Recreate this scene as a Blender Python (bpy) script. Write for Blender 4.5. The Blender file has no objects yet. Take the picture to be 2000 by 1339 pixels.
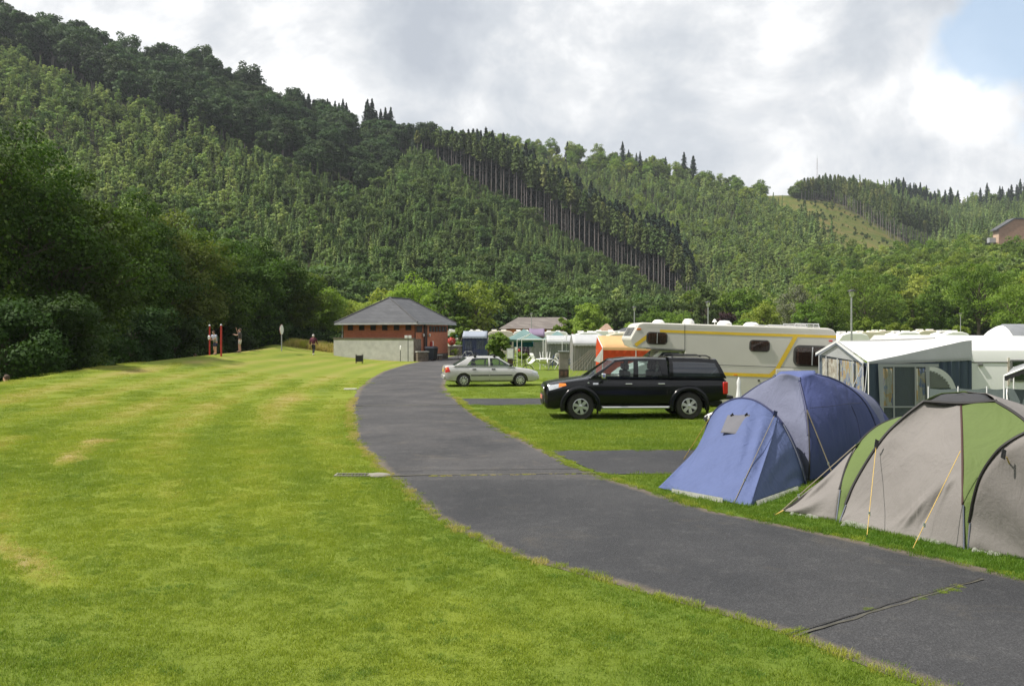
import bpy, bmesh, math, random
import numpy as np
from mathutils import Vector, Matrix, noise as mnoise

# ------------------------------------------------------------------ camera, sky, sun, exposure
scene = bpy.context.scene
COL = scene.collection
FPX = 1667.0
CAM_Z = 2.45
cam_data = bpy.data.cameras.new("camera")
cam_data.sensor_width = 36.0
cam_data.lens = 36.0 * FPX / 2000.0
cam_data.shift_y = -19.5 / 2000.0
cam_data.clip_start = 0.1
cam_data.clip_end = 6000
cam = bpy.data.objects.new("camera", cam_data)
COL.objects.link(cam)
cam.location = (0, 0, CAM_Z)
cam.rotation_euler = (math.radians(90), 0, 0)
scene.camera = cam

SUN_AZ = math.atan2(-0.97, -0.15)      # horizontal direction towards the sun, from +Y, clockwise
SUN_EL = math.radians(55)
sun_dir = Vector((math.sin(SUN_AZ) * math.cos(SUN_EL), math.cos(SUN_AZ) * math.cos(SUN_EL), math.sin(SUN_EL)))
sl = bpy.data.lights.new("sun", 'SUN')
sl.energy = 4.8
sl.angle = math.radians(0.6)
sl.color = (1.0, 0.945, 0.86)
sun = bpy.data.objects.new("sun", sl)
COL.objects.link(sun)
sun.location = (-60, -40, 90)
sun.rotation_euler = sun_dir.to_track_quat('Z', 'Y').to_euler()

vs = scene.view_settings
vs.view_transform = 'Standard'
vs.look = 'None'
vs.exposure = 0.35
vs.gamma = 1
vs.use_curve_mapping = False
scene.cycles.use_denoising = True
scene.cycles.max_bounces = 6
scene.cycles.transparent_max_bounces = 8
scene.cycles.caustics_reflective = False
scene.cycles.caustics_refractive = False


class NT:
    """small node-tree helper"""
    def __init__(s, tree):
        s.t = tree; s.n = tree.nodes; s.l = tree.links
    def node(s, typ, **kw):
        nd = s.n.new(typ)
        for k, v in kw.items():
            if k == 'inp':
                for a, b in v.items():
                    if isinstance(b, bpy.types.NodeSocket): s.l.new(b, nd.inputs[a])
                    else: nd.inputs[a].default_value = b
            else: setattr(nd, k, v)
        return nd
    def math(s, op, a, b=None, c=None, clamp=False):
        nd = s.n.new('ShaderNodeMath'); nd.operation = op; nd.use_clamp = clamp
        for i, v in enumerate((a, b, c)):
            if v is None: continue
            if isinstance(v, bpy.types.NodeSocket): s.l.new(v, nd.inputs[i])
            else: nd.inputs[i].default_value = v
        return nd.outputs[0]
    def mix(s, fac, a, b, mode='MIX'):
        nd = s.n.new('ShaderNodeMix'); nd.data_type = 'RGBA'; nd.blend_type = mode; nd.clamp_factor = True
        for key, v in ((0, fac), (6, a), (7, b)):
            if isinstance(v, bpy.types.NodeSocket): s.l.new(v, nd.inputs[key])
            else:
                if key != 0 and len(v) == 3: v = (*v, 1)
                nd.inputs[key].default_value = v
        return nd.outputs[2]
    def ramp(s, fac, stops, interp='LINEAR'):
        nd = s.n.new('ShaderNodeValToRGB'); nd.color_ramp.interpolation = interp
        els = nd.color_ramp.elements
        while len(els) < len(stops): els.new(0.5)
        for e, (p, c) in zip(els, stops):
            e.position = p
            e.color = (c, c, c, 1) if isinstance(c, (int, float)) else (*c[:3], 1)
        s.l.new(fac, nd.inputs[0])
        return nd.outputs[0]
    def noise(s, vec, scale, detail=4, rough=0.55, dist=0.0, out=0):
        nd = s.n.new('ShaderNodeTexNoise')
        nd.inputs['Scale'].default_value = scale; nd.inputs['Detail'].default_value = detail
        nd.inputs['Roughness'].default_value = rough; nd.inputs['Distortion'].default_value = dist
        if vec is not None: s.l.new(vec, nd.inputs['Vector'])
        return nd.outputs[out]
    def link(s, a, b): s.l.new(a, b)


SKY_LOBES = ((1180, 60, 7, .16), (1500, 120, 6, .14), (920, 235, 4, .22), (1890, 200, 3.2, .40), (620, 150, 6, .14), (300, 0, 14, .12), (60, -60, 10, .1),
             (800, 110, 6, -.10), (1340, 300, 7, -.12), (1720, 260, 7, -.14), (1900, 340, 7, -.12), (880, 20, 6, -.08), (1540, 330, 4, .08))
def build_world():
    w = bpy.data.worlds.new("World"); scene.world = w; w.use_nodes = True
    w.node_tree.nodes.clear()
    N = NT(w.node_tree)
    out = N.node('ShaderNodeOutputWorld')
    sky = N.node('ShaderNodeTexSky', sky_type='NISHITA', sun_disc=False)
    sky.sun_elevation = SUN_EL; sky.sun_rotation = SUN_AZ % (2 * math.pi)
    sky.air_density = 1.0; sky.dust_density = 1.2
    bg1 = N.node('ShaderNodeBackground', inp={'Strength': 0.125})
    blue = N.mix(0.35, sky.outputs[0], (5.6, 7.2, 8.6))
    N.link(blue, bg1.inputs[0])
    tc = N.node('ShaderNodeTexCoord')
    d = tc.outputs['Generated']
    mp = N.node('ShaderNodeMapping', inp={'Vector': d, 'Scale': (1.0, 1.0, 1.3), 'Location': (5.3, 2.1, 0.6)})
    n1 = N.noise(mp.outputs[0], 2.8, 12, 0.60, 0.5)
    n2 = N.noise(mp.outputs[0], 8.5, 12, 0.60, 0.35)
    n3 = N.noise(mp.outputs[0], 24.0, 6, 0.6)
    def lobe(px, py, width_deg):
        v = Vector(((px - 1000) / FPX, 1, (650 - py) / FPX)).normalized()
        dp = N.node('ShaderNodeVectorMath', operation='DOT_PRODUCT')
        nm = N.node('ShaderNodeVectorMath', operation='NORMALIZE', inp={0: d})
        N.link(nm.outputs[0], dp.inputs[0]); dp.inputs[1].default_value = v
        ang = N.math('ARCCOSINE', dp.outputs['Value'])
        return N.math('SUBTRACT', 1.0, N.math('DIVIDE', ang, math.radians(width_deg)))   # 1 at centre, 0 at the width
    def clampf(x): return N.math('MAXIMUM', x, 0.0)
    v = N.math('MULTIPLY_ADD', n1, 1.20, -0.265)
    v = N.math('MULTIPLY_ADD', n2, 0.62, v)
    v = N.math('MULTIPLY_ADD', n3, 0.10, v)
    for (px, py, wd, k) in SKY_LOBES:
        v = N.math('MULTIPLY_ADD', clampf(lobe(px, py, wd)), k, v)
    cloud = N.ramp(v, [(0.44, (0.42, 0.455, 0.51)), (0.62, (0.54, 0.57, 0.61)), (0.74, (0.68, 0.695, 0.715)), (0.83, (0.84, 0.845, 0.85)), (0.95, (0.98, 0.98, 0.98))])
    bg2 = N.node('ShaderNodeBackground', inp={'Strength': 1.0})
    N.link(cloud, bg2.inputs[0])
    hole = N.math('MAXIMUM', lobe(2000, 50, 4.8), lobe(2250, 60, 8))
    hn = N.math('MULTIPLY_ADD', n2, 1.3, -0.65)
    hm = N.math('ADD', hole, hn)
    hm = N.math('MULTIPLY_ADD', n1, 0.5, N.math('SUBTRACT', hm, 0.25))
    mask = N.ramp(hm, [(0.06, 0.0), (0.42, 0.82)], 'EASE')
    # a few more blue breaks elsewhere overhead
    mx = N.node('ShaderNodeMixShader')
    N.link(mask, mx.inputs[0]); N.link(bg2.outputs[0], mx.inputs[1]); N.link(bg1.outputs[0], mx.inputs[2])
    N.link(mx.outputs[0], out.inputs[0])
build_world()


# ------------------------------------------------------------------ placing helpers
def P(px, py, Y):
    """the point of the place at depth Y seen at photo pixel (px, py)"""
    return Vector(((px - 1000) / FPX * Y, Y, CAM_Z + (650 - py) / FPX * Y))

def PG(px, py, z=0.0):
    Y = (CAM_Z - z) * FPX / (py - 650)
    return Vector(((px - 1000) / FPX * Y, Y, z))

def lerp(a, b, t): return a + (b - a) * t

def interp(x, pts):
    if x <= pts[0][0]: return pts[0][1]
    for (x0, y0), (x1, y1) in zip(pts, pts[1:]):
        if x <= x1: return y0 + (y1 - y0) * (x - x0) / (x1 - x0)
    return pts[-1][1]

def tag(o, label=None, cat=None, group=None, kind=None):
    if label: o['label'] = label
    if cat: o['category'] = cat
    if group: o['group'] = group
    if kind: o['kind'] = kind
    return o

def thing(name, label, cat, loc=(0, 0, 0), rz=0.0, group=None):
    o = bpy.data.objects.new(name, None)
    COL.objects.link(o)
    o.location = loc; o.rotation_euler = (0, 0, rz)
    return tag(o, label, cat, group)

def copy_tree(o, parent=None):
    c = o.copy(); COL.objects.link(c); c.parent = parent
    for ch in [x for x in o.children]:
        copy_tree(ch, c)
    return c

KIDS = {}


class MB:
    """collects verts and faces for one mesh"""
    def __init__(s):
        s.v = []; s.f = []; s.m = []; s.cur = 0
    def mat(s, i): s.cur = i; return s
    def add(s, verts, faces):
        o = len(s.v); s.v += [tuple(p) for p in verts]
        for f in faces: s.f.append(tuple(i + o for i in f)); s.m.append(s.cur)
        return s
    def box(s, x0, x1, y0, y1, z0, z1):
        v = [(x, y, z) for z in (z0, z1) for y in (y0, y1) for x in (x0, x1)]
        return s.add(v, [(0, 2, 3, 1), (4, 5, 7, 6), (0, 1, 5, 4), (2, 6, 7, 3), (0, 4, 6, 2), (1, 3, 7, 5)])
    def obox(s, c, ax, ay, az):
        """box at centre c with half-axis vectors"""
        c, ax, ay, az = map(Vector, (c, ax, ay, az))
        v = [c + ax * i + ay * j + az * k for k in (-1, 1) for j in (-1, 1) for i in (-1, 1)]
        return s.add(v, [(0, 2, 3, 1), (4, 5, 7, 6), (0, 1, 5, 4), (2, 6, 7, 3), (0, 4, 6, 2), (1, 3, 7, 5)])
    def tube(s, path, r, n=8, caps=True):
        path = [Vector(p) for p in path]
        rs = r if isinstance(r, (list, tuple)) else [r] * len(path)
        rings = []
        up = None
        for i, p in enumerate(path):
            d = (path[min(i + 1, len(path) - 1)] - path[max(i - 1, 0)])
            if d.length < 1e-9: d = Vector((0, 0, 1))
            d.normalize()
            if up is None:
                up = Vector((0, 0, 1)) if abs(d.z) < 0.9 else Vector((1, 0, 0))
            a = d.cross(up)
            if a.length < 1e-6: a = d.cross(Vector((0.3, 1, 0.2)))
            a.normalize(); b = a.cross(d).normalized(); up = b
            rings.append([p + (a * math.cos(2 * math.pi * k / n) + b * math.sin(2 * math.pi * k / n)) * rs[i] for k in range(n)])
        v = [q for rg in rings for q in rg]; f = []
        for i in range(len(rings) - 1):
            for k in range(n):
                k2 = (k + 1) % n
                f.append((i * n + k, (i + 1) * n + k, (i + 1) * n + k2, i * n + k2))
        if caps:
            f.append(tuple(range(n))); f.append(tuple((len(rings) - 1) * n + k for k in reversed(range(n))))
        return s.add(v, f)
    def grid(s, rows, closed=False):
        nr = len(rows); nc = len(rows[0]); v = [p for r in rows for p in r]; f = []
        for i in range(nr - 1):
            for j in range(nc - 1 + (1 if closed else 0)):
                j2 = (j + 1) % nc
                f.append((i * nc + j, i * nc + j2, (i + 1) * nc + j2, (i + 1) * nc + j))
        return s.add(v, f)
    def poly(s, pts): return s.add(pts, [tuple(range(len(pts)))])
    def prism(s, pts, d):
        """polygon pts extruded by vector d"""
        pts = [Vector(p) for p in pts]; n = len(pts); d = Vector(d)
        v = pts + [p + d for p in pts]
        return s.add(v, [tuple(reversed(range(n))), tuple(range(n, 2 * n))] + [(i, (i + 1) % n, n + (i + 1) % n, n + i) for i in range(n)])
    def lathe(s, prof, c, axis='z', n=20):
        """prof: (r, h) pairs"""
        c = Vector(c); rings = []
        for r, h in prof:
            rg = []
            for k in range(n):
                a = 2 * math.pi * k / n; p = (r * math.cos(a), r * math.sin(a), h)
                if axis == 'y': p = (p[0], h, p[1])
                if axis == 'x': p = (h, p[0], p[1])
                rg.append(c + Vector(p))
            rings.append(rg)
        return s.grid(rings, closed=True)
    def build(s, name, mats, parent=None, smooth=True, angle=35, loc=None):
        me = bpy.data.meshes.new(name)
        me.from_pydata(s.v, [], s.f)
        if not isinstance(mats, (list, tuple)): mats = [mats]
        for m in mats: me.materials.append(m)
        if len(mats) > 1: me.polygons.foreach_set('material_index', s.m)
        bm = bmesh.new(); bm.from_mesh(me)
        bmesh.ops.remove_doubles(bm, verts=bm.verts, dist=1e-5)
        bmesh.ops.recalc_face_normals(bm, faces=bm.faces)
        bm.to_mesh(me); bm.free()
        if smooth:
            me.polygons.foreach_set('use_smooth', [True] * len(me.polygons))
            me.set_sharp_from_angle(angle=math.radians(angle))
        o = bpy.data.objects.new(name, me)
        COL.objects.link(o)
        if parent is not None: o.parent = parent
        if loc is not None: o.location = loc
        return o


def bevel(o, w=0.02, seg=2):
    m = o.modifiers.new('bevel', 'BEVEL'); m.width = w; m.segments = seg; m.limit_method = 'ANGLE'; m.angle_limit = math.radians(40)
    return o


# ------------------------------------------------------------------ materials
MATS = {}
def mat(name, col, rough=0.6, metal=0.0, var=0.12, vscale=3.0, bump=0.0, bscale=40.0, col2=None, coat=0.0, spec=0.5, dirt=0.0, trans=0.0, coords='Object'):
    if name in MATS: return MATS[name]
    m = bpy.data.materials.new(name); m.use_nodes = True
    N = NT(m.node_tree)
    b = m.node_tree.nodes['Principled BSDF']
    tc = N.node('ShaderNodeTexCoord')
    c = tc.outputs[coords]
    n = N.noise(c, vscale, 5, 0.6)
    lo = tuple(max(0, x * (1 - var)) for x in col); hi = tuple(min(1, x * (1 + var)) for x in (col2 or col))
    colr = N.ramp(n, [(0.3, lo), (0.7, hi)])
    if dirt:
        n2 = N.noise(c, vscale * 4, 6, 0.7)
        colr = N.mix(N.ramp(n2, [(0.5, 0.0), (0.75, dirt)]), colr, (0.16, 0.13, 0.09))
    N.link(colr, b.inputs['Base Color'])
    b.inputs['Roughness'].default_value = rough
    b.inputs['Metallic'].default_value = metal
    b.inputs['Specular IOR Level'].default_value = spec
    if coat: b.inputs['Coat Weight'].default_value = coat; b.inputs['Coat Roughness'].default_value = 0.08
    if trans: b.inputs['Transmission Weight'].default_value = trans
    if bump:
        bp = N.node('ShaderNodeBump', inp={'Strength': bump, 'Distance': 0.02})
        N.link(N.noise(c, bscale, 4, 0.6), bp.inputs['Height']); N.link(bp.outputs[0], b.inputs['Normal'])
    MATS[name] = m
    return m


def foliage_mat(name, c1, c2, c3=None, trans=0.35, rnd=0.35):
    """two-sided leaf material; every tree a slightly different green"""
    m = bpy.data.materials.new(name); m.use_nodes = True
    N = NT(m.node_tree); m.node_tree.nodes.clear()
    out = N.node('ShaderNodeOutputMaterial')
    oi = N.node('ShaderNodeObjectInfo')
    geo = N.node('ShaderNodeNewGeometry')
    n = N.noise(geo.outputs['Position'], 0.35, 3, 0.6)
    n2 = N.noise(geo.outputs['Position'], 2.3, 3, 0.6)
    t = N.math('MULTIPLY_ADD', n2, 0.7, N.math('MULTIPLY_ADD', n, 0.6, -0.15))
    col = N.ramp(t, [(0.25, c1), (0.75, c2)])
    if c3: col = N.mix(N.math('MULTIPLY', N.ramp(oi.outputs['Random'], [(0.6, 0.0), (1.0, 1.0)]), 0.7), col, c3)
    hs = N.node('ShaderNodeHueSaturation', inp={'Saturation': 1.0, 'Fac': 1.0})
    N.link(N.math('MULTIPLY_ADD', oi.outputs['Random'], rnd * 2, 1 - rnd), hs.inputs['Value'])
    rr = N.math('FRACT', N.math('MULTIPLY', oi.outputs['Random'], 37.7))
    N.link(N.math('MULTIPLY_ADD', rr, 0.035, 0.4825), hs.inputs['Hue'])
    N.link(col, hs.inputs['Color'])
    df = N.node('ShaderNodeBsdfPrincipled', inp={'Roughness': 0.62, 'Specular IOR Level': 0.12})
    N.link(hs.outputs[0], df.inputs['Base Color'])
    tr = N.node('ShaderNodeBsdfTranslucent')
    lc = N.mix(1.0, hs.outputs[0], (1.25, 1.35, 0.6), 'MULTIPLY')
    N.link(lc, tr.inputs[0])
    mx = N.node('ShaderNodeMixShader', inp={0: trans})
    N.link(df.outputs[0], mx.inputs[1]); N.link(tr.outputs[0], mx.inputs[2])
    N.link(mx.outputs[0], out.inputs[0])
    return m


# ------------------------------------------------------------------ scattering one object of stuff
def scatter(name, protos, pts, rots, scales, idx, extra=None):
    """one object whose vertices carry copies of the prototypes"""
    me = bpy.data.meshes.new(name)
    me.from_pydata([tuple(p) for p in pts], [], [])
    a = me.attributes.new('rot', 'FLOAT_VECTOR', 'POINT'); a.data.foreach_set('vector', np.asarray(rots, 'f').ravel())
    a = me.attributes.new('scl', 'FLOAT_VECTOR', 'POINT'); a.data.foreach_set('vector', np.asarray(scales, 'f').ravel())
    a = me.attributes.new('idx', 'INT', 'POINT'); a.data.foreach_set('value', np.asarray(idx, 'i'))
    for k, vals in (extra or {}).items():
        a = me.attributes.new(k, 'FLOAT', 'POINT'); a.data.foreach_set('value', np.asarray(vals, 'f'))
    o = bpy.data.objects.new(name, me); COL.objects.link(o)
    coll = bpy.data.collections.new(name + '_kinds')
    for i, p in enumerate(protos):
        q = bpy.data.objects.new('%s_kind_%02d' % (name, i), p); coll.objects.link(q)
    ng = bpy.data.node_groups.new(name + '_scatter', 'GeometryNodeTree')
    ng.interface.new_socket('Geometry', in_out='INPUT', socket_type='NodeSocketGeometry')
    ng.interface.new_socket('Geometry', in_out='OUTPUT', socket_type='NodeSocketGeometry')
    gi = ng.nodes.new('NodeGroupInput'); go = ng.nodes.new('NodeGroupOutput')
    ci = ng.nodes.new('GeometryNodeCollectionInfo'); ci.inputs['Collection'].default_value = coll
    ci.inputs['Separate Children'].default_value = True; ci.inputs['Reset Children'].default_value = True
    iop = ng.nodes.new('GeometryNodeInstanceOnPoints'); iop.inputs['Pick Instance'].default_value = True
    def attr(n, t):
        q = ng.nodes.new('GeometryNodeInputNamedAttribute'); q.data_type = t; q.inputs['Name'].default_value = n
        return q.outputs['Attribute']
    ng.links.new(gi.outputs[0], iop.inputs['Points']); ng.links.new(ci.outputs[0], iop.inputs['Instance'])
    ng.links.new(attr('idx', 'INT'), iop.inputs['Instance Index'])
    ng.links.new(attr('rot', 'FLOAT_VECTOR'), iop.inputs['Rotation']); ng.links.new(attr('scl', 'FLOAT_VECTOR'), iop.inputs['Scale'])
    ng.links.new(iop.outputs[0], go.inputs[0])
    mod = o.modifiers.new('scatter', 'NODES'); mod.node_group = ng
    return o
# ------------------------------------------------------------------ the lie of the land
EDGE_L = [(-30, 22.0), (-10, 11.5), (0, 6.6), (4.0, 4.15), (5.93, 2.88), (6.92, 2.24), (8.33, 1.05), (9.39, 0.0), (11.3, -1.02), (14.1, -1.94), (19.4, -3.6),
          (27.2, -5.18), (37.1, -6.68), (45, -7.5), (54.5, -8.17), (66, -8.25), (75, -7.7), (90, -6.2), (110, -3.5), (200, 10), (1400, 200)]
EDGE_R = [(-30, 26.6), (-10, 16.0), (0, 10.9), (4.0, 8.2), (8.5, 5.1), (8.98, 4.84), (10.47, 3.77), (11.67, 2.8), (13.0, 2.2), (14.85, 1.43), (17.9, 0.64), (21.5, -.19), (25.5, -1.07),
          (34, -2.45), (38.9, -3.1), (50, -3.75), (66, -3.9), (80, -3.0), (95, -1.3), (110, 0.6), (200, 14)]
CREST = [(-60, -15), (10, -15.2), (28, -16.8), (38, -18.2), (52, -19.3), (62, -19.7), (70, -19.6), (80, -21.5), (90, -25), (105, -26), (130, -24), (1400, 180)]
CREST_H = [(-60, .55), (10, .6), (28, .74), (38, .97), (52, 1.05), (62, 1.11), (70, 1.27), (85, 1.33), (100, 1.3), (120, .6), (150, 0), (1400, 0)]

def ground_z(X, Y):
    xe = interp(Y, EDGE_L); xc = interp(Y, CREST); H = interp(Y, CREST_H)
    if X >= xe: return 0.0
    if X >= xc:
        t = (xe - X) / (xe - xc)
        p = interp(Y, [(10, 1.3), (50, 1.7), (75, 2.4)])
        z = H * t ** p
        # soften the last bit before the crest
        if t > 0.86:
            k = (t - 0.86) / 0.14
            z -= H * 0.05 * k * k
        return z + 0.012 * mnoise.noise(Vector((X * .5, Y * .5, 0))) * min(1, t * 6)
    d = xc - X
    drop = min(1.0, max(0.0, (150 - Y) / 30))
    z = H * 0.95 - 0.10 * min(d, 1.2) ** 2 - max(0, d - 1.2) * 0.5
    return lerp(0.0, max(-4.2, z), drop)


def dry_lit_at(X, Y):
    """0 lush .. 1 straw: mowing streaks along the road, plus painted brightness with distance"""
    d = interp(Y, EDGE_L) - X
    a = mnoise.noise(Vector((d * .55, Y * .10, 3.1)))
    b = mnoise.noise(Vector((X * .33, Y * .22, 9.0)))
    c = mnoise.noise(Vector((X * 1.3, Y * .8, 5.0)))
    v = .45 + .14 * a + .14 * b + .07 * c
    if d > 0: v += .13 * math.sin(d * 2 * math.pi / 1.9 + .8 * b) * min(1, max(0, Y - 6) / 18)
    v += interp(Y, [(4, -.12), (9, -.04), (16, .10), (30, .20), (80, .18)])  # rises with distance: brighter, less self-shadowed far lawn put into the colour
    if X > interp(Y, EDGE_R) - .2: v -= .30
    if 0 < d < .7: v -= .1
    # worn wheel tracks running along the road
    if Y < 18 and d > 0:
        for (d0, w, k) in ((5.7, .22, .55), (7.3, .3, .3), (3.6, .2, .16)):
            q = (d + .35 * mnoise.noise(Vector((X * .2, Y * .25, 8))) - d0) / w
            if abs(q) < 2.5: v += k * math.exp(-q * q) * max(0, min(1, .55 + 1.6 * mnoise.noise(Vector((d * .2, Y * .5, 2.2)))))
    v += .18 * max(0, mnoise.noise(Vector((d * .5, Y * .18, 21.0))) - .15)
    return max(0., min(1., v))


def grass_colour(N, dry_lit):
    geo = N.node('ShaderNodeNewGeometry')
    pos = geo.outputs['Position']
    n1 = N.noise(pos, 0.9, 5, 0.6); n2 = N.noise(pos, 14.0, 4, 0.7)
    t = N.math('ADD', dry_lit, N.math('MULTIPLY_ADD', n1, 0.18, -0.09))
    t = N.math('ADD', t, N.math('MULTIPLY_ADD', n2, 0.14, -0.07))
    return N.ramp(t, [(0.0, (0.066, 0.135, 0.014)), (0.32, (0.128, 0.182, 0.022)), (0.62, (0.205, 0.245, 0.026)), (0.85, (0.285, 0.262, 0.065)), (1.0, (0.36, 0.29, 0.13))]), pos


def lawn_mat():
    m = bpy.data.materials.new('lawn'); m.use_nodes = True
    N = NT(m.node_tree); b = m.node_tree.nodes['Principled BSDF']
    at = N.node('ShaderNodeAttribute', attribute_name='dry_lit')
    col, pos = grass_colour(N, at.outputs['Fac'])
    fine = N.noise(pos, 60.0, 3, 0.8)
    col = N.mix(N.ramp(fine, [(0.35, 0.45), (0.6, 0.0)]), col, (0.06, 0.085, 0.01))
    N.link(col, b.inputs['Base Color'])
    b.inputs['Roughness'].default_value = 0.85; b.inputs['Specular IOR Level'].default_value = 0.15
    b.inputs['Sheen Weight'].default_value = 0.0
    bp = N.node('ShaderNodeBump', inp={'Strength': 0.55, 'Distance': 0.03})
    h = N.math('ADD', N.noise(pos, 45.0, 4, 0.8), N.math('MULTIPLY', N.noise(pos, 5.0, 3, 0.6), 1.5))
    N.link(h, bp.inputs['Height']); N.link(bp.outputs[0], b.inputs['Normal'])
    return m
M_LAWN = lawn_mat()

def blade_mat():
    m = bpy.data.materials.new('grass_blade'); m.use_nodes = True
    N = NT(m.node_tree); m.node_tree.nodes.clear()
    out = N.node('ShaderNodeOutputMaterial')
    at = N.node('ShaderNodeAttribute', attribute_name='dry_lit', attribute_type='INSTANCER')
    oi = N.node('ShaderNodeObjectInfo')
    t = N.math('ADD', at.outputs['Fac'], N.math('MULTIPLY_ADD', oi.outputs['Random'], 0.2, -0.1))
    col, pos = grass_colour(N, t)
    col = N.mix(1.0, col, (1.4, 1.4, 1.35), 'MULTIPLY')
    df = N.node('ShaderNodeBsdfPrincipled', inp={'Roughness': 0.5, 'Specular IOR Level': 0.3})
    N.link(col, df.inputs['Base Color'])
    tr = N.node('ShaderNodeBsdfTranslucent'); N.link(N.mix(1.0, col, (1.2, 1.25, .7), 'MULTIPLY'), tr.inputs[0])
    mx = N.node('ShaderNodeMixShader', inp={0: 0.35})
    N.link(df.outputs[0], mx.inputs[1]); N.link(tr.outputs[0], mx.inputs[2]); N.link(mx.outputs[0], out.inputs[0])
    return m
M_BLADE = blade_mat()


def build_ground():
    ys = list(np.arange(-30, 3, 3.0)) + list(np.arange(3, 24, 0.3)) + list(np.arange(24, 60, 0.8)) + list(np.arange(60, 130, 2.0)) + [135, 145, 160, 200, 300, 500, 900, 1400]
    rows = []; dry_lit = []
    for Y in ys:
        xe = interp(Y, EDGE_L); xc = interp(Y, CREST)
        left = [-1500, -600, -200, -90, xc - 30, xc - 16, xc - 11, xc - 8, xc - 6, xc - 4.5, xc - 3, xc - 2, xc - 1.2, xc - .8, xc - .4]
        mid = [lerp(xc, xe, k / 56) for k in range(57)]
        right = [xe + k * .5 for k in range(1, 24)] + [xe + 12 + k * 1.5 for k in range(1, 20)] + [xe + 55, xe + 90, xe + 160, xe + 300, xe + 700, xe + 1600]
        rows.append([(x, Y, ground_z(x, Y)) for x in left + mid + right])
        dry_lit.append([dry_lit_at(x, Y) for x in left + mid + right])
    mb = MB(); mb.grid(rows)
    me = bpy.data.meshes.new('lawn_ground'); me.from_pydata(mb.v, [], mb.f)
    me.materials.append(M_LAWN); me.polygons.foreach_set('use_smooth', [True] * len(me.polygons))
    a = me.attributes.new('dry_lit', 'FLOAT', 'POINT'); a.data.foreach_set('value', [d for r in dry_lit for d in r])
    o = bpy.data.objects.new('ground', me); COL.objects.link(o)
    tag(o, 'mown green and straw-streaked lawn that carries the whole campsite', kind='structure')
build_ground()


def asphalt_mat():
    m = bpy.data.materials.new('asphalt'); m.use_nodes = True
    N = NT(m.node_tree); b = m.node_tree.nodes['Principled BSDF']
    geo = N.node('ShaderNodeNewGeometry'); pos = geo.outputs['Position']
    big = N.noise(pos, 0.45, 5, 0.6, 0.4); fine = N.noise(pos, 55.0, 3, 0.8); vo = N.node('ShaderNodeTexVoronoi', inp={'Vector': pos, 'Scale': 70.0})
    mid = N.noise(pos, 3.0, 6, 0.7)
    base = N.ramp(big, [(0.3, (0.029, 0.030, 0.033)), (0.7, (0.051, 0.051, 0.053))])
    base = N.mix(N.ramp(mid, [(0.52, 0.0), (0.78, 0.5)]), base, (0.088, 0.087, 0.086))
    st = N.ramp(vo.outputs['Color'], [(0.1, (0.65, 0.65, 0.66)), (0.55, (0.95, 0.95, 0.95)), (0.9, (1.6, 1.6, 1.6))])
    base = N.mix(0.75, base, st, 'MULTIPLY')
    base = N.mix(N.ramp(fine, [(0.62, 0.0), (0.75, 0.5)]), base, (0.20, 0.19, 0.18))
    # moss and dust worn into the surface away from the camera
    ms = N.noise(pos, 0.8, 7, 0.75, 0.6)
    base = N.mix(N.ramp(ms, [(0.56, 0.0), (0.72, 0.30)]), base, (0.13, 0.11, 0.08))
    ol = N.node('ShaderNodeAttribute', attribute_name='old'); base = N.mix(N.math('MULTIPLY', ol.outputs['Fac'], N.ramp(big, [(.25, .35), (.75, 1.0)])), base, N.mix(1.0, base, (1.75, 1.66, 1.58), 'MULTIPLY'))
    at = N.node('ShaderNodeAttribute', attribute_name='worn'); wn = N.noise(pos, 2.2, 6, .75)
    wf = N.ramp(N.math('MULTIPLY_ADD', at.outputs['Fac'], .75, N.math('MULTIPLY', wn, .8)), [(.68, 0.), (1.1, .65)])
    base = N.mix(wf, base, N.ramp(fine, [(.3, (.10, .075, .045)), (.7, (.24, .20, .14))]))
    N.link(base, b.inputs['Base Color'])
    b.inputs['Roughness'].default_value = 0.78; b.inputs['Specular IOR Level'].default_value = 0.35
    bp = N.node('ShaderNodeBump', inp={'Strength': 0.7, 'Distance': 0.012})
    N.link(N.math('ADD', vo.outputs['Distance'], fine), bp.inputs['Height']); N.link(bp.outputs[0], b.inputs['Normal'])
    return m
M_ASPH = asphalt_mat()

def edge_jit(X, Y, s=1.0, seed=0.0):
    return s * (.07 * mnoise.noise(Vector((X * .9, Y * .9, seed))) + .05 * mnoise.noise(Vector((X * 4, Y * 4, seed + 3))))

def road_mesh():
    ys = list(np.arange(-30, 3, 1.5)) + list(np.arange(3, 40, 0.15)) + list(np.arange(40, 112, .8))
    rows = []
    for Y in ys:
        a = interp(Y, EDGE_L) + edge_jit(0, Y, 1.1, 1.0) - .03; b = interp(Y, EDGE_R) + edge_jit(0, Y, 1.1, 7.0) + .02
        w = b - a; us = [0, .12 / w, .35 / w, .8 / w, .33, .5, .67, 1 - .8 / w, 1 - .35 / w, 1 - .12 / w, 1]
        rows.append([(lerp(a, b, u), Y, 0.018 - .012 * abs(u * 2 - 1) ** 3) for u in us])
    mb = MB(); mb.grid(rows)
    o = mb.build('road', M_ASPH, smooth=True)
    at = o.data.attributes.new('worn', 'FLOAT', 'POINT')
    vals = []
    for v in o.data.vertices:
        a = interp(v.co.y, EDGE_L); b = interp(v.co.y, EDGE_R); e = min(v.co.x - a, b - v.co.x); vals.append(max(0, min(1, 1 - e / .35)))
    at.data.foreach_set('value', vals)
    at = o.data.attributes.new('old', 'FLOAT', 'POINT')
    at.data.foreach_set('value', [max(0, min(1, (v.co.y - 14.15) / .1)) * .8 if v.co.y < 30 else 1.0 for v in o.data.vertices])
    tag(o, 'dark asphalt camp road curving away from the right foreground', kind='structure')
road_mesh()

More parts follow.
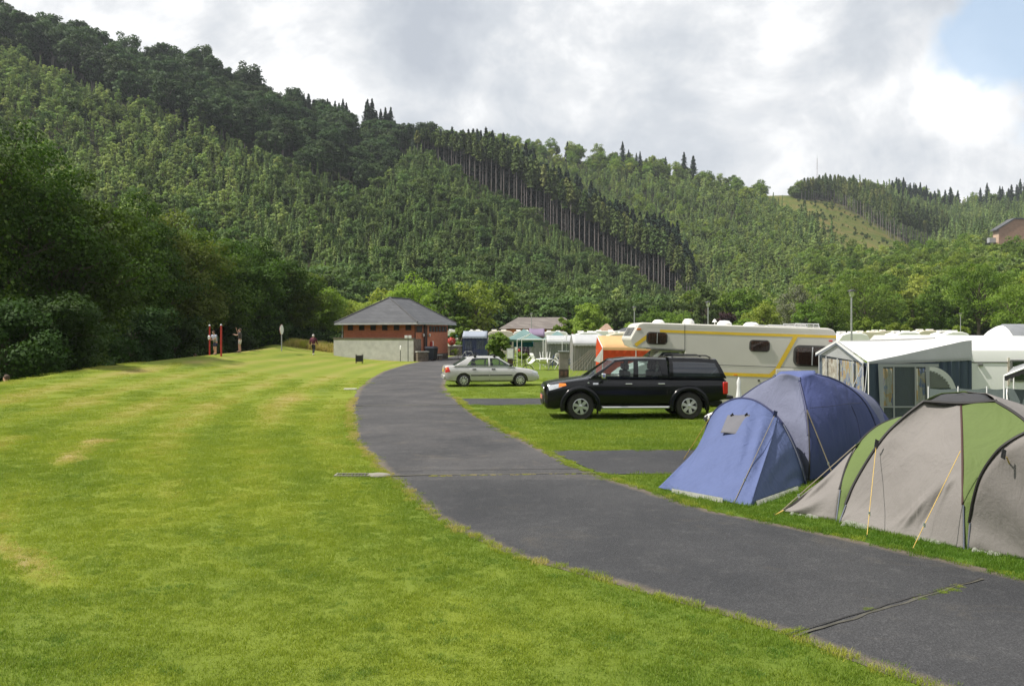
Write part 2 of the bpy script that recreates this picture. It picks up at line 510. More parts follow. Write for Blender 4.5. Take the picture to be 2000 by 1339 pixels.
def stub(name, label, pts_lo, pts_hi, z):
    rows = []
    n = 60
    for k in range(n + 1):
        t = k / n
        x0 = lerp(pts_lo[0][0], pts_lo[1][0], t); y0 = lerp(pts_lo[0][1], pts_lo[1][1], t)
        x1 = lerp(pts_hi[0][0], pts_hi[1][0], t); y1 = lerp(pts_hi[0][1], pts_hi[1][1], t)
        rows.append([(x0, y0 + edge_jit(x0, y0, 1, 2), z), (lerp(x0, x1, .5), lerp(y0, y1, .5), z + .006), (x1, y1 + edge_jit(x1, y1, 1, 5), z)])
    mb = MB(); mb.grid(rows)
    tag(mb.build(name, M_ASPH), label, kind='structure')
stub('pavement', 'asphalt parking strip behind the blue tent', ((1.55, 14.72), (14, 15.9)), ((.74, 17.75), (14, 18.3)), .011)
stub('pavement', 'asphalt parking strip in front of the silver car', ((-1.75, 28.9), (14, 29.6)), ((-2.1, 31.8), (14, 32.4)), .011)

# seams in the road: the concrete channel with its grate, and the two cracks
M_CONC = mat('weathered_concrete', (0.24, 0.225, 0.19), .9, var=.2, vscale=2.5, bump=.5, bscale=60, dirt=.5)
M_CONC_PALE = mat('pale_concrete', (0.42, 0.42, 0.39), .9, var=.15, vscale=2.0, bump=.4, bscale=40, dirt=.35)
M_IRON = mat('cast_iron', (0.10, 0.095, 0.09), .6, .6, var=.3, vscale=20)
M_BLACKHOLE = mat('drain_dark', (0.012, 0.012, 0.012), .9)
def strip(name, label, p0, p1, w, z, m, wob=.02, n=50, cat=None, kind='structure'):
    p0 = Vector(p0); p1 = Vector(p1); d = (p1 - p0).normalized(); q = Vector((-d.y, d.x, 0))
    rows = []
    for k in range(n + 1):
        c = p0.lerp(p1, k / n); j = wob * mnoise.noise(Vector((c.x * 3, c.y * 3, w * 50))); ww = w * (.75 + .5 * mnoise.noise(Vector((c.x * 5, c.y * 5, 4))))
        rows.append([tuple(c + q * (j - ww / 2) + Vector((0, 0, z))), tuple(c + q * (j + ww / 2) + Vector((0, 0, z)))])
    mb = MB(); mb.grid(rows)
    o = mb.build(name, m); tag(o, label, cat, kind=kind); return o
M_SEAM = mat('asphalt_seam', (0.028, 0.027, 0.027), .9, var=.4, vscale=8)
M_SEAM_DULL = mat('dusty_seam', (0.070, 0.066, 0.052), .9, var=.4, vscale=5, bump=.4)
M_SEAM_PALE = mat('worn_seam', (0.17, 0.155, 0.125), .9, var=.35, vscale=6, bump=.4)
strip('road_seam', 'cracked seam across the road at the right foreground', PG(1535, 1243), PG(1915, 1132), .024, .0245, M_SEAM, .035)
strip('road_seam', 'pale crumbled edge beside the foreground road seam', PG(1552, 1246), PG(1920, 1133), .04, .0215, M_SEAM_DULL, .04)
strip('road_seam', 'thin dark joint above the drain line across the road', PG(752, 922), PG(1170, 916), .03, .024, M_SEAM, .03)
strip('road_seam', 'worn drain channel crossing the road by the grate', PG(752, 930), PG(1165, 925), .12, .0215, M_SEAM_DULL, .05)
strip('road_seam', 'straw coloured seam across the road near the silver car', PG(688, 793), PG(905, 791), .22, .0215, M_SEAM_DULL, .05)
g0 = PG(655, 930); g1 = PG(722, 931)
gz = .02
gt = thing('drain_grate', 'iron slotted drain grate sunk in the lawn at the road edge', 'drain grate', (0, 0, 0))
mb = MB()
fx0, fx1, fy0, fy1 = g0.x, g1.x, g0.y - .13, g0.y + .13
mb.box(fx0, fx1, fy0, fy0 + .03, 0, gz + .02); mb.box(fx0, fx1, fy1 - .03, fy1, 0, gz + .02)
mb.box(fx0, fx0 + .03, fy0 + .03, fy1 - .03, 0, gz + .02); mb.box(fx1 - .03, fx1, fy0 + .03, fy1 - .03, 0, gz + .02)
mb.build('grate_frame', M_CONC, gt, smooth=False)
mb = MB(); k = 0
x = fx0 + .05
while x < fx1 - .05:
    mb.box(x, x + .022, fy0 + .03, fy1 - .03, 0.008, gz + .014); x += .055
mb.build('bar', M_IRON, gt, smooth=False)
mb = MB(); mb.box(fx0 + .03, fx1 - .03, fy0 + .03, fy1 - .03, .001, .006); mb.build('drain_pit', M_BLACKHOLE, gt, smooth=False)
mb = MB()
c = PG(740, 931); rows = []
for i in range(7):
    a = i / 6; rr = math.sin(a * math.pi / 2)
    rows.append([(c.x + .20 * rr * math.cos(t) * (1 + .12 * math.sin(3 * t)), c.y + .12 * rr * math.sin(t), .02 + .055 * math.cos(a * math.pi / 2)) for t in [j * math.pi / 9 for j in range(18)]])
mb.grid(rows, closed=True)
tag(mb.build('stone', M_CONC, None), 'pale concrete lump at the end of the drain grate', 'stone')
M_KERB = mat('kerb_stone', (.5, .48, .44), .85, bump=.4)
s0 = PG(672, 761); s1 = PG(697, 761)
mb = MB(); mb.obox((s0 + s1) / 2 + Vector((0, 0, .03)), (s1 - s0) / 2, (0, .09, 0), (0, 0, .035))
tag(bevel(mb.build('kerb_stone', M_KERB)), 'short pale edging stone in the lawn beside the road seam', 'kerb stone')


# ------------------------------------------------------------------ hills
# columns: photo azimuth (px at FPX) -> six places up the slope (depth, height on the photo); the first is the foot
HILL = {
 -500: [(95, None), (150, 440), (230, 230), (310, 50), (350, 0), (390, -40)],
 -200: [(98, None), (165, 460), (250, 240), (350, 60), (385, 30), (415, 0)],
 0:    [(105, None), (190, 480), (290, 270), (395, 105), (415, 85), (440, 66)],
 200:  [(110, None), (195, 500), (300, 330), (385, 195), (425, 158), (460, 132)],
 400:  [(118, None), (200, 530), (300, 390), (380, 268), (430, 213), (470, 172)],
 600:  [(125, None), (205, 560), (300, 450), (380, 352), (440, 275), (500, 243)],
 720:  [(132, None), (215, 580), (300, 490), (390, 395), (460, 318), (510, 268)],
 820:  [(140, None), (225, 590), (310, 490), (470, 303), (500, 296), (530, 288)],
 1000: [(150, None), (240, 605), (330, 530), (450, 395), (570, 345), (700, 296)],
 1100: [(160, None), (245, 620), (330, 565), (440, 457), (565, 400), (720, 308)],
 1200: [(170, None), (250, 635), (330, 597), (430, 520), (565, 440), (750, 322)],
 1300: [(178, None), (260, 640), (330, 620), (415, 572), (565, 470), (765, 338)],
 1350: [(180, None), (265, 643), (330, 630), (405, 605), (560, 490), (770, 345)],
 1480: [(190, None), (270, 640), (340, 600), (420, 550), (560, 480), (740, 382)],
 1540: [(190, None), (270, 640), (340, 600), (420, 550), (580, 460), (760, 380)],
 1600: [(190, None), (260, 640), (330, 600), (450, 530), (640, 430), (780, 386)],
 1750: [(180, None), (240, 625), (330, 560), (450, 510), (660, 474), (900, 382)],
 1820: [(180, None), (240, 620), (330, 555), (450, 515), (680, 495), (900, 396)],
 1900: [(172, None), (230, 610), (300, 560), (420, 510), (680, 470), (900, 405)],
 2050: [(165, None), (225, 600), (290, 550), (400, 500), (640, 450), (880, 395)],
 2500: [(150, None), (215, 580), (290, 520), (400, 450), (600, 380), (800, 330)],
}
HPX = sorted(HILL)
def hill_pt(px, r):
    """ground point of the hills at azimuth px, r rows up"""
    px = max(HPX[0], min(HPX[-1], px))
    i = max(k for k in range(len(HPX) - 1) if HPX[k] <= px)
    t = (px - HPX[i]) / (HPX[i + 1] - HPX[i])
    ts = t
    def cp(pxc, j):
        Y, py = HILL[pxc][j]
        if py is None:
            z = -4.6 if pxc < 650 else (-2.5 if pxc < 750 else -.6)
        else: z = CAM_Z + (650 - py) / FPX * Y
        return Y, z
    j = min(4, int(r)); s = r - j
    Ya, za = cp(HPX[i], j); Yb, zb = cp(HPX[i], j + 1); Yc, zc = cp(HPX[i + 1], j); Yd, zd = cp(HPX[i + 1], j + 1)
    Y = lerp(lerp(Ya, Yb, s), lerp(Yc, Yd, s), ts); z = lerp(lerp(za, zb, s), lerp(zc, zd, s), ts)
    if r > 5: Y += (r - 5) * 160; z -= (r - 5) * 40
    X = (px - 1000) / FPX * Y
    z += (1.2 * mnoise.noise(Vector((X * .02, Y * .02, 0))) + .4 * mnoise.noise(Vector((X * .08, Y * .08, 2)))) * min(1, r)
    return Vector((X, Y, z))

M_HILL = None
def hill_mat():
    m = bpy.data.materials.new('hill_ground'); m.use_nodes = True
    N = NT(m.node_tree); b = m.node_tree.nodes['Principled BSDF']
    geo = N.node('ShaderNodeNewGeometry'); pos = geo.outputs['Position']
    n = N.noise(pos, 0.06, 8, 0.7, 0.5); n2 = N.noise(pos, 0.5, 6, 0.7)
    c = N.ramp(N.math('MULTIPLY_ADD', n2, 0.5, N.math('MULTIPLY', n, 0.6)), [(0.35, (0.045, 0.075, 0.016)), (0.52, (0.085, 0.11, 0.022)), (0.62, (0.15, 0.125, 0.042)), (0.75, (0.17, 0.105, 0.055))])
    at = N.node('ShaderNodeAttribute', attribute_name='open_ground'); c = N.mix(at.outputs['Fac'], N.ramp(n2, [(.35, (.018, .026, .009)), (.7, (.050, .050, .022))]), c)
    N.link(c, b.inputs['Base Color']); b.inputs['Roughness'].default_value = .95; b.inputs['Specular IOR Level'].default_value = .1
    bp = N.node('ShaderNodeBump', inp={'Strength': .9, 'Distance': .6}); N.link(n2, bp.inputs['Height']); N.link(bp.outputs[0], b.inputs['Normal'])
    return m
M_HILL = hill_mat()
def in_poly(x, y, poly):
    c = False; n = len(poly)
    for i in range(n):
        x0, y0 = poly[i]; x1, y1 = poly[(i + 1) % n]
        if (y0 > y) != (y1 > y) and x < (x1 - x0) * (y - y0) / (y1 - y0) + x0: c = not c
    return c
CLEAR = [(1478, 366), (1572, 372), (1640, 398), (1700, 432), (1760, 466), (1822, 497), (1812, 520), (1700, 520), (1655, 505), (1618, 480), (1580, 452), (1532, 418), (1492, 396)]
def build_hills():
    rows = []
    for r in list(np.arange(0, 5.01, .06)) + [5.2, 5.6, 6.0]:
        rows.append([tuple(hill_pt(px, r)) if r <= 5 else tuple(hill_pt(px, 5) + Vector((0, (r - 5) * 160, -(r - 5) * 45))) for px in range(-500, 2501, 12)])
    mb = MB(); mb.grid(rows)
    o = mb.build('hills', M_HILL); at = o.data.attributes.new('open_ground', 'FLOAT', 'POINT')
    at.data.foreach_set('value', [1.0 if in_poly(1000 + v.co.x / v.co.y * FPX, 650 - (v.co.z - CAM_Z) / v.co.y * FPX, CLEAR) else 0.0 for v in o.data.vertices])
    tag(o, 'steep wooded valley sides behind the campsite', kind='structure')
build_hills()
M_WATER = mat('river_water', (.02, .03, .02), .12, var=.2)
mb = MB(); mb.poly([(-34, -20, -3.9), (-26, -20, -3.9), (-27.0, 150, -3.9), (-40, 150, -3.9)])
tag(mb.build('river_water', M_WATER), 'dark narrow river behind the lawn bank', kind='structure')

def added_back_slope():
    """unseen wooded slope added behind the camera to darken reflections and sky fill"""
    rows = []
    for r, (Y, z) in enumerate([(-70, -.5), (-110, 8), (-170, 42), (-240, 82), (-330, 118), (-420, 140), (-600, 120)]):
        rows.append([(x, Y - .0002 * x * x + 14 * mnoise.noise(Vector((x * .01, r, 3))), z + (6 * mnoise.noise(Vector((x * .012, r * 2, 9))) if r else 0)) for x in range(-700, 701, 20)])
    mb = MB(); mb.grid(rows)
    m = bpy.data.materials.new('added_slope_wood'); m.use_nodes = True; N = NT(m.node_tree); b = m.node_tree.nodes['Principled BSDF']; geo = N.node('ShaderNodeNewGeometry'); v = N.node('ShaderNodeTexVoronoi', inp={'Vector': geo.outputs['Position'], 'Scale': .14})
    N.link(N.ramp(v.outputs['Distance'], [(.1, (.05, .08, .025)), (.8, (.012, .022, .008))]), b.inputs['Base Color']); b.inputs['Roughness'].default_value = 1.0
    bp = N.node('ShaderNodeBump', inp={'Strength': 1.0, 'Distance': 3.0}); N.link(v.outputs['Distance'], bp.inputs['Height']); N.link(bp.outputs[0], b.inputs['Normal'])
    tag(mb.build('hills', m), 'unseen wooded slope added behind the camera for dark reflections', kind='structure')
added_back_slope()
# ------------------------------------------------------------------ plants
def quads_mesh(name, groups):
    """groups: list of (verts array (n,4,3), material[, soft normals (n,3)]); one mesh"""
    me = bpy.data.meshes.new(name)
    allv = np.concatenate([g[0].reshape(-1, 3) for g in groups]).astype('f')
    nv = len(allv); nf = nv // 4
    me.vertices.add(nv); me.vertices.foreach_set('co', allv.ravel())
    me.loops.add(nv); me.loops.foreach_set('vertex_index', np.arange(nv, dtype='i'))
    me.polygons.add(nf); me.polygons.foreach_set('loop_start', np.arange(nf, dtype='i') * 4)
    mi = np.concatenate([np.full(len(g[0]), i, 'i') for i, g in enumerate(groups)])
    for g in groups: me.materials.append(g[1])
    me.polygons.foreach_set('material_index', mi)
    me.update(calc_edges=True)
    if any(len(g) > 2 for g in groups):
        me.polygons.foreach_set('use_smooth', [True] * nf)
        ns = []
        for g in groups:
            if len(g) > 2: ns.append(np.repeat(g[2], 4, axis=0))
            else:
                q = g[0]; n = np.cross(q[:, 1] - q[:, 0], q[:, 3] - q[:, 0]); n /= np.linalg.norm(n, axis=1)[:, None] + 1e-9
                ns.append(np.repeat(n, 4, axis=0))
        me.normals_split_custom_set(np.concatenate(ns).astype('f'))
    return me

def cards(rng, c, nrm, size, aspect=1.0, soft=.75):
    """quads at c facing roughly nrm, with soft normals that follow the clump"""
    n = len(c)
    base = nrm / (np.linalg.norm(nrm, axis=1)[:, None] + 1e-9)
    nj = base + rng.normal(0, .5, (n, 3)); nj /= np.linalg.norm(nj, axis=1)[:, None] + 1e-9
    a = np.cross(nj, rng.normal(0, 1, (n, 3))); a /= np.linalg.norm(a, axis=1)[:, None] + 1e-9
    b = np.cross(nj, a)
    s = size * rng.uniform(.55, 1.35, n)
    a *= (s * .5)[:, None]; b *= (s * .5 * aspect)[:, None]
    q = np.stack([c - a - b * .55, c + a * .7 - b, c + a + b * .6, c - a * .6 + b], 1)
    sn = base * soft + nj * (1 - soft); sn /= np.linalg.norm(sn, axis=1)[:, None] + 1e-9
    return q, sn

def sphere_dirs(rng, n):
    v = rng.normal(0, 1, (n, 3)); return v / np.linalg.norm(v, axis=1)[:, None]

def tube_quads(path, rs, n=6):
    mb = MB(); mb.tube(path, rs, n, caps=False)
    v = np.array(mb.v); return v[np.array(mb.f)]

def limb_path(rng, p0, p1, k=4, wob=.06):
    p0 = np.array(p0); p1 = np.array(p1); L = np.linalg.norm(p1 - p0); out = []
    for i in range(k + 1):
        t = i / k; p = p0 + (p1 - p0) * t; p[2] += L * .12 * math.sin(t * math.pi)
        if 0 < i < k: p = p + rng.normal(0, wob * L, 3)
        out.append(tuple(p))
    return out

def broadleaf(seed, H, R, leaf, nclump=46, per=60, low=.22, mats=None, name='tree_mesh', split=False, squash=1.0, cl=(.20, .34)):
    rng = np.random.default_rng(seed)
    cz = H * (low + 1) / 2; rz = H * (1 - low) / 2
    d = sphere_dirs(rng, nclump)
    rad = rng.uniform(.35, .92, nclump) ** .7
    # lopsided envelope
    lop = 1 + .22 * np.sin(3 * np.arctan2(d[:, 1], d[:, 0]) + seed) + .12 * rng.normal(0, 1, nclump)
    taper = np.where(d[:, 2] > 0, 1.0, 1.0 - .25 * -d[:, 2])
    cc = np.stack([d[:, 0] * R * rad * lop * taper, d[:, 1] * R * rad * lop * taper, cz + d[:, 2] * rz * rad * .95], 1)
    cr = rng.uniform(*cl, nclump) * R * 1.25
    cs, ns = [], []
    for k in range(nclump):
        u = sphere_dirs(rng, per)
        u[:, 2] = np.abs(u[:, 2]) * np.sign(rng.uniform(-.35, 1, per))
        rr = cr[k] * rng.uniform(.55, 1.12, per)[:, None]
        p = cc[k] + u * rr * np.array([1, 1, .75 * squash])
        cs.append(p); ns.append(u * .8 + np.array([0, 0, .35]))
    c = np.concatenate(cs); nn = np.concatenate(ns)
    keep = c[:, 2] > H * .02
    leaves, sn = cards(rng, c[keep], nn[keep], leaf)
    tr = [tube_quads([(0, 0, -.3), (0.02 * H * rng.normal(0, .3), 0, H * .3), (0, 0.01 * H, H * .62)], [H * .022, H * .016, H * .007])]
    for k in range(0, nclump, 2):
        if cc[k][2] < H * .25: continue
        st = (0, 0, min(H * .55, cc[k][2] * rng.uniform(.45, .75)))
        tr.append(tube_quads(limb_path(rng, st, cc[k]), [H * .008, H * .006, H * .004, H * .003, H * .0015], 4))
    tr = np.concatenate(tr)
    if split: return quads_mesh(name + '_trunk', [(tr, mats[1])]), quads_mesh(name + '_crown', [(leaves, mats[0], sn)])
    return quads_mesh(name, [(leaves, mats[0], sn), (tr, mats[1])])

def conifer(seed, H, R, leaf, bare=0.0, mats=None, name='conifer_mesh', split=False, layers=26, nb=9, openn=.75, droop=.35, cards_per=4, dead=0):
    rng = np.random.default_rng(seed)
    c, nn = [], []
    z0 = H * bare + .1
    for L in range(layers):
        t = (L + rng.uniform(0, .6)) / layers
        z = lerp(z0, H * .985, t)
        r = R * (1 - t) ** openn * rng.uniform(.75, 1.15) * (1.0 if t > .12 else .8) + .12
        for b in range(max(3, int(nb * (1 - t * .5)))):
            az = rng.uniform(0, 2 * math.pi); rl = r * rng.uniform(.6, 1.1)
            for k in range(cards_per):
                q = (k + .6) / cards_per
                c.append((rl * q * math.cos(az), rl * q * math.sin(az), z - droop * rl * q * q + rng.normal(0, .05 * R)))
                nn.append((math.cos(az) * .6, math.sin(az) * .6, .7))
    leaves, sn = cards(rng, np.array(c), np.array(nn), leaf, 1.0, .6)
    tr = [tube_quads([(0, 0, -.5), (0, 0, H * .5), (0, 0, H * .97)], [max(.09, H * .0085), max(.06, H * .0062), .03], 6)]
    for k in range(dead):
        z = rng.uniform(.25, bare) * H; az = rng.uniform(0, 6.28); l = rng.uniform(.5, 1.4)
        tr.append(tube_quads([(0, 0, z), (l * math.cos(az), l * math.sin(az), z - .2 * l)], [.04, .015], 3))
    tr = np.concatenate(tr)
    if split: return quads_mesh(name + '_trunk', [(tr, mats[1])]), quads_mesh(name + '_crown', [(leaves, mats[0], sn)])
    return quads_mesh(name, [(leaves, mats[0], sn), (tr, mats[1])])

M_BARK = mat('bark', (.075, .06, .045), .95, var=.35, vscale=3, bump=.6, bscale=8)
M_BARK_PALE = mat('spruce_bark', (.21, .185, .17), .95, var=.3, vscale=.5, bump=.4, bscale=6)
M_ALDER = foliage_mat('alder_leaves', (.032, .070, .010), (.090, .150, .020), (.08, .09, .02), trans=.32)
M_ALDER_D = foliage_mat('bush_leaves', (.016, .038, .008), (.042, .078, .014), trans=.25, rnd=.2)
M_BEECH = foliage_mat('beech_leaves', (.026, .054, .020), (.058, .096, .032), trans=.25, rnd=.35)
M_SPRUCE = foliage_mat('spruce_needles', (.038, .072, .020), (.125, .170, .045), (.15, .15, .05), trans=.15, rnd=.35)
M_LIME = foliage_mat('lime_leaves', (.170, .245, .030), (.300, .380, .060), trans=.4, rnd=.1)
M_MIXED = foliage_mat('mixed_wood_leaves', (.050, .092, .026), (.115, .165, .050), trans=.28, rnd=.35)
M_SPRUCE_D = foliage_mat('dark_spruce_needles', (.014, .030, .018), (.026, .048, .022), trans=.1, rnd=.25)
M_YOUNG = foliage_mat('young_tree_leaves', (.150, .225, .068), (.275, .345, .120), (.29, .33, .13), trans=.36, rnd=.26)
M_YOUNG2 = foliage_mat('young_fir_needles', (.090, .150, .052), (.180, .245, .085), (.20, .26, .09), trans=.26, rnd=.28)
M_BRIGHT = foliage_mat('fresh_leaves', (.105, .170, .022), (.200, .265, .045), trans=.4, rnd=.2)
M_GREEN = foliage_mat('mid_green_leaves', (.070, .132, .016), (.170, .235, .036), (.21, .24, .05), trans=.36, rnd=.38)
M_WILLOW = foliage_mat('pale_willow_leaves', (.17, .20, .12), (.30, .32, .22), trans=.3)
M_PURPLE = foliage_mat('purple_leaves', (.035, .018, .024), (.070, .038, .045), trans=.2)

def hero_tree(name, label, cat, loc, H, R, seed, leaf, mats, group=None, **kw):
    t = thing(name, label, cat, loc, 0, group)
    tm, cm = broadleaf(seed, H, R, leaf, mats=mats, split=True, name=name, **kw)
    for nm, me in (('trunk', tm), ('crown', cm)):
        o = bpy.data.objects.new(nm, me); COL.objects.link(o); o.parent = t
    return t

# the dark row of alders behind the bank ---------------------------------------
rs = random.Random(4)
alders = [  # azimuth px, top py, depth, crown half-width m, label
 (-190, 200, 40, 4.6, 'tall dark tree cut by the left edge of the picture, upper crown'),
 (-60, 205, 44, 4.8, 'tallest dark riverside tree at the far left, crown reaching highest'),
 (55, 270, 47, 4.3, 'dark green riverside tree, second highest crown from the left edge'),
 (128, 330, 50, 4.0, 'dark riverside tree rising just left of the brownish one'),
 (205, 372, 53, 3.6, 'dark riverside tree above and behind the big low bush'),
 (262, 375, 57, 3.3, 'brownish-green riverside tree with a ragged pointed top'),
 (325, 408, 62, 3.6, 'dark riverside tree right of the ragged brownish one'),
 (392, 432, 68, 3.6, 'rounded dark riverside tree above the red posts'),
 (452, 462, 74, 3.6, 'dark riverside tree above the person in the white shorts'),
 (505, 470, 82, 3.9, 'dark riverside tree left of the white round sign'),
 (562, 512, 99, 4.2, 'mid green riverside tree above the white round sign'),
 (612, 548, 108, 4.4, 'lighter riverside tree above the person in the maroon top'),
 (655, 578, 118, 4.4, 'low riverside tree left of the toilet block roof'),
 (700, 585, 125, 4.6, 'low riverside tree just behind the left end of the slate roof'),
]
for i, (px, py, Y, R, lab) in enumerate(alders):
    if 180 < px < 540: Y *= 1.15; R *= 1.15
    top = P(px, py, Y); zb = max(-4.0, ground_z(top.x, Y)) if Y < 110 else -2.5
    H = top.z - zb
    mats = (M_ALDER if i not in (5, 10, 11, 12, 13) else (M_GREEN if i != 5 else M_ALDER), M_BARK)
    hero_tree('riverside_tree', lab, 'tree', (top.x, Y, zb), H * 1.02, R * (1.12 if i < 10 else 1.0), 100 + i, .09 + Y * .0011, mats, group='dark trees along the river',
              nclump=120, per=250, low=.01, cl=(.15, .27))
for (px, py, Y, R, lab) in [(112, 545, 38.5, 2.25, 'big low rounded bush leaning over the lawn edge at left'), (10, 590, 36, 2.6, 'low dark bush at the left edge above the seated head'),
                            (265, 590, 50, 2.6, 'low dark bush in the middle of the river bank'), (340, 610, 58, 2.6, 'low dark bush left of the red posts'),
                            (440, 622, 68, 2.4, 'low dark bush behind the red posts'), (520, 628, 78, 2.6, 'low bush left of the white round sign'), (585, 640, 99, 2.8, 'low bush right of the white round sign'),
                            (640, 648, 106, 2.6, 'low bush at the field edge left of the concrete wall')]:
    if 200 < px < 560: Y *= 1.15; R *= 1.1
    top = P(px, py, Y); zb = ground_z(top.x, Y) - .2
    hero_tree('riverside_bush', lab, 'bush', (top.x, Y, zb), top.z - zb, R, 300 + px, .06 + Y * .0011, (M_ALDER_D, M_BARK), group='bushes on the river bank', nclump=64, per=300, low=-.05, cl=(.2, .3))

# trees standing about the campsite ----------------------------------------------
site_trees = [
 ('lime_tree', 'bright yellow-green rounded tree behind the slate roof', 'tree', 805, 530, 128, 3.6, M_LIME, .32, 0),
 ('young_tree', 'small bright conical tree right of the toilet block', 'tree', 903, 607, 96, .95, M_BRIGHT, .24, 0),
 ('poplar', 'narrow light green tree behind the long hall roof', 'tree', 1040, 574, 165, 1.7, M_BRIGHT, .35, 0),
 ('round_tree', 'small round green tree in front of the hall roof', 'tree', 1098, 610, 112, 1.35, M_BRIGHT, .26, 0),
 ('ash_tree', 'loose pale green tree right of the hall roof', 'tree', 1147, 590, 132, 2.7, M_GREEN, .30, 0),
 ('young_tree', 'low pale sapling below the loose tree beside the hall', 'tree', 1147, 622, 122, 1.2, M_BRIGHT, .26, 0),
 ('poplar', 'tall narrow dark tree between the middle lamp posts', 'tree', 1378, 545, 190, 3.1, M_SPRUCE, .40, 0),
 ('copper_beech', 'dark purple-leaved tree above the white motorhome roof', 'tree', 1417, 603, 170, 2.5, M_PURPLE, .34, 0),
 ('yellow_shrub', 'yellow-green shrub behind the motorhome roof vents', 'shrub', 1452, 620, 150, 2.0, M_BRIGHT, .32, 0),
 ('round_tree', 'mid green tree above the middle of the motorhome', 'tree', 1490, 588, 165, 3.6, M_GREEN, .34, 0),
 ('willow_tree', 'whitish silver-leaved tree above the rear of the motorhome', 'tree', 1566, 551, 185, 4.4, M_WILLOW, .38, 0),
 ('round_tree', 'dull green tree in front of the silver-leaved one', 'tree', 1580, 582, 160, 3.0, M_GREEN, .34, 0),
 ('walnut_tree', 'large broad sunlit tree behind the tall lamp post', 'tree', 1690, 520, 185, 7.6, M_GREEN, .42, 0),
 ('round_tree', 'bright low tree at the right foot of the large broad tree', 'tree', 1620, 566, 165, 3.4, M_GREEN, .34, 0),
 ('shrub', 'round green shrub just right of the tall lamp post', 'shrub', 1686, 617, 128, 1.9, M_GREEN, .28, 0),
 ('shrub', 'small bright shrub right of the round shrub by the lamp post', 'shrub', 1716, 628, 120, 1.2, M_BRIGHT, .26, 0),
 ('shrub', 'spiky light shrub above the white awning ridge', 'shrub', 1755, 628, 120, 1.9, M_BRIGHT, .26, 0),
 ('poplar', 'slim upright birch with pale trunk right of the spiky shrub', 'tree', 1785, 575, 140, 1.9, M_GREEN, .30, 0),
 ('birch', 'grey-green drooping tree left of the small right-hand lamp', 'tree', 1826, 560, 150, 3.0, M_GREEN, .32, 0),
 ('walnut_tree', 'tall tree with bare forked trunk behind the small right-hand lamp', 'tree', 1912, 512, 158, 5.6, M_GREEN, .36, .30),
 ('shrub', 'bright bush at the foot of the small right-hand lamp', 'shrub', 1868, 632, 118, 1.6, M_BRIGHT, .26, 0),
 ('maple', 'bright sunlit tree at the right edge below the brick house', 'tree', 1985, 545, 140, 4.4, M_BRIGHT, .34, 0),
 ('maple', 'green tree cut by the right edge of the picture', 'tree', 2070, 500, 150, 5.5, M_GREEN, .34, 0),
 ('shrub', 'low shrub right of the purple-leaved tree', 'shrub', 1436, 632, 140, 1.3, M_GREEN, .28, 0),
 ('shrub', 'low shrub left of the motorhome roof front', 'shrub', 1228, 630, 135, 2.2, M_GREEN, .28, 0),
 ('shrub', 'low dark shrub behind the orange trailer tent', 'shrub', 1180, 632, 140, 2.0, M_GREEN, .28, 0),
 ('round_tree', 'dark low tree behind the front of the motorhome roof', 'tree', 1285, 598, 175, 4.0, M_GREEN, .34, 0),
 ('round_tree', 'yellowish low tree behind the middle of the motorhome roof', 'tree', 1330, 608, 160, 3.0, M_GREEN, .32, 0),
]
for i, (nm, lab, cat, px, py, Y, R, m, leaf, low) in enumerate(site_trees):
    top = P(px, py, Y)
    hero_tree(nm, lab, cat, (top.x, Y, -.1), top.z + .1, R * 1.05, 500 + i, leaf * .66, (m, M_BARK), nclump=64 if R > 2.5 else 38, per=120, low=low if low else .03, cl=(.17, .29))

# ------------------------------------------------------------------ the wooded hills
random.seed(7); rng = np.random.default_rng(7)
def proj(p): return (1000 + p.x / p.y * FPX, 650 - (p.z - CAM_Z) / p.y * FPX)

P_YOUNG = [broadleaf(800 + i, h, r, .27, nclump=26, per=34, low=.02, mats=(M_YOUNG, M_BARK), name='young_broadleaf', cl=(.20, .36)) for i, (h, r) in enumerate([(7.4, 1.2), (6.4, 1.35), (8.4, 1.2), (5.6, 1.4)])]
P_YFIR = [conifer(830 + i, h, r, .34, mats=(M_YOUNG2, M_BARK), name='young_fir', layers=24, nb=11, cards_per=3) for i, (h, r) in enumerate([(8, 1.55), (9.4, 1.6), (7, 1.5)])]
P_BEECH = [broadleaf(850 + i, h, r, .62, nclump=44, per=66, low=.20, mats=(M_BEECH, M_BARK_PALE), name='beech', cl=(.20, .32)) for i, (h, r) in enumerate([(17, 5.6), (15, 4.8), (19, 6.0), (14, 5.0), (16, 4.4)])]
P_SPR = [conifer(870 + i, h, r, .8, bare=bf, mats=(M_SPRUCE, M_BARK_PALE), name='tall_spruce', split=True, layers=28, nb=13, openn=.45, cards_per=4, dead=10) for i, (h, r, bf) in enumerate([(29, 3.1, .57), (31, 2.9, .63), (28, 3.3, .55), (30, 2.8, .65), (27, 3.0, .59)])]
P_SPRF = [conifer(890 + i, h, r, .8, bare=.08, mats=(M_SPRUCE_D, M_BARK), name='dark_spruce', layers=28, nb=15, openn=.72, cards_per=4) for i, (h, r) in enumerate([(18, 4.4), (20, 5.0), (15, 4.4)])]
P_BROAD = [broadleaf(910 + i, h, r, .46, nclump=44, per=64, low=.04, mats=(M_GREEN, M_BARK), name='broadleaf', cl=(.20, .32)) for i, (h, r) in enumerate([(11, 4.4), (13, 4.8), (9.5, 4.2), (12, 4.0)])]
P_BROADD = [broadleaf(930 + i, h, r, .50, nclump=34, per=60, low=.04, mats=(M_MIXED, M_BARK), name='dark_broadleaf', cl=(.20, .32)) for i, (h, r) in enumerate([(9, 3.8), (11, 4.2), (8, 3.4)])]

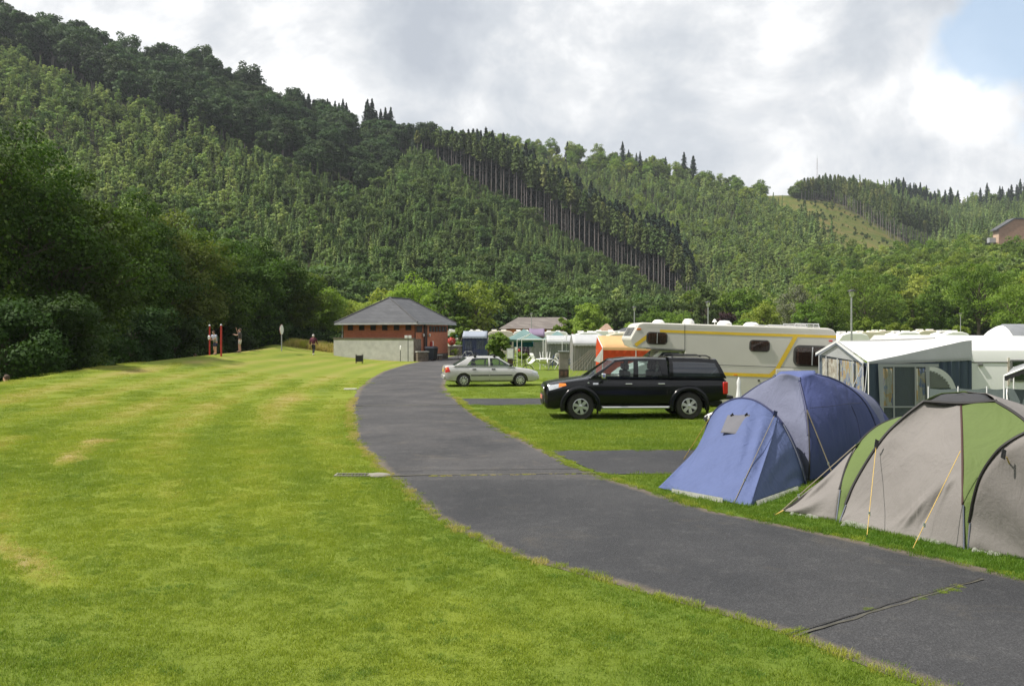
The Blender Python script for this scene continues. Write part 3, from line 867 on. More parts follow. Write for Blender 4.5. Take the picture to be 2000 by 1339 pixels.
def linked(name, me, loc, rz, sc, lab, cat, grp):
    o = bpy.data.objects.new(name, me); COL.objects.link(o)
    o.location = loc; o.rotation_euler = (0, 0, rz); o.scale = sc
    return tag(o, lab, cat, grp)

def hill_samples(px0, px1, r0, r1, spacing, seed):
    """jittered points of about equal ground spacing"""
    rr = np.random.default_rng(seed); out = []
    px = px0
    dpx = 12.0
    while px < px1:
        r = r0
        while r < r1:
            dr = .05
            a = hill_pt(px, r); b = hill_pt(px + dpx, r); c = hill_pt(px, min(r + dr, 5.0)) if r + dr <= 5 else a
            area = (b - a).to_3d().length * max(1.0, (c - a).length)
            n = rr.poisson(min(30, area / spacing ** 2))
            for _ in range(n):
                q = px + rr.uniform(0, dpx); s = min(5.0, r + rr.uniform(0, dr)); out.append((q, s, hill_pt(q, s)))
            r += dr
        px += dpx
    return out

stuff_pts, stuff_kind = [], []      # far plantation trees, all kinds
ALLP = P_YOUNG + P_YFIR + P_BROADD + P_BROAD
def kind_ix(lst): 
    base = {id(P_YOUNG): 0, id(P_YFIR): 4, id(P_BROADD): 7, id(P_BROAD): 10}[id(lst)]
    return base + random.randrange(len(lst))

# A: young plantation of the left hill and everything below the spruce edge
ind = []
def sp_edge(px):   # row of the beech band / spruce edge
    return 3.0
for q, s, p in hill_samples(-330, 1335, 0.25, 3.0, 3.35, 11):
    if s > interp(q, [(840, 3), (880, 2.8), (1000, 2.72), (1200, 2.6), (1330, 2.4)]):
        stuff_kind.append((kind_ix(P_BROADD), rng.uniform(.16, .34))); stuff_pts.append(p); continue
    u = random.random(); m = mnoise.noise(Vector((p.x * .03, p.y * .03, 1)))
    dark = interp(q, [(0, .22), (400, .40), (560, .80), (700, .95), (1300, .92)])  # share of darker trees rising rightwards; cloud shade put into the species mix
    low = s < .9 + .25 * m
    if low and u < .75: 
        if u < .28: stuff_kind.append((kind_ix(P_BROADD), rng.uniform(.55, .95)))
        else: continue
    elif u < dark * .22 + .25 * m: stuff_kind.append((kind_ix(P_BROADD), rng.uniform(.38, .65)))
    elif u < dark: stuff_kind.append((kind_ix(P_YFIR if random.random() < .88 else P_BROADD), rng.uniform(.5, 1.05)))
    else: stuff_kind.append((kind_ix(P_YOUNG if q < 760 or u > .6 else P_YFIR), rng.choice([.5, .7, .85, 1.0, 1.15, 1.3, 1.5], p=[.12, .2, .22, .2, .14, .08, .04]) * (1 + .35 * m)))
    stuff_pts.append(p)
for q, s, p in hill_samples(1325, 1560, 0.6, 4.85, 3.9, 12) + hill_samples(880, 1330, 3.5, 4.7, 4.6, 13):
    u = random.random(); x, y = proj(p)
    if in_poly(x, y, CLEAR): continue
    m = mnoise.noise(Vector((p.x * .012, p.y * .012, 4)))
    if u < .10 + .25 * max(0, m): stuff_kind.append((kind_ix(P_BROAD), rng.uniform(.5, .8)))
    elif u < .30: stuff_kind.append((kind_ix(P_YFIR), rng.uniform(.9, 1.4)))
    else: stuff_kind.append((kind_ix(P_YOUNG), rng.uniform(.6, 1.55) * (1 + .3 * m)))
    stuff_pts.append(p)
for q, s, p in hill_samples(1560, 2060, 1.0, 5.0, 5.2, 14):
    x, y = proj(p)
    if x > 1915 and p.y < 535 and y - 8 / p.y * FPX < 478: continue
    if in_poly(x, y, CLEAR): 
        if random.random() > .22: continue
        stuff_kind.append((kind_ix(P_YOUNG if random.random() < .5 else P_BROADD), rng.uniform(.12, .38))); stuff_pts.append(p); continue
    u = random.random()
    if s < 3.2 and u < .55: stuff_kind.append((kind_ix(P_BROAD), rng.uniform(.6, .95)))
    elif u < .3: stuff_kind.append((kind_ix(P_YFIR), rng.uniform(1.2, 2.2)))
    else: stuff_kind.append((kind_ix(P_YOUNG), rng.uniform(1.0, 1.7)))
    stuff_pts.append(p)
# nearest 300 young trees are trees of their own, the rest one wood
order = sorted(range(len(stuff_pts)), key=lambda i: stuff_pts[i].y)
single = set()
for i in order:
    x, y = proj(stuff_pts[i])
    if stuff_kind[i][0] < 10 and 640 < x < 1500 and len(single) < 300: single.add(i)
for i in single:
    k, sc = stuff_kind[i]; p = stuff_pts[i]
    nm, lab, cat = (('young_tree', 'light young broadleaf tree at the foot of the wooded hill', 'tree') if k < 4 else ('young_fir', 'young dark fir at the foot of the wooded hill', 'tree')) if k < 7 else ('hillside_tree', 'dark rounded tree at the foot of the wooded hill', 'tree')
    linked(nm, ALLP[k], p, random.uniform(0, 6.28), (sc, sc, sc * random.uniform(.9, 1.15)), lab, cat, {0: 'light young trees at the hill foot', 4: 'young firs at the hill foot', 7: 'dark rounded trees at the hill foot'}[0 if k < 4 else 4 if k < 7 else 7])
rest = [i for i in range(len(stuff_pts)) if i not in single]
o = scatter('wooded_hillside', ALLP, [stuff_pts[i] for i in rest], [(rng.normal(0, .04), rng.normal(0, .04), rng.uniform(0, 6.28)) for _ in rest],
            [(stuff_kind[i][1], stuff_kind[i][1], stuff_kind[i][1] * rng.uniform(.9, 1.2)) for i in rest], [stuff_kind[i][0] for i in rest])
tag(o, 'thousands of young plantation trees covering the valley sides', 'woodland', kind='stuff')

# B: mature dark broadleaf wood along the top of the left hill
nb = 0
over_pts, over_k = [], []
ridge = [t for t in hill_samples(-120, 835, 3.0, 5.0, 7.8, 21) if t[0] < 772 or t[1] > 4.3]
ridge.sort(key=lambda t: t[1] * 80 - (200 if t[1] > 4.75 else 0))
for q, s, p in ridge:
    if nb >= 296: over_pts.append(p); over_k.append((random.randrange(5), rng.uniform(.75, 1.1))); continue
    x, y = proj(p)
    sc = rng.uniform(.75, 1.15) * interp(q, [(0, 1.15), (500, 1.0), (760, .75)]) * (1.0 if s < 4.5 else 1.12)
    edge = s < 3.12 or s > 4.8
    linked('ridge_tree', random.choice(P_BEECH), p, random.uniform(0, 6.28), (sc, sc, sc * random.uniform(.9, 1.15)),
           'tall dark broadleaf tree in the old wood along the left ridge', 'tree', 'old wood on the left ridge'); nb += 1
for q in list(range(572, 684, 4)) + list(range(716, 762, 5)):
    p = hill_pt(q + random.uniform(-3, 3), 4.97); sc = rng.uniform(.75, 1.05) * (1.0 if q < 700 else 1.15)
    linked('ridge_spruce', random.choice(P_SPRF), p, random.uniform(0, 6.28), (sc, sc, sc), 'dark spiky spruce on the skyline of the left ridge', 'tree', 'skyline spruces on the left ridge')

o = scatter('ridge_wood', P_BEECH, over_pts, [(0, 0, rng.uniform(0, 6.28)) for _ in over_pts], [(k[1],) * 3 for k in over_k], [k[0] for k in over_k])
tag(o, 'inner mass of the dark old wood along the left ridge', 'woodland', kind='stuff')
# C: the stand of tall spruces whose bare trunks show
def put_spruce(p, h, lab, grp, edge=True):
    k = random.randrange(5); tm, cm = P_SPR[k]; hh = (29, 31, 28, 30, 27)[k]; sc = h / hh
    t = thing('tall_spruce', lab, 'tree', p, random.uniform(0, 6.28), grp)
    w = max(.8, sc)
    for nm, me in (('trunk', tm), ('crown', cm)):
        oo = bpy.data.objects.new(nm, me); COL.objects.link(oo); oo.parent = t; oo.scale = (w, w, sc)
for row, (r, step) in enumerate([(3.0, 7.5), (3.07, 13)]):
    q = 815.0
    while q < 1352:
        p = hill_pt(q, r + random.uniform(-.02, .02)); h = interp(q, [(815, 15), (900, 24), (960, 29), (1300, 29), (1352, 22)]) * random.uniform(.88, 1.08)
        put_spruce(p, h, ('tall spruce with bare pale trunk at the front edge of the dark stand', 'tall spruce just behind the front trunks of the dark stand')[row],
                   ('front row of the tall spruce stand', 'second row of the tall spruce stand')[row])
        q += step * random.uniform(.5, 1.5)
for r in (3.13, 3.2, 3.28, 3.38):  # full crowns in dark needles put the stand's inner shade into the trees
    q = 812.0
    while q < 1352:
        p = hill_pt(q, r + random.uniform(-.03, .03)); h = interp(q, [(815, 14), (900, 21), (960, 27), (1300, 27), (1352, 20)]) * random.uniform(.85, 1.1) / 18
        linked('dark_spruce', P_SPRF[random.randrange(3)], p, random.uniform(0, 6.28), (h * .95, h * .95, h), 'full-crowned spruce behind the bare trunks, stand shade put into dark needles', 'tree', 'inner trees of the tall spruce stand')
        q += 9.5 * random.uniform(.6, 1.4)
fp, fk = [], []
for q in np.arange(640, 900, 1.6): fp.append(hill_pt(q, random.uniform(4.4, 5.0) if q < 800 else random.uniform(3.2, 5.0))); fk.append(random.uniform(.35, .8))
for q in np.arange(1545, 1860, 1.5): fp.append(hill_pt(q, random.uniform(4.88, 5.0))); fk.append(random.uniform(.6, 1.1))
o = scatter('understorey', P_BROADD, fp, [(0, 0, random.uniform(0, 6.28)) for _ in fp], [(k,) * 3 for k in fk], [random.randrange(3) for _ in fp])
tag(o, 'low leafy understorey closing the skyline between the tall trees', 'undergrowth', kind='stuff')
# F: the smaller stand on the right-hand hill
for row, (r0, dr, step) in enumerate([(4.0, 0, 5.2), (4.12, 0, 7), (4.27, 0, 9)]):
    q = 1566.0
    while q < 1850:
        rr_ = interp(q, [(1560, 4.85), (1600, 4.75), (1650, 4.55), (1700, 4.25), (1750, 4.0), (1850, 3.95)]) + (r0 - 4.0)
        if rr_ < 5:
            p = hill_pt(q, rr_); put_spruce(p, interp(q, [(1560, 16), (1620, 24), (1700, 28), (1850, 27)]) * random.uniform(.88, 1.07),
                   'tall bare-trunked spruce along the clearing on the right-hand hill', 'spruce stand beside the hillside clearing')
        q += step * random.uniform(.6, 1.4)
# D/G: skyline trees of the middle and right hills
for q, s, p in hill_samples(850, 1490, 4.70, 5.0, 10.5, 31):
    if q > 1490: continue
    sc = rng.uniform(.8, 1.3)
    linked('hilltop_tree', random.choice(P_BROAD), p, random.uniform(0, 6.28), (sc, sc, sc * 1.05), 'rounded green tree in the belt along the middle hilltop', 'tree', 'broadleaf belt on the middle hilltop')
for q, h in [(1108, .9), (1216, 1.2), (1228, .9), (1243, .8), (1262, .9), (1278, .85), (1300, .95), (1336, 1.35), (1354, 1.55), (1290, .8), (1250, .9), (1320, .85)]:
    p = hill_pt(q, 4.93)
    linked('hilltop_spruce', random.choice(P_SPRF), p, random.uniform(0, 6.28), (h * .95, h * .95, h), 'dark spruce standing up from the middle hill skyline', 'tree', 'dark spruces on the middle hilltop')
for q in list(range(1742, 1838, 7)) + list(range(1846, 1872, 8)) + [1912, 1925] + list(range(1950, 2060, 9)):
    p = hill_pt(q + random.uniform(-3, 3), 4.85); sc = rng.uniform(1.0, 1.35)
    linked('hilltop_spruce', random.choice(P_SPRF), p, random.uniform(0, 6.28), (sc, sc, sc * 1.1), 'dark spruce on the skyline of the right-hand hill', 'tree', 'dark spruces on the right hilltop')
for q, s, p in hill_samples(1560, 2050, 4.85, 5.0, 11.0, 33):
    sc = rng.uniform(.8, 1.3) * (1.2 if q < 1740 else 1)
    linked('hilltop_tree', random.choice(P_BROAD), p, random.uniform(0, 6.28), (sc, sc, sc * 1.1), 'rounded green tree on the right-hand hilltop', 'tree', 'broadleaf trees on the right hilltop')
# H: broadleaf belt at the foot of the right-hand hill and below the brick house
for q, s, p in hill_samples(1560, 2080, .1, 2.1, 7.4, 41) + hill_samples(1340, 1560, .1, .7, 8.0, 42) + hill_samples(640, 1340, .02, .45, 8.5, 43):
    sc = rng.uniform(.7, 1.05) * (.8 if s > 1.3 and q > 1900 else 1)
    x, y = proj(p)
    if x > 1915 and y - 12 * sc / p.y * FPX < 470: continue
    left = q < 1340
    linked('valley_tree', random.choice(P_BROAD if not left or random.random() < .22 else P_BROADD), p, random.uniform(0, 6.28), (sc, sc, sc * .98),
           ('full green broadleaf tree on the lower slope at right', 'dark broadleaf tree along the valley foot behind the caravans')[left], 'tree', ('trees on the lower right slope', 'trees along the valley foot')[left])

# ------------------------------------------------------------------ grass blades close to the camera
def blade_patch(seed, n, size, h0, h1, w):
    r = np.random.default_rng(seed)
    c = np.stack([r.uniform(-size, size, n), r.uniform(-size, size, n), np.zeros(n)], 1)
    az = r.uniform(0, 2 * math.pi, n); h = r.uniform(h0, h1, n); lean = r.uniform(.1, .9, n) * h
    la = r.uniform(0, 2 * math.pi, n)
    side = np.stack([np.cos(az), np.sin(az), np.zeros(n)], 1) * w / 2
    mid = c + np.stack([np.cos(la) * lean * .35, np.sin(la) * lean * .35, h * .6], 1)
    tip = c + np.stack([np.cos(la) * lean, np.sin(la) * lean, h], 1)
    q = np.stack([c - side, c + side, mid + side * .7, mid - side * .7], 1)
    q2 = np.stack([mid - side * .7, mid + side * .7, tip + side * .1, tip - side * .1], 1)
    return quads_mesh('turf_tuft', [(np.concatenate([q, q2]), M_BLADE)])
TURF = [blade_patch(50 + i, 420, .19, .014, .038, .0050) for i in range(4)] + [blade_patch(60 + i, 110, .10, .035, .075, .0055) for i in range(3)]
pts, rots, scs, ix, dr = [], [], [], [], []
r2 = random.Random(9)
def on_asphalt(X, Y):
    a = interp(Y, EDGE_L) - .02; b = interp(Y, EDGE_R) + .02
    if a < X < b: return True
    if X > -3 and 28.85 < Y < 32.1: return True
    if X > b - .1 and Y > 14 and 14.66 < Y - (X - 1.5) * .07 and Y - (X - 1.0) * .035 < 17.75: return True
    return False
Y = 3.3
while Y < 46:
    st = .24 if Y < 12 else (.30 if Y < 19 else (.42 if Y < 30 else .6))
    X = -.66 * Y - .8
    while X < .66 * Y + .8:
        x = X + r2.uniform(-.12, .12); y = Y + r2.uniform(-.12, .12)
        if not on_asphalt(x, y) and r2.random() < interp(y, [(20, 1.0), (46, .25)]) and not (x > 6 and y > 34):
            d = dry_lit_at(x, y); pts.append((x, y, ground_z(x, y) - .004)); rots.append((0, 0, r2.uniform(0, 6.28)))
            s = (1.0 if y < 12 else 1.25) * (.7 + .6 * r2.random()) * (1.25 if x > interp(y, EDGE_R) else 1.0)
            scs.append((st / .24, st / .24, s * (1.15 - .6 * d))); ix.append(r2.randrange(4)); dr.append(d)
        X += st
    Y += st
# longer tufts along the asphalt edges and in the road seams
def edge_line(tab, side, y0, y1, step):
    y = y0
    while y < y1:
        x = interp(y, tab) + side * r2.uniform(-.05, .10); yy = y
        if r2.random() < .85 and not (side > 0 and 14.7 < y < 17.8):
            d = min(1, dry_lit_at(x, y) + r2.uniform(.05, .55)); pts.append((x, yy, ground_z(x, yy) + .008)); rots.append((0, 0, r2.uniform(0, 6.28)))
            s = r2.uniform(.45, .95) * (1 if y < 20 else 1.4); scs.append((s, s, s * .8)); ix.append(4 + r2.randrange(3)); dr.append(d)
        y += step * r2.uniform(.6, 1.3)
edge_line(EDGE_L, -1, 3.8, 32, .10); edge_line(EDGE_R, 1, 4.5, 32, .10)
# coarser clover-like clumps in the near lawn
for k in range(2600):
    y = 3.6 + 12 * r2.random() ** 1.4; x = r2.uniform(-.66, .5) * y
    if x > interp(y, EDGE_L) - .25 or mnoise.noise(Vector((x * .8, y * .8, 31))) + .35 * r2.random() < .12: continue
    pts.append((x, y, ground_z(x, y) + .002)); rots.append((0, 0, r2.uniform(0, 6.28))); s = r2.uniform(.35, .8); scs.append((s, s, s * .50)); ix.append(4 + r2.randrange(3)); dr.append(max(0, dry_lit_at(x, y) - r2.uniform(.0, .35)))
def seam_tufts(a, b, n, spread, s0, dd):
    for k in range(n):
        c = a.lerp(b, r2.random()); pts.append((c.x + r2.gauss(0, spread), c.y + r2.gauss(0, spread * .6), .014)); rots.append((0, 0, r2.uniform(0, 6.28)))
        s = s0 * r2.uniform(.5, 1.1); scs.append((s, s, s * .55)); ix.append(4 + r2.randrange(3)); dr.append(min(1, max(0, dd + r2.uniform(-.2, .2))))
seam_tufts(PG(1795, 1172), PG(1878, 1148), 26, .025, .42, .45); seam_tufts(PG(1683, 1196), PG(1705, 1192), 7, .02, .4, .4); seam_tufts(PG(1530, 1240), PG(1570, 1232), 12, .035, .5, .6)
seam_tufts(PG(840, 931), PG(1165, 926), 60, .035, .42, .85); seam_tufts(PG(1065, 880), PG(1120, 912), 40, .06, .9, .45); seam_tufts(PG(1120, 912), PG(1180, 930), 16, .05, .8, .5)
o = scatter('grass', TURF, pts, rots, scs, ix, {'dry_lit': dr})
tag(o, 'short mown grass blades on the near lawn and road edges', 'grass', kind='stuff')
print('COUNTS hill stuff', len(stuff_pts), 'ridge', nb, 'grass', len(pts))
# ------------------------------------------------------------------ shared vehicle materials
def glass_mat(name, tint, refl=.12, opac=.25, body=(.01, .012, .014)):
    m = bpy.data.materials.new(name); m.use_nodes = True
    N = NT(m.node_tree); m.node_tree.nodes.clear()
    out = N.node('ShaderNodeOutputMaterial')
    tr = N.node('ShaderNodeBsdfTransparent', inp={0: (*tint, 1)})
    df = N.node('ShaderNodeBsdfDiffuse', inp={0: (*body, 1)})
    gl = N.node('ShaderNodeBsdfGlossy', inp={'Roughness': .03, 'Color': (1, 1, 1, 1)})
    m1 = N.node('ShaderNodeMixShader', inp={0: opac}); N.link(tr.outputs[0], m1.inputs[1]); N.link(df.outputs[0], m1.inputs[2])
    lw = N.node('ShaderNodeLayerWeight', inp={'Blend': .12})
    f = N.math('MULTIPLY_ADD', lw.outputs['Fresnel'], .55, refl * .5, clamp=True)
    m2 = N.node('ShaderNodeMixShader'); N.link(f, m2.inputs[0]); N.link(m1.outputs[0], m2.inputs[1]); N.link(gl.outputs[0], m2.inputs[2])
    N.link(m2.outputs[0], out.inputs[0])
    return m
M_GLASS = glass_mat('window_glass', (.62, .72, .70), .07, .12)
M_GLASS_DARK = glass_mat('tinted_glass', (.10, .13, .17), .16, .45, (.020, .027, .042))
M_GLASS_VAN = glass_mat('brown_glass', (.30, .26, .24), .06, .35, (.05, .035, .03))
M_BLACK = mat('black_paint', (.003, .0033, .0045), .22, .0, var=.1, coat=.30, spec=.30)
M_BLACKTRIM = mat('black_plastic', (.018, .018, .019), .55, var=.2, vscale=20)
M_SILVER = mat('silver_paint', (.50, .49, .475), .34, .35, var=.03, coat=.6)
M_CHROME = mat('chrome', (.75, .75, .76), .15, 1.0, var=.03)
M_ALU = mat('alloy', (.68, .68, .69), .35, .7, var=.06, vscale=30)
M_TYRE = mat('tyre_rubber', (.022, .021, .020), .85, var=.3, vscale=15, dirt=.3)
M_RED = mat('tail_lamp_red', (.55, .02, .015), .2, var=.1, coat=.5)
M_ORANGE = mat('indicator_orange', (.85, .22, .02), .2, var=.1, coat=.5)
M_LAMP = mat('headlamp_glass', (.62, .64, .66), .08, .5, var=.2, vscale=40, coat=.6)
M_SEAT = mat('car_seat_cloth', (.05, .05, .055), .9)
M_DARKBLUE = mat('dark_green_paint', (.018, .035, .040), .25, .2, coat=.7)
M_PLATE = mat('number_plate', (.62, .46, .05), .5)
M_PLATE_W = mat('number_plate_red', (.60, .22, .16), .5)

SEC = [(0, 0), (.86, 0), (.965, .07), (.995, .25), (1.0, .45), (.985, .66), (.955, .84), (.90, .955), (.80, 1.0), (.45, 1.012), (0, 1.018)]
def sec_pt(st, k):
    x, zb, zt, w = st; fy, fz = SEC[k]; return (x, w * fy, zb + (zt - zb) * fz)
def st_at(sts, x):
    xs = [s[0] for s in sts]
    if x >= xs[0]: return sts[0]
    for a, b in zip(sts, sts[1:]):
        if x >= b[0]:
            t = (a[0] - x) / (a[0] - b[0]); return tuple(lerp(p, q, t) for p, q in zip(a, b))
    return sts[-1]
def side_y(sts, x, z):
    st = st_at(sts, x); pts = [sec_pt(st, k) for k in range(1, 9)]
    if z <= pts[0][2]: return pts[0][1]
    for a, b in zip(pts, pts[1:]):
        if z <= b[2]: return lerp(a[1], b[1], (z - a[2]) / max(1e-6, b[2] - a[2]))
    return pts[-1][1]

def refine(sts, step=.10):
    out = []
    for a, b in zip(sts, sts[1:]):
        n = max(1, int((a[0] - b[0]) / step)); out += [tuple(lerp(p, q, i / n) for p, q in zip(a, b)) for i in range(n)]
    return out + [sts[-1]]

def apply_bool(o, cutters):
    for c in cutters:
        m = o.modifiers.new('cut', 'BOOLEAN'); m.operation = 'DIFFERENCE'; m.object = c; m.solver = 'EXACT'
    bpy.context.view_layer.update()
    dg = bpy.context.evaluated_depsgraph_get()
    me = bpy.data.meshes.new_from_object(o.evaluated_get(dg))
    o.modifiers.clear(); old = o.data; o.data = me
    for p in me.polygons: p.use_smooth = True
    me.set_sharp_from_angle(angle=math.radians(32))
    for c in cutters: bpy.data.objects.remove(c)

def patch_on_side(sts, xz, s, off=.004, nx=8, nz=6):
    """bilinear patch with corners xz (4 of (x,z)) laid on the body side; s = +1 left, -1 right"""
    a, b, c, d = xz; rows = []
    for j in range(nz + 1):
        v = j / nz; r = []
        for i in range(nx + 1):
            u = i / nx
            x = lerp(lerp(a[0], b[0], u), lerp(d[0], c[0], u), v); z = lerp(lerp(a[1], b[1], u), lerp(d[1], c[1], u), v)
            r.append((x, s * (side_y(sts, x, z) + off), z))
        rows.append(r)
    return rows

def wheel(parent, x, y, s, r, width, rim_r, style='six', tyre_mat=None):
    t = MB(); w = width
    t.lathe([(rim_r * .97, -w * .42), (rim_r * 1.02, -w * .5), (r * .90, -w * .5), (r * .975, -w * .40), (r, -w * .22), (r, w * .22), (r * .975, w * .40), (r * .90, w * .5), (rim_r * 1.02, w * .5), (rim_r * .97, w * .42), (rim_r * .97, -w * .42)], (0, 0, 0), 'y', 32)
    wh = t.build('wheel', M_TYRE, parent, loc=(x, y - s * w * .5, r))
    m = MB(); o = s * w * .5
    m.lathe([(rim_r * 1.0, o * .95), (rim_r * .93, o * 1.02), (rim_r * .88, o * .8), (rim_r * .86, o * .25)], (0, 0, 0), 'y', 32)
    n = {'six': 6, 'eight': 9}[style]
    for k in range(n):
        a = 2 * math.pi * k / n + .3; wd = rim_r * (.20 if style == 'six' else .12)
        ca, sa = math.cos(a), math.sin(a)
        c0, c1 = rim_r * .22, rim_r * .90
        pa = [(c0 * ca - wd * .8 * sa, c0 * sa + wd * .8 * ca), (c0 * ca + wd * .8 * sa, c0 * sa - wd * .8 * ca), (c1 * ca + wd * 1.1 * sa, c1 * sa - wd * 1.1 * ca), (c1 * ca - wd * 1.1 * sa, c1 * sa + wd * 1.1 * ca)]
        m.prism([(p[0], o * .93, p[1]) for p in pa], (0, -o * .22, 0))
    m.lathe([(0, o * 1.02), (rim_r * .16, o * 1.0), (rim_r * .27, o * .9), (rim_r * .27, o * .6)], (0, 0, 0), 'y', 20)
    m.build('rim', M_ALU, wh, angle=40)
    d = MB(); d.lathe([(0, o * .45), (rim_r * .88, o * .42), (rim_r * .88, o * .1)], (0, 0, 0), 'y', 24)
    d.build('brake_disc', M_BLACKTRIM, wh)
    return wh

def greenhouse(parent, lines, belt, roof, wb, wr, mbody, mglass, name='roof', front=True, rear=True, crown=.035, glass_lv=(.07, .88), front_glass=True, rear_glass=True, bow=0.10):
    """lines: [(xb, xt, kind of the cell that follows)] front to rear"""
    body = MB(); glasses = []
    lv = [0, glass_lv[0], .3, .55, .75, glass_lv[1], 1.0]
    def pt(xb, xt, t, s): 
        x = lerp(xb, xt, t); return (x, s * (lerp(wb, wr, t ** 1.25) + .03 * math.sin(t * math.pi)), lerp(belt(xb), roof(xt), t))
    for s in (1, -1):
        for (a, b) in zip(lines, lines[1:]):
            n = 4
            for i in range(n):
                x0b, x1b = lerp(a[0], b[0], i / n), lerp(a[0], b[0], (i + 1) / n); x0t, x1t = lerp(a[1], b[1], i / n), lerp(a[1], b[1], (i + 1) / n)
                for j in range(len(lv) - 1):
                    q = [pt(x0b, x0t, lv[j], s), pt(x1b, x1t, lv[j], s), pt(x1b, x1t, lv[j + 1], s), pt(x0b, x0t, lv[j + 1], s)]
                    if a[2] == 'glass' and glass_lv[0] <= lv[j] < glass_lv[1]: continue
                    body.add(q, [(0, 1, 2, 3)])
            if a[2] == 'glass':
                g = MB(); rows = []
                for t in (glass_lv[0], .3, .55, .75, glass_lv[1]):
                    rows.append([tuple(Vector(pt(lerp(a[0], b[0], i / n), lerp(a[1], b[1], i / n), t, s)) * 1.0 + Vector((0, -s * .006, 0))) for i in range(n + 1)])
                g.grid(rows); g.build('window', mglass, parent)
    # roof
    n = 10; rows = []
    xs0, xs1 = lines[0][1], lines[-1][1]
    nl = 14
    for i in range(nl + 1):
        x = lerp(xs0, xs1, i / nl); r = []
        for k in range(n + 1):
            v = -1 + 2 * k / n
            r.append((x + (bow * (1 - v * v) if i == 0 else -bow * .5 * (1 - v * v) if i == nl else 0) , wr * v, roof(x) + crown * (1 - v ** 4)))
        rows.append(r)
    body.grid(rows)
    # front and rear screens
    for (ln, sign, has, gl, nm) in ((lines[0], 1, front, front_glass, 'windscreen'), (lines[-1], -1, rear, rear_glass, 'rear_window')):
        if not has: continue
        rows = []; tl = [0, .06, .3, .6, .92, 1.0]
        vs_ = [-1, -.93] + [-.93 + 1.86 * k / 8 for k in range(1, 8)] + [.93, 1]
        for t in tl:
            r = []
            for v in vs_:
                x = lerp(ln[0], ln[1], t); w = lerp(wb, wr, t ** 1.25) + .03 * math.sin(t * math.pi)
                r.append((x + sign * bow * (1.0 if t == 1 else 1) * (1 - v * v) * (1 if sign > 0 else .5), w * v, lerp(belt(ln[0]), roof(ln[1]), t) + t * crown * (1 - v ** 4)))
            rows.append(r)
        g = MB()
        for j in range(len(tl) - 1):
            for k in range(len(vs_) - 1):
                q = [rows[j][k], rows[j][k + 1], rows[j + 1][k + 1], rows[j + 1][k]]
                if gl and .06 <= tl[j] < .92 and -.93 <= vs_[k] < .93: g.add(q, [(0, 1, 2, 3)])
                else: body.add(q, [(0, 1, 2, 3)])
        if gl: g.build(nm, mglass, parent)
    o = body.build(name, mbody, parent, angle=50)
    return o

def car_body(parent, sts, wheels, arch_r, paint, inner=.34):
    m = MB(); st = refine(sts); rows = []
    for s in st:
        half = [sec_pt(s, k) for k in range(len(SEC))]
        rows.append([(p[0], -p[1], p[2]) for p in reversed(half[1:])] + half[:1] + half[1:])
    # close the section along the top
    rows = [r[:-1] + [r[-1]] for r in rows]
    g = MB()
    rows2 = []
    for r in rows: rows2.append(r)        # from top centre right, down, to top centre left
    nv = len(rows2[0])
    g.grid(rows2)
    g.add([], [])
    # end caps
    g.add(rows2[0][:-1], [tuple(range(nv - 1))]); g.add(rows2[-1][:-1], [tuple(reversed(range(nv - 1)))])
    b = g.build('body', paint, parent)
    cut = []
    for (x, r) in wheels:
        for s in (1, -1):
            c = MB(); c.lathe([(0, -.2), (arch_r, -.2), (arch_r, .2), (0, .2)], (0, 0, 0), 'y', 36)
            k = c.build('cutter', paint, parent, smooth=False); k.location = (x, s * (st_at(sts, x)[3] - inner * .5 + .1 - .03), r); cut.append(k)
    bpy.context.view_layer.update()
    apply_bool(b, cut)
    for (x, r) in wheels:
        for s in (1, -1):
            wl = MB(); w = st_at(sts, x)[3]
            pts = [(arch_r * 1.0, s * (w - .03)), (arch_r * 1.0, s * (w - inner))]
            rows = [[(x + rr * math.cos(a), yy, r + rr * math.sin(a)) for a in [math.radians(-10 + 200 * k / 20) for k in range(21)]] for rr, yy in pts]
            wl.grid(rows); wl.build('wheel_arch', M_BLACKTRIM, parent)
    return b

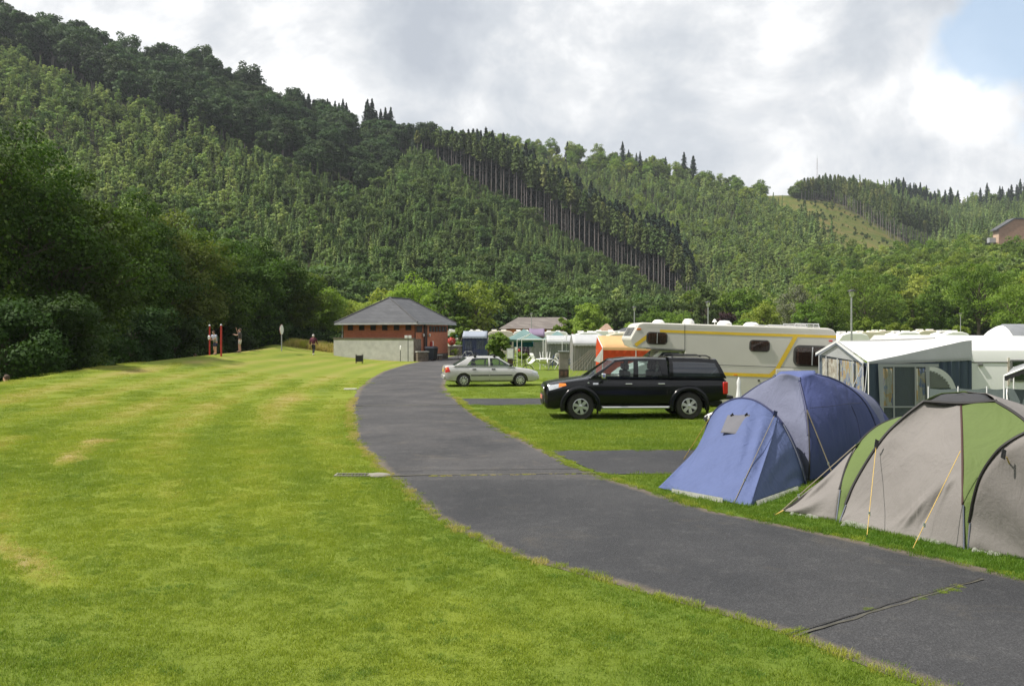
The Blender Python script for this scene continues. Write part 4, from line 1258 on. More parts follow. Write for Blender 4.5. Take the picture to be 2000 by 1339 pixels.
# ------------------------------------------------------------------ black pickup
def build_pickup():
    root = thing('pickup_truck', 'black double-cab pickup with a canopy over its bed, parked on the grass', 'pickup', (3.50, 24.95, 0), math.radians(180 + 3.0))
    sts = [(2.625, .46, .86, .60), (2.60, .36, .93, .72), (2.54, .31, .995, .80), (2.36, .30, 1.045, .865), (2.12, .34, 1.08, .895), (2.05, .42, 1.09, .90), (1.65, .42, 1.145, .905), (1.30, .42, 1.19, .905), (.9, .42, 1.18, .905), (0, .42, 1.17, .905), (-.86, .42, 1.17, .905), (-.90, .42, 1.17, .895), (-1.6, .45, 1.17, .895), (-2.3, .52, 1.165, .89), (-2.52, .56, 1.15, .875), (-2.565, .60, 1.12, .85)]
    wh = [(1.62, .385), (-1.47, .385)]
    car_body(root, sts, wh, .465, M_BLACK)
    for x, r in wh:
        for s in (1, -1): wheel(root, x, s * .905, s, .385, .25, .225, 'six')
        for s in (1, -1):    # wide flares over the arches
            f = MB(); rows = []
            for k in range(25):
                a = math.radians(-14 + 208 * k / 24); ca, sa = math.cos(a), math.sin(a); zc = r
                rows.append([(x + rr * ca, s * yy, zc + rr * sa) for rr, yy in ((.462, .86), (.462, .945), (.50, .95), (.56, .925), (.585, .885))])
            f.grid(rows); f.build('wheel_flare', M_BLACK, root)
    belt = lambda x: interp(x, [(-.9, 1.165), (1.3, 1.185), (1.45, 1.17)])
    roof = lambda x: interp(x, [(-.95, 1.705), (-.3, 1.725), (.3, 1.715), (.60, 1.675)])
    greenhouse(root, [(1.36, .60, 'p'), (1.20, .53, 'glass'), (.13, .09, 'p'), (-.02, -.04, 'glass'), (-.70, -.62, 'p'), (-.88, -.86, 'p')], belt, roof, .865, .66, M_BLACK, M_GLASS, name='cab_roof', rear_glass=True)
    cb = lambda x: 1.165
    cr = lambda x: interp(x, [(-2.4, 1.68), (-1.8, 1.73), (-.9, 1.745)])
    greenhouse(root, [(-.905, -.93, 'p'), (-1.02, -1.02, 'glass'), (-2.40, -2.20, 'p'), (-2.545, -2.30, 'p')], cb, cr, .872, .70, M_BLACK, M_GLASS_DARK, name='canopy', front_glass=False, glass_lv=(.10, .82), bow=.02)
    # doors with gaps, handles
    for s in (1, -1):
        for (x0, x1, x2, x3) in ((1.13, .10, .10, 1.08), (.05, -.83, -.80, .05)):
            m = MB(); m.grid(patch_on_side(sts, [(x0 - .01, .50), (x1 + .01, .50), (x2 + .01, 1.155), (x3, 1.165)], s, .012, 10, 8))
            d = m.build('door', M_BLACK, root)
            h = MB(); hx = x1 + .16
            h.tube([(hx - .10, s * (side_y(sts, hx, 1.02) + .012), 1.02), (hx - .09, s * (side_y(sts, hx, 1.02) + .045), 1.02), (hx + .09, s * (side_y(sts, hx, 1.02) + .045), 1.02), (hx + .10, s * (side_y(sts, hx, 1.02) + .012), 1.02)], .016, 8)
            h.build('handle', M_CHROME, d)
        st = MB(); st.tube([(1.05, s * .80, .38), (.98, s * .96, .36), (-.86, s * .96, .36), (-.95, s * .80, .38)], .032, 10); st.build('side_step', M_ALU, root)
        mr = MB(); c = Vector((1.0, s * 1.03, 1.25))
        mr.obox(c, (.06, 0, 0), (0, .10, 0), (0, 0, .075)); b_ = bevel(mr.build('mirror', M_CHROME, root), .03, 3)
        ma = MB(); ma.tube([(.98, s * .87, 1.19), (1.0, s * .97, 1.21)], .02); ma.build('mirror_arm', M_BLACKTRIM, root)
        hl = MB(); hl.grid(patch_on_side(sts, [(2.50, .83), (2.14, .93), (2.18, 1.03), (2.53, .975)], s, .008, 10, 4)); hl.build('headlight', M_LAMP, root)
        il = MB(); il.grid(patch_on_side(sts, [(2.24, .92), (2.02, .975), (2.04, 1.035), (2.22, 1.035)], s, .012, 5, 3)); il.build('indicator', M_ORANGE, root)
        fl = MB(); fl.lathe([(0, .01), (.055, .008), (.06, 0)], (2.615, s * .56, .56), 'x', 14); fl.build('fog_lamp', M_LAMP, root)
        tl = MB(); tl.box(-2.585, -2.44, min(s * .80, s * .893), max(s * .80, s * .893), .72, 1.06); bevel(tl.build('tail_light', M_RED, root), .02, 2)
        mf = MB(); mf.box(1.12, 1.14, min(s * .70, s * .90), max(s * .70, s * .90), .16, .46); mf.box(-2.02, -2.0, min(s * .70, s * .90), max(s * .70, s * .90), .18, .5); mf.build('mud_flap', M_BLACKTRIM, root, smooth=False)
        rl = MB(); rl.tube([(-1.05, s * .52, 1.76), (-1.12, s * .52, 1.815), (-2.05, s * .52, 1.80), (-2.18, s * .52, 1.74)], .018, 8); rl.build('roof_rail', M_BLACKTRIM, root)
        bd = MB(); bd.grid(patch_on_side(sts, [(1.27, 1.00), (1.12, 1.00), (1.12, 1.05), (1.27, 1.05)], s, .014, 3, 1)); bd.build('badge', M_CHROME, root)
        ri = MB(); ri.lathe([(0, .012), (.025, .008), (.027, 0)], (1.40, s * .905, 1.05), 'y', 10); ri.build('side_repeater', M_LAMP, root)
    g = MB(); g.box(2.52, 2.635, -.42, .42, .76, .91); bevel(g.build('grille', M_CHROME, root), .02)
    g = MB(); g.box(2.50, 2.645, -.42, .42, .42, .70); bevel(g.build('bumper_intake', M_BLACKTRIM, root), .02)
    g = MB(); g.box(2.63, 2.66, -.26, .26, .56, .67); g.build('number_plate', M_PLATE_W, root, smooth=False)
    g = MB(); g.box(-2.78, -2.50, -.78, .78, .56, .66); bevel(g.build('rear_bumper', M_BLACKTRIM, root), .03)
    g = MB(); g.box(-.85, 1.2, -.72, .72, .30, .44); g.box(-2.5, -.9, -.6, .6, .38, .5); g.build('chassis', M_BLACKTRIM, root, smooth=False)
    for yy in (-.38, .38):
        for xx in (.25, -.55):
            sM = MB(); sM.box(xx - .10, xx + .02, yy - .24, yy + .24, .8, 1.36); sM.box(xx - .08, xx + .0, yy - .12, yy + .12, 1.38, 1.56); bevel(sM.build('seat', M_SEAT, root), .04)
    sw = MB(); sw.box(.85, 1.32, -.84, .84, .9, 1.19); sw.build('dashboard', M_SEAT, root, smooth=False)
    return root
build_pickup()

# ------------------------------------------------------------------ saloon and hatchback
def build_saloon(label, loc, rz, paint, hatch=False):
    root = thing('parked_car', label, 'car', loc, rz)
    if not hatch:
        sts = [(2.17, .42, .60, .55), (2.14, .32, .66, .68), (2.06, .26, .70, .76), (1.85, .22, .765, .815), (1.5, .22, .82, .84), (1.05, .22, .875, .845), (.6, .22, .90, .845), (-.6, .22, .925, .845), (-1.2, .22, .935, .845), (-1.75, .24, .965, .83), (-2.05, .28, .965, .79), (-2.15, .34, .93, .74), (-2.18, .42, .84, .66)]
        lines = [(1.05, .28, 'p'), (.93, .22, 'glass'), (-.10, -.10, 'p'), (-.18, -.18, 'glass'), (-1.22, -.86, 'p'), (-1.78, -1.08, 'p')]
        roof = lambda x: interp(x, [(-1.1, 1.315), (-.8, 1.345), (-.45, 1.36), (.05, 1.355), (.32, 1.315)])
    else:
        sts = [(1.95, .42, .60, .55), (1.92, .32, .70, .68), (1.80, .24, .76, .78), (1.3, .22, .86, .83), (.85, .22, .92, .835), (-.6, .22, .95, .835), (-1.5, .24, .96, .825), (-1.82, .28, .95, .79), (-1.90, .34, .90, .75), (-1.93, .42, .80, .68)]
        lines = [(.95, .25, 'p'), (.85, .20, 'glass'), (-.10, -.10, 'p'), (-.18, -.18, 'glass'), (-1.2, -1.05, 'p'), (-1.84, -1.45, 'p')]
        roof = lambda x: interp(x, [(-1.5, 1.38), (-.45, 1.42), (.05, 1.41), (.32, 1.37)])
    belt = lambda x: interp(x, [(-1.9, .935), (-.6, .92), (.6, .90), (1.05, .875)])
    wh = [(1.29, .295), (-1.31, .295)] if not hatch else [(1.2, .295), (-1.25, .295)]
    car_body(root, sts, wh, .355, paint)
    for x, r in wh:
        for s in (1, -1): wheel(root, x, s * .825, s, .295, .19, .19, 'eight')
    greenhouse(root, lines, belt, roof, .80, .60, paint, M_GLASS if not hatch else M_GLASS_DARK, name='roof')
    for s in (1, -1):
        for (x0, x1) in ((.92, -.12), (-.15, -1.0)):
            m = MB(); m.grid(patch_on_side(sts, [(x0, .30), (x1, .30), (x1 + (0 if x1 > -.5 else -.1), .905), (x0 - .02, .89)], s, .006, 10, 8)); d = m.build('door', paint, root)
            h = MB(); hx = x1 + .17; h.obox((hx, s * (side_y(sts, hx, .80) + .016), .80), (.085, 0, 0), (0, .014, 0), (0, 0, .022)); h.build('handle', M_BLACKTRIM, d)
            t = MB(); t.grid(patch_on_side(sts, [(x0 - .01, .50), (x1 + .01, .50), (x1 + .01, .545), (x0 - .01, .545)], s, .018, 8, 1)); t.build('side_moulding', M_BLACKTRIM, d)
        t = MB(); t.tube([(.86, s * .80, .93), (.84, s * .90, .96)], .03); t.obox((.83, s * .93, .98), (.05, 0, 0), (0, .08, 0), (0, 0, .055)); bevel(t.build('mirror', M_BLACKTRIM, root), .02)
        t = MB(); t.grid(patch_on_side(sts, [(2.12, .58), (1.86, .62), (1.86, .72), (2.11, .655)], s, .008, 6, 3)); t.build('headlight', M_LAMP, root)
        xr = -2.12 if not hatch else -1.86
        t = MB(); t.grid(patch_on_side(sts, [(xr + .20, .70), (xr - .03, .66), (xr, .89), (xr + .12, .91)], s, .010, 5, 5))
        y0, y1 = s * .46, s * .72; t.box(xr - .055, xr - .01, min(y0, y1), max(y0, y1), .68, .87); t.build('tail_light', M_RED, root)
        t = MB(); t.grid(patch_on_side(sts, [(xr + .06, .80), (xr - .03, .80), (xr, .87), (xr + .05, .87)], s, .016, 3, 3)); t.build('indicator', M_ORANGE, root)
        t = MB(); t.grid(patch_on_side(sts, [(.95, .25), (-.96, .25), (-.96, .32), (.95, .32)], s, .004, 8, 2)); t.build('sill', M_BLACKTRIM, root)
    if not hatch:
        for x in (.12, -.78):
            t = MB(); t.tube([(x, -.62, 1.36), (x, -.61, 1.43), (x, .61, 1.43), (x, .62, 1.36)], .022)
            for s in (1, -1): t.obox((x, s * .60, 1.385), (.05, 0, 0), (0, .035, 0), (0, 0, .045))
            t.build('roof_bar', M_BLACKTRIM, root)
    xr = -2.17 if not hatch else -1.93
    t = MB(); t.box(xr - .03, xr + .01, -.26, .26, .66, .77); t.build('number_plate', M_PLATE, root, smooth=False)
    t = MB(); t.box(xr - .07, xr + .12, -.74, .74, .34, .54); bevel(t.build('rear_bumper', paint, root), .05, 3)
    t = MB(); t.box(1.98, 2.20, -.70, .70, .30, .52) if not hatch else t.box(1.8, 1.98, -.68, .68, .30, .52); bevel(t.build('front_bumper', paint, root), .05, 3)
    for yy in (-.34, .34):
        for xx in (.05, -.75):
            t = MB(); t.box(xx - .10, xx + .02, yy - .22, yy + .22, .55, 1.08); t.box(xx - .08, xx, yy - .11, yy + .11, 1.1, 1.24); bevel(t.build('seat', M_SEAT, root), .04)
    return root
build_saloon('silver four-door saloon with roof bars parked beside the camp road', (-1.02, 39.75, 0), math.radians(9), M_SILVER)
build_saloon('dark hatchback seen from behind on the road beyond the silver saloon', (-2.45, 84, 0), math.radians(70), M_DARKBLUE, hatch=True)

# ------------------------------------------------------------------ motorhome
M_VAN = mat('motorhome_cream', (.60, .575, .52), .45, var=.04, vscale=1.5, dirt=.08)
M_VANWHITE = mat('white_gelcoat', (.78, .77, .74), .35, var=.03, coat=.3)
M_YELLOW = mat('yellow_stripe', (.74, .50, .04), .45, var=.06)
M_GREYTRIM = mat('grey_trim', (.17, .17, .165), .6, var=.1)
M_CURTAIN = mat('brown_curtain', (.30, .17, .12), .9, var=.35, vscale=14)
M_RUBBER = mat('grey_rubber', (.09, .085, .08), .6)
def rounded_poly(c0, ax, az, rad=.3, n=5):
    """rounded rectangle outline centred at c0 with half-axes ax, az"""
    ax, az, c0 = Vector(ax), Vector(az), Vector(c0); out = []
    la, lz = ax.length, az.length; r = rad * min(la, lz) * 2
    ua, uz = ax.normalized(), az.normalized()
    for (sx, sz, a0) in ((1, 1, 0), (-1, 1, 90), (-1, -1, 180), (1, -1, 270)):
        for k in range(n + 1):
            a = math.radians(a0 + 90 * k / n); out.append(c0 + ua * (sx * (la - r) + r * math.cos(a)) + uz * (sz * (lz - r) + r * math.sin(a)))
    return out

def build_motorhome():
    D = 28.0; root = thing('motorhome', 'cream motorhome with a yellow stripe and an overhanging cab bunk', 'motorhome', (7.2, 29.2, 0))
    o3 = Vector(root.location)
    def Q(px, py, dy=0.0, out=0.0): return P(px, py, D) + Vector((0, dy - out, 0)) - o3
    W = 2.2
    prof = [(1256, 629.5), (1247, 632), (1230, 662), (1236, 675), (1246, 680), (1337, 685), (1337, 786), (1632, 792), (1635, 664), (1634, 652), (1629, 644), (1618, 640.5)]
    m = MB(); m.prism([Q(a, b) for a, b in prof], (0, W, 0)); bevel(m.build('shell', M_VAN, root, smooth=False), .05, 3)
    # front face: sunlit brightness put into a paler panel than the side
    m = MB(); a, b = Q(1246, 634), Q(1231.5, 660); n = Vector((-.9, 0, .45)).normalized() * .012
    m.grid([[a + n + Vector((0, t, 0)) for t in (.06, W * .5, W - .06)], [b + n + Vector((0, t, 0)) for t in (.06, W * .5, W - .06)]]); m.build('lit_front_panel', M_VANWHITE, root)
    for k in range(2):
        m = MB(); y0 = .22 + k * .9; n2 = n * 2.2
        m.grid([[lerp(a, b, .22) + n2 + Vector((0, y0, 0)), lerp(a, b, .22) + n2 + Vector((0, y0 + .82, 0))], [lerp(a, b, .85) + n2 + Vector((0, y0, 0)), lerp(a, b, .85) + n2 + Vector((0, y0 + .82, 0))]])
        m.build('front_window', M_GLASS_DARK, root)
        m = MB(); n4 = n * 2.6
        for s_ in range(3):
            yy = y0 + .1 + s_ * .27
            m.tube([lerp(a, b, .22) + n4 + Vector((0, yy, 0)), lerp(a, b, .85) + n4 + Vector((0, yy, 0))], .012, 4)
        m.build('front_grille', M_GREYTRIM, root)
    def stripe(pts, th, nm='stripe', m_=None, off=.006):
        """pts: centre line in photo px, th: thickness px"""
        m = MB(); rows = []
        for (i, (x, y)) in enumerate(pts):
            j0, j1 = max(0, i - 1), min(len(pts) - 1, i + 1); d = Vector((pts[j1][0] - pts[j0][0], pts[j1][1] - pts[j0][1])).normalized(); nn = Vector((-d.y, d.x)) * th / 2
            rows.append([Q(x - nn.x, y - nn.y, 0, off), Q(x + nn.x, y + nn.y, 0, off)])
        m.grid(rows); return m.build(nm, m_ or M_YELLOW, root)
    stripe([(1289, 646), (1300, 646.6), (1450, 652), (1633, 657.5)], 5.4); stripe([(1241, 674), (1264, 657)], 7); stripe([(1555, 655), (1517, 722)], 8, off=.008)
    stripe([(1519, 719), (1505, 732)], 7, off=.010); stripe([(1360, 728), (1509, 733.5)], 6.5, off=.0075)
    stripe([(1340, 710), (1600, 719.5)], 1.2, 'seam', M_GREYTRIM); stripe([(1337.5, 632), (1337.5, 684)], 1.3, 'seam', M_GREYTRIM); stripe([(1258, 632.3), (1625, 643.5)], 1.6, 'roof_edge', M_VANWHITE, .012)
    stripe([(1262, 680), (1336, 684)], 2.4, 'lower_edge', M_GREYTRIM, .008)
    def win(x0, x1, y0, y1, div=True, curtains=True, cols=2):
        tilt = math.radians(2.0)
        c = Q((x0 + x1) / 2, (y0 + y1) / 2, 0, .012); hx = (x1 - x0) / 2 / FPX * D; hz = (y1 - y0) / 2 / FPX * D
        ax = Vector((math.cos(tilt), 0, -math.sin(tilt))) * hx; az = Vector((math.sin(tilt), 0, math.cos(tilt))) * hz
        f = MB(); f.prism([p for p in rounded_poly(c, ax * 1.12, az * 1.18, .3)], (0, .03, 0)); fr = f.build('window', M_RUBBER, root, smooth=False)
        if curtains:
            g = MB(); rows = []
            for k in range(33):
                u = -1 + 2 * k / 32; rows.append([c + ax * u * .93 + az * v * .88 + Vector((0, -.018 + .008 * math.sin(k * 2.1), 0)) for v in (-1, 1)])
            g.grid(rows); g.build('curtain', M_CURTAIN, fr)
        g = MB(); g.poly([p + Vector((0, -.035, 0)) for p in rounded_poly(c, ax, az, .3)]); g.build('pane', M_GLASS_VAN, fr)
        if div:
            g = MB(); g.obox(c + Vector((0, -.04, 0)), ax * .03, (0, .008, 0), az); g.build('glazing_bar', M_ALU, fr, smooth=False)
    win(1264.5, 1301.5, 650, 670.5); win(1465.5, 1501.5, 665.5, 685, div=False); win(1553, 1618, 677.5, 713)
    # hatches, lamps
    for (x0, x1, y0, y1, nm, mm) in ((1515, 1550, 720, 742, 'hatch', M_VANWHITE), (1516.5, 1548.5, 722, 742, 'hatch_panel', M_VAN), (1244, 1252, 641, 644, 'marker_lamp', M_ORANGE), (1619, 1626, 664, 667, 'marker_lamp', M_RED), (1433, 1440, 731, 733, 'marker_lamp', M_ORANGE), (1480, 1484, 741, 744, 'lock', M_BLACKTRIM)):
        g = MB(); a_, b_ = Q(x0, y0, 0, .014 if nm != 'hatch_panel' else .02), Q(x1, y1, 0, .014 if nm != 'hatch_panel' else .02); g.box(a_.x, b_.x, a_.y, a_.y + .02, b_.z, a_.z); g.build(nm, mm, root, smooth=False)
    # roof gear
    for (x, y, w, dy, hh) in ((1300, 631, 13, 1.4, .16), (1353, 631, 12, .7, .18), (1425, 634, 15, .7, .17), (1482, 636, 16, .9, .15)):
        g = MB(); c = Q(x, y + 1, dy); g.lathe([(0, hh), (w / FPX * D * .6, hh * .92), (w / FPX * D * .95, hh * .45), (w / FPX * D, 0)], c, 'z', 20); g.build('roof_vent', M_VANWHITE, root)
    g = MB()
    for yy in (.35, 1.6):
        g.tube([Q(1560, 640, yy), Q(1560, 631.5, yy), Q(1606, 633, yy), Q(1608, 641, yy)], .018, 6); g.tube([Q(1500, 638, yy), Q(1508, 634, yy), Q(1560, 636, yy), Q(1608, 637.5, yy)], .015, 6)
        for x in (1572, 1584, 1596): g.tube([Q(x, 640.5, yy), Q(x, 632, yy)], .012, 5)
    for x in (1560, 1583, 1607): g.tube([Q(x, 632, .35), Q(x, 632, 1.6)], .012, 5)
    g.build('roof_rack', M_ALU, root)
    g = MB(); g.tube([Q(1337, 640, .2), Q(1337, 600, .2)], .008, 5); g.build('aerial', M_BLACKTRIM, root)
    g = MB(); g.tube([Q(1410, 634, 1.0), Q(1410, 627, 1.0)], .02, 6); g.lathe([(.09, 0), (.02, .1), (0, .1)], Q(1410, 628, 1.0), 'z', 10); g.build('aerial_dish', M_VANWHITE, root)
    # cab
    prof = [(1337, 684), (1292, 684), (1262, 708), (1222, 722), (1206, 734), (1204, 784), (1337, 786)]
    m = MB(); m.prism([Q(a, b, .18) for a, b in prof], (0, 1.85, 0)); bevel(m.build('cab', M_VANWHITE, root, smooth=False), .06, 3)
    a, b = Q(1290, 686, .18), Q(1264, 706.5, .18); n = Vector((-.6, 0, .6)) * .02
    m = MB(); m.grid([[a + n + Vector((0, t, 0)) for t in (.1, 1.75)], [b + n + Vector((0, t, 0)) for t in (.1, 1.75)]]); m.build('windscreen', M_GLASS_DARK, root)
    m = MB(); m.poly([Q(1296, 688, .17), Q(1328, 688, .17), Q(1328, 712, .17), Q(1272, 712, .17)]); m.build('cab_window', M_GLASS_DARK, root)
    for x in (1250, 1560):
        for dy, s in ((.35, -1), (2.0, 1)):
            g = MB(); c = Q(x, 0, dy); c.z = .36; g.lathe([(0, -.1), (.2, -.1), (.36, -.08), (.37, 0), (.36, .1), (.2, .12), (0, .1)], c, 'y', 20); g.build('wheel', M_TYRE, root)
    return root
build_motorhome()
# ------------------------------------------------------------------ tents
def cloth_mat(name, col, rough=.75, var=.06, trans=.18, wrinkle=.5, wscale=3.0, sheen=0.0):
    m = bpy.data.materials.new(name); m.use_nodes = True
    N = NT(m.node_tree); b = m.node_tree.nodes['Principled BSDF']; out = m.node_tree.nodes['Material Output']
    geo = N.node('ShaderNodeNewGeometry'); pos = geo.outputs['Position']
    n = N.noise(pos, 1.6, 5, .65)
    c = N.ramp(n, [(.3, tuple(x * (1 - var) for x in col)), (.7, tuple(min(1, x * (1 + var)) for x in col))])
    st = N.noise(pos, 6.0, 6, .7); c = N.mix(N.ramp(st, [(.60, 0.0), (.85, .18)]), c, tuple(x * .6 for x in col))
    N.link(c, b.inputs['Base Color']); b.inputs['Roughness'].default_value = rough; b.inputs['Specular IOR Level'].default_value = .35
    mp = N.node('ShaderNodeMapping', inp={'Vector': pos, 'Scale': (1.0, 1.0, .35)})
    w1 = N.noise(mp.outputs[0], wscale, 5, .55, 1.2); w2 = N.noise(pos, wscale * 5, 3, .5, .8)
    bp = N.node('ShaderNodeBump', inp={'Strength': wrinkle, 'Distance': .06})
    N.link(N.math('MULTIPLY_ADD', w2, .12, w1), bp.inputs['Height']); N.link(bp.outputs[0], b.inputs['Normal'])
    tr = N.node('ShaderNodeBsdfTranslucent'); N.link(c, tr.inputs[0])
    mx = N.node('ShaderNodeMixShader', inp={0: trans}); N.link(b.outputs[0], mx.inputs[1]); N.link(tr.outputs[0], mx.inputs[2]); N.link(mx.outputs[0], out.inputs[0])
    return m
C_GREY = cloth_mat('grey_flysheet', (.235, .218, .205), wrinkle=.55); C_GREEN = cloth_mat('green_flysheet', (.125, .175, .052)); C_CAP = cloth_mat('charcoal_flysheet', (.055, .055, .058))
C_BLUE = cloth_mat('light_blue_flysheet', (.105, .138, .285), wrinkle=.8); C_BLUE2 = cloth_mat('deep_blue_flysheet', (.065, .083, .215), wrinkle=.7); C_BLUEGREY = cloth_mat('blue_grey_flysheet', (.165, .178, .26), wrinkle=.8)
C_FLAP = cloth_mat('grey_flap', (.16, .16, .18)); C_SOD = cloth_mat('groundsheet', (.26, .27, .23)); C_BLUEMID = cloth_mat('mid_blue_flysheet', (.10, .13, .30))
C_SLEEVE_BLK = mat('black_sleeve', (.014, .012, .012), .6); C_SLEEVE_NAVY = mat('navy_sleeve', (.020, .026, .085), .6); C_SLEEVE_GREY = mat('grey_sleeve', (.11, .12, .16), .6)
C_GUY = mat('yellow_guy_rope', (.62, .42, .10), .7); C_GUY_DARK = mat('grey_guy_rope', (.20, .17, .12), .7); C_RED = mat('dark_red_tape', (.05, .018, .014), .7)

def curve3(pts, n=20):
    """Catmull-Rom through points"""
    pts = [Vector(p) for p in pts]; out = []
    ext = [pts[0] * 2 - pts[1]] + pts + [pts[-1] * 2 - pts[-2]]
    L = [0]
    for a, b in zip(pts, pts[1:]): L.append(L[-1] + (b - a).length)
    for i in range(n + 1):
        s = L[-1] * i / n; k = 0
        while k < len(L) - 2 and L[k + 1] < s: k += 1
        t = (s - L[k]) / max(1e-9, L[k + 1] - L[k]); p0, p1, p2, p3 = ext[k], ext[k + 1], ext[k + 2], ext[k + 3]
        out.append(0.5 * ((2 * p1) + (-p0 + p2) * t + (2 * p0 - 5 * p1 + 4 * p2 - p3) * t * t + (-p0 + 3 * p1 - 3 * p2 + p3) * t ** 3))
    return out

def fold_at(p, folds):
    h = 0.0
    for a, b, w, amp in folds:
        ab = b - a; t = max(0.0, min(1.0, (p - a).dot(ab) / ab.length_squared)); d = (p - (a + ab * t)).length
        if d < 3 * w: h += 1.7 * amp * math.exp(-(d / w) ** 2) * min(1, t * 4 + .25) * min(1, (1 - t) * 5 + .1)
    return h

def panel(root, name, ca, cb, m, n=26, k=14, sag=0.0, out=None, wob=.006, seed=0, label=None, folds=()):
    """cloth stretched between two curves ca and cb (point lists); sag moves the middle along out"""
    A = curve3(ca, n) if len(ca) > 2 or True else ca; B = curve3(cb, n); rows = []
    for i in range(n + 1):
        r = []
        for j in range(k + 1):
            t = j / k; p = A[i].lerp(B[i], t); w = math.sin(t * math.pi) * math.sin(min(1, .15 + i / n) * math.pi * .5)
            if out is not None: p = p + Vector(out) * sag * w
            q = wob * (mnoise.noise(Vector((p.x * 2.1, p.y * 2.1, p.z * 1.0 + seed))) * 2 + mnoise.noise(Vector((p.x * 6, p.y * 6, p.z * 1.2 + seed))) * 1.0) * min(1, w * 3)
            d = Vector(out).normalized() if out is not None else Vector((0, -1, .3)).normalized()
            if folds: q += fold_at(p, folds)
            r.append(p + d * q)
        rows.append(r)
    mb = MB(); mb.grid(rows); o = mb.build(name, m, root, angle=60)
    s = o.modifiers.new('cloth', 'SOLIDIFY'); s.thickness = .004
    if label: o['label'] = label
    return o

def rope(root, a, b, m=C_GUY, r=.0042, nm='guy_rope', slider=.75):
    mb = MB(); mb.tube([a, b], r, 6); o = mb.build(nm, m, root)
    if slider:
        q = Vector(a).lerp(Vector(b), slider); s = MB(); s.obox(q, (.012, 0, 0), (0, .008, 0), (0, 0, .025)); s.build('slider', M_LAMP, o)
    pg = MB(); v = Vector(b); d = (v - Vector(a)).normalized(); pg.tube([v + Vector((0, 0, .03)), v + Vector((0, 0, -.03))], .008, 5); pg.build('peg', M_IRON, o)
    return o
def sleeve(root, pts, m, r=.018, n=30, nm='pole_sleeve'):
    mb = MB(); mb.tube(curve3(pts, n), r, 8); return mb.build(nm, m, root)

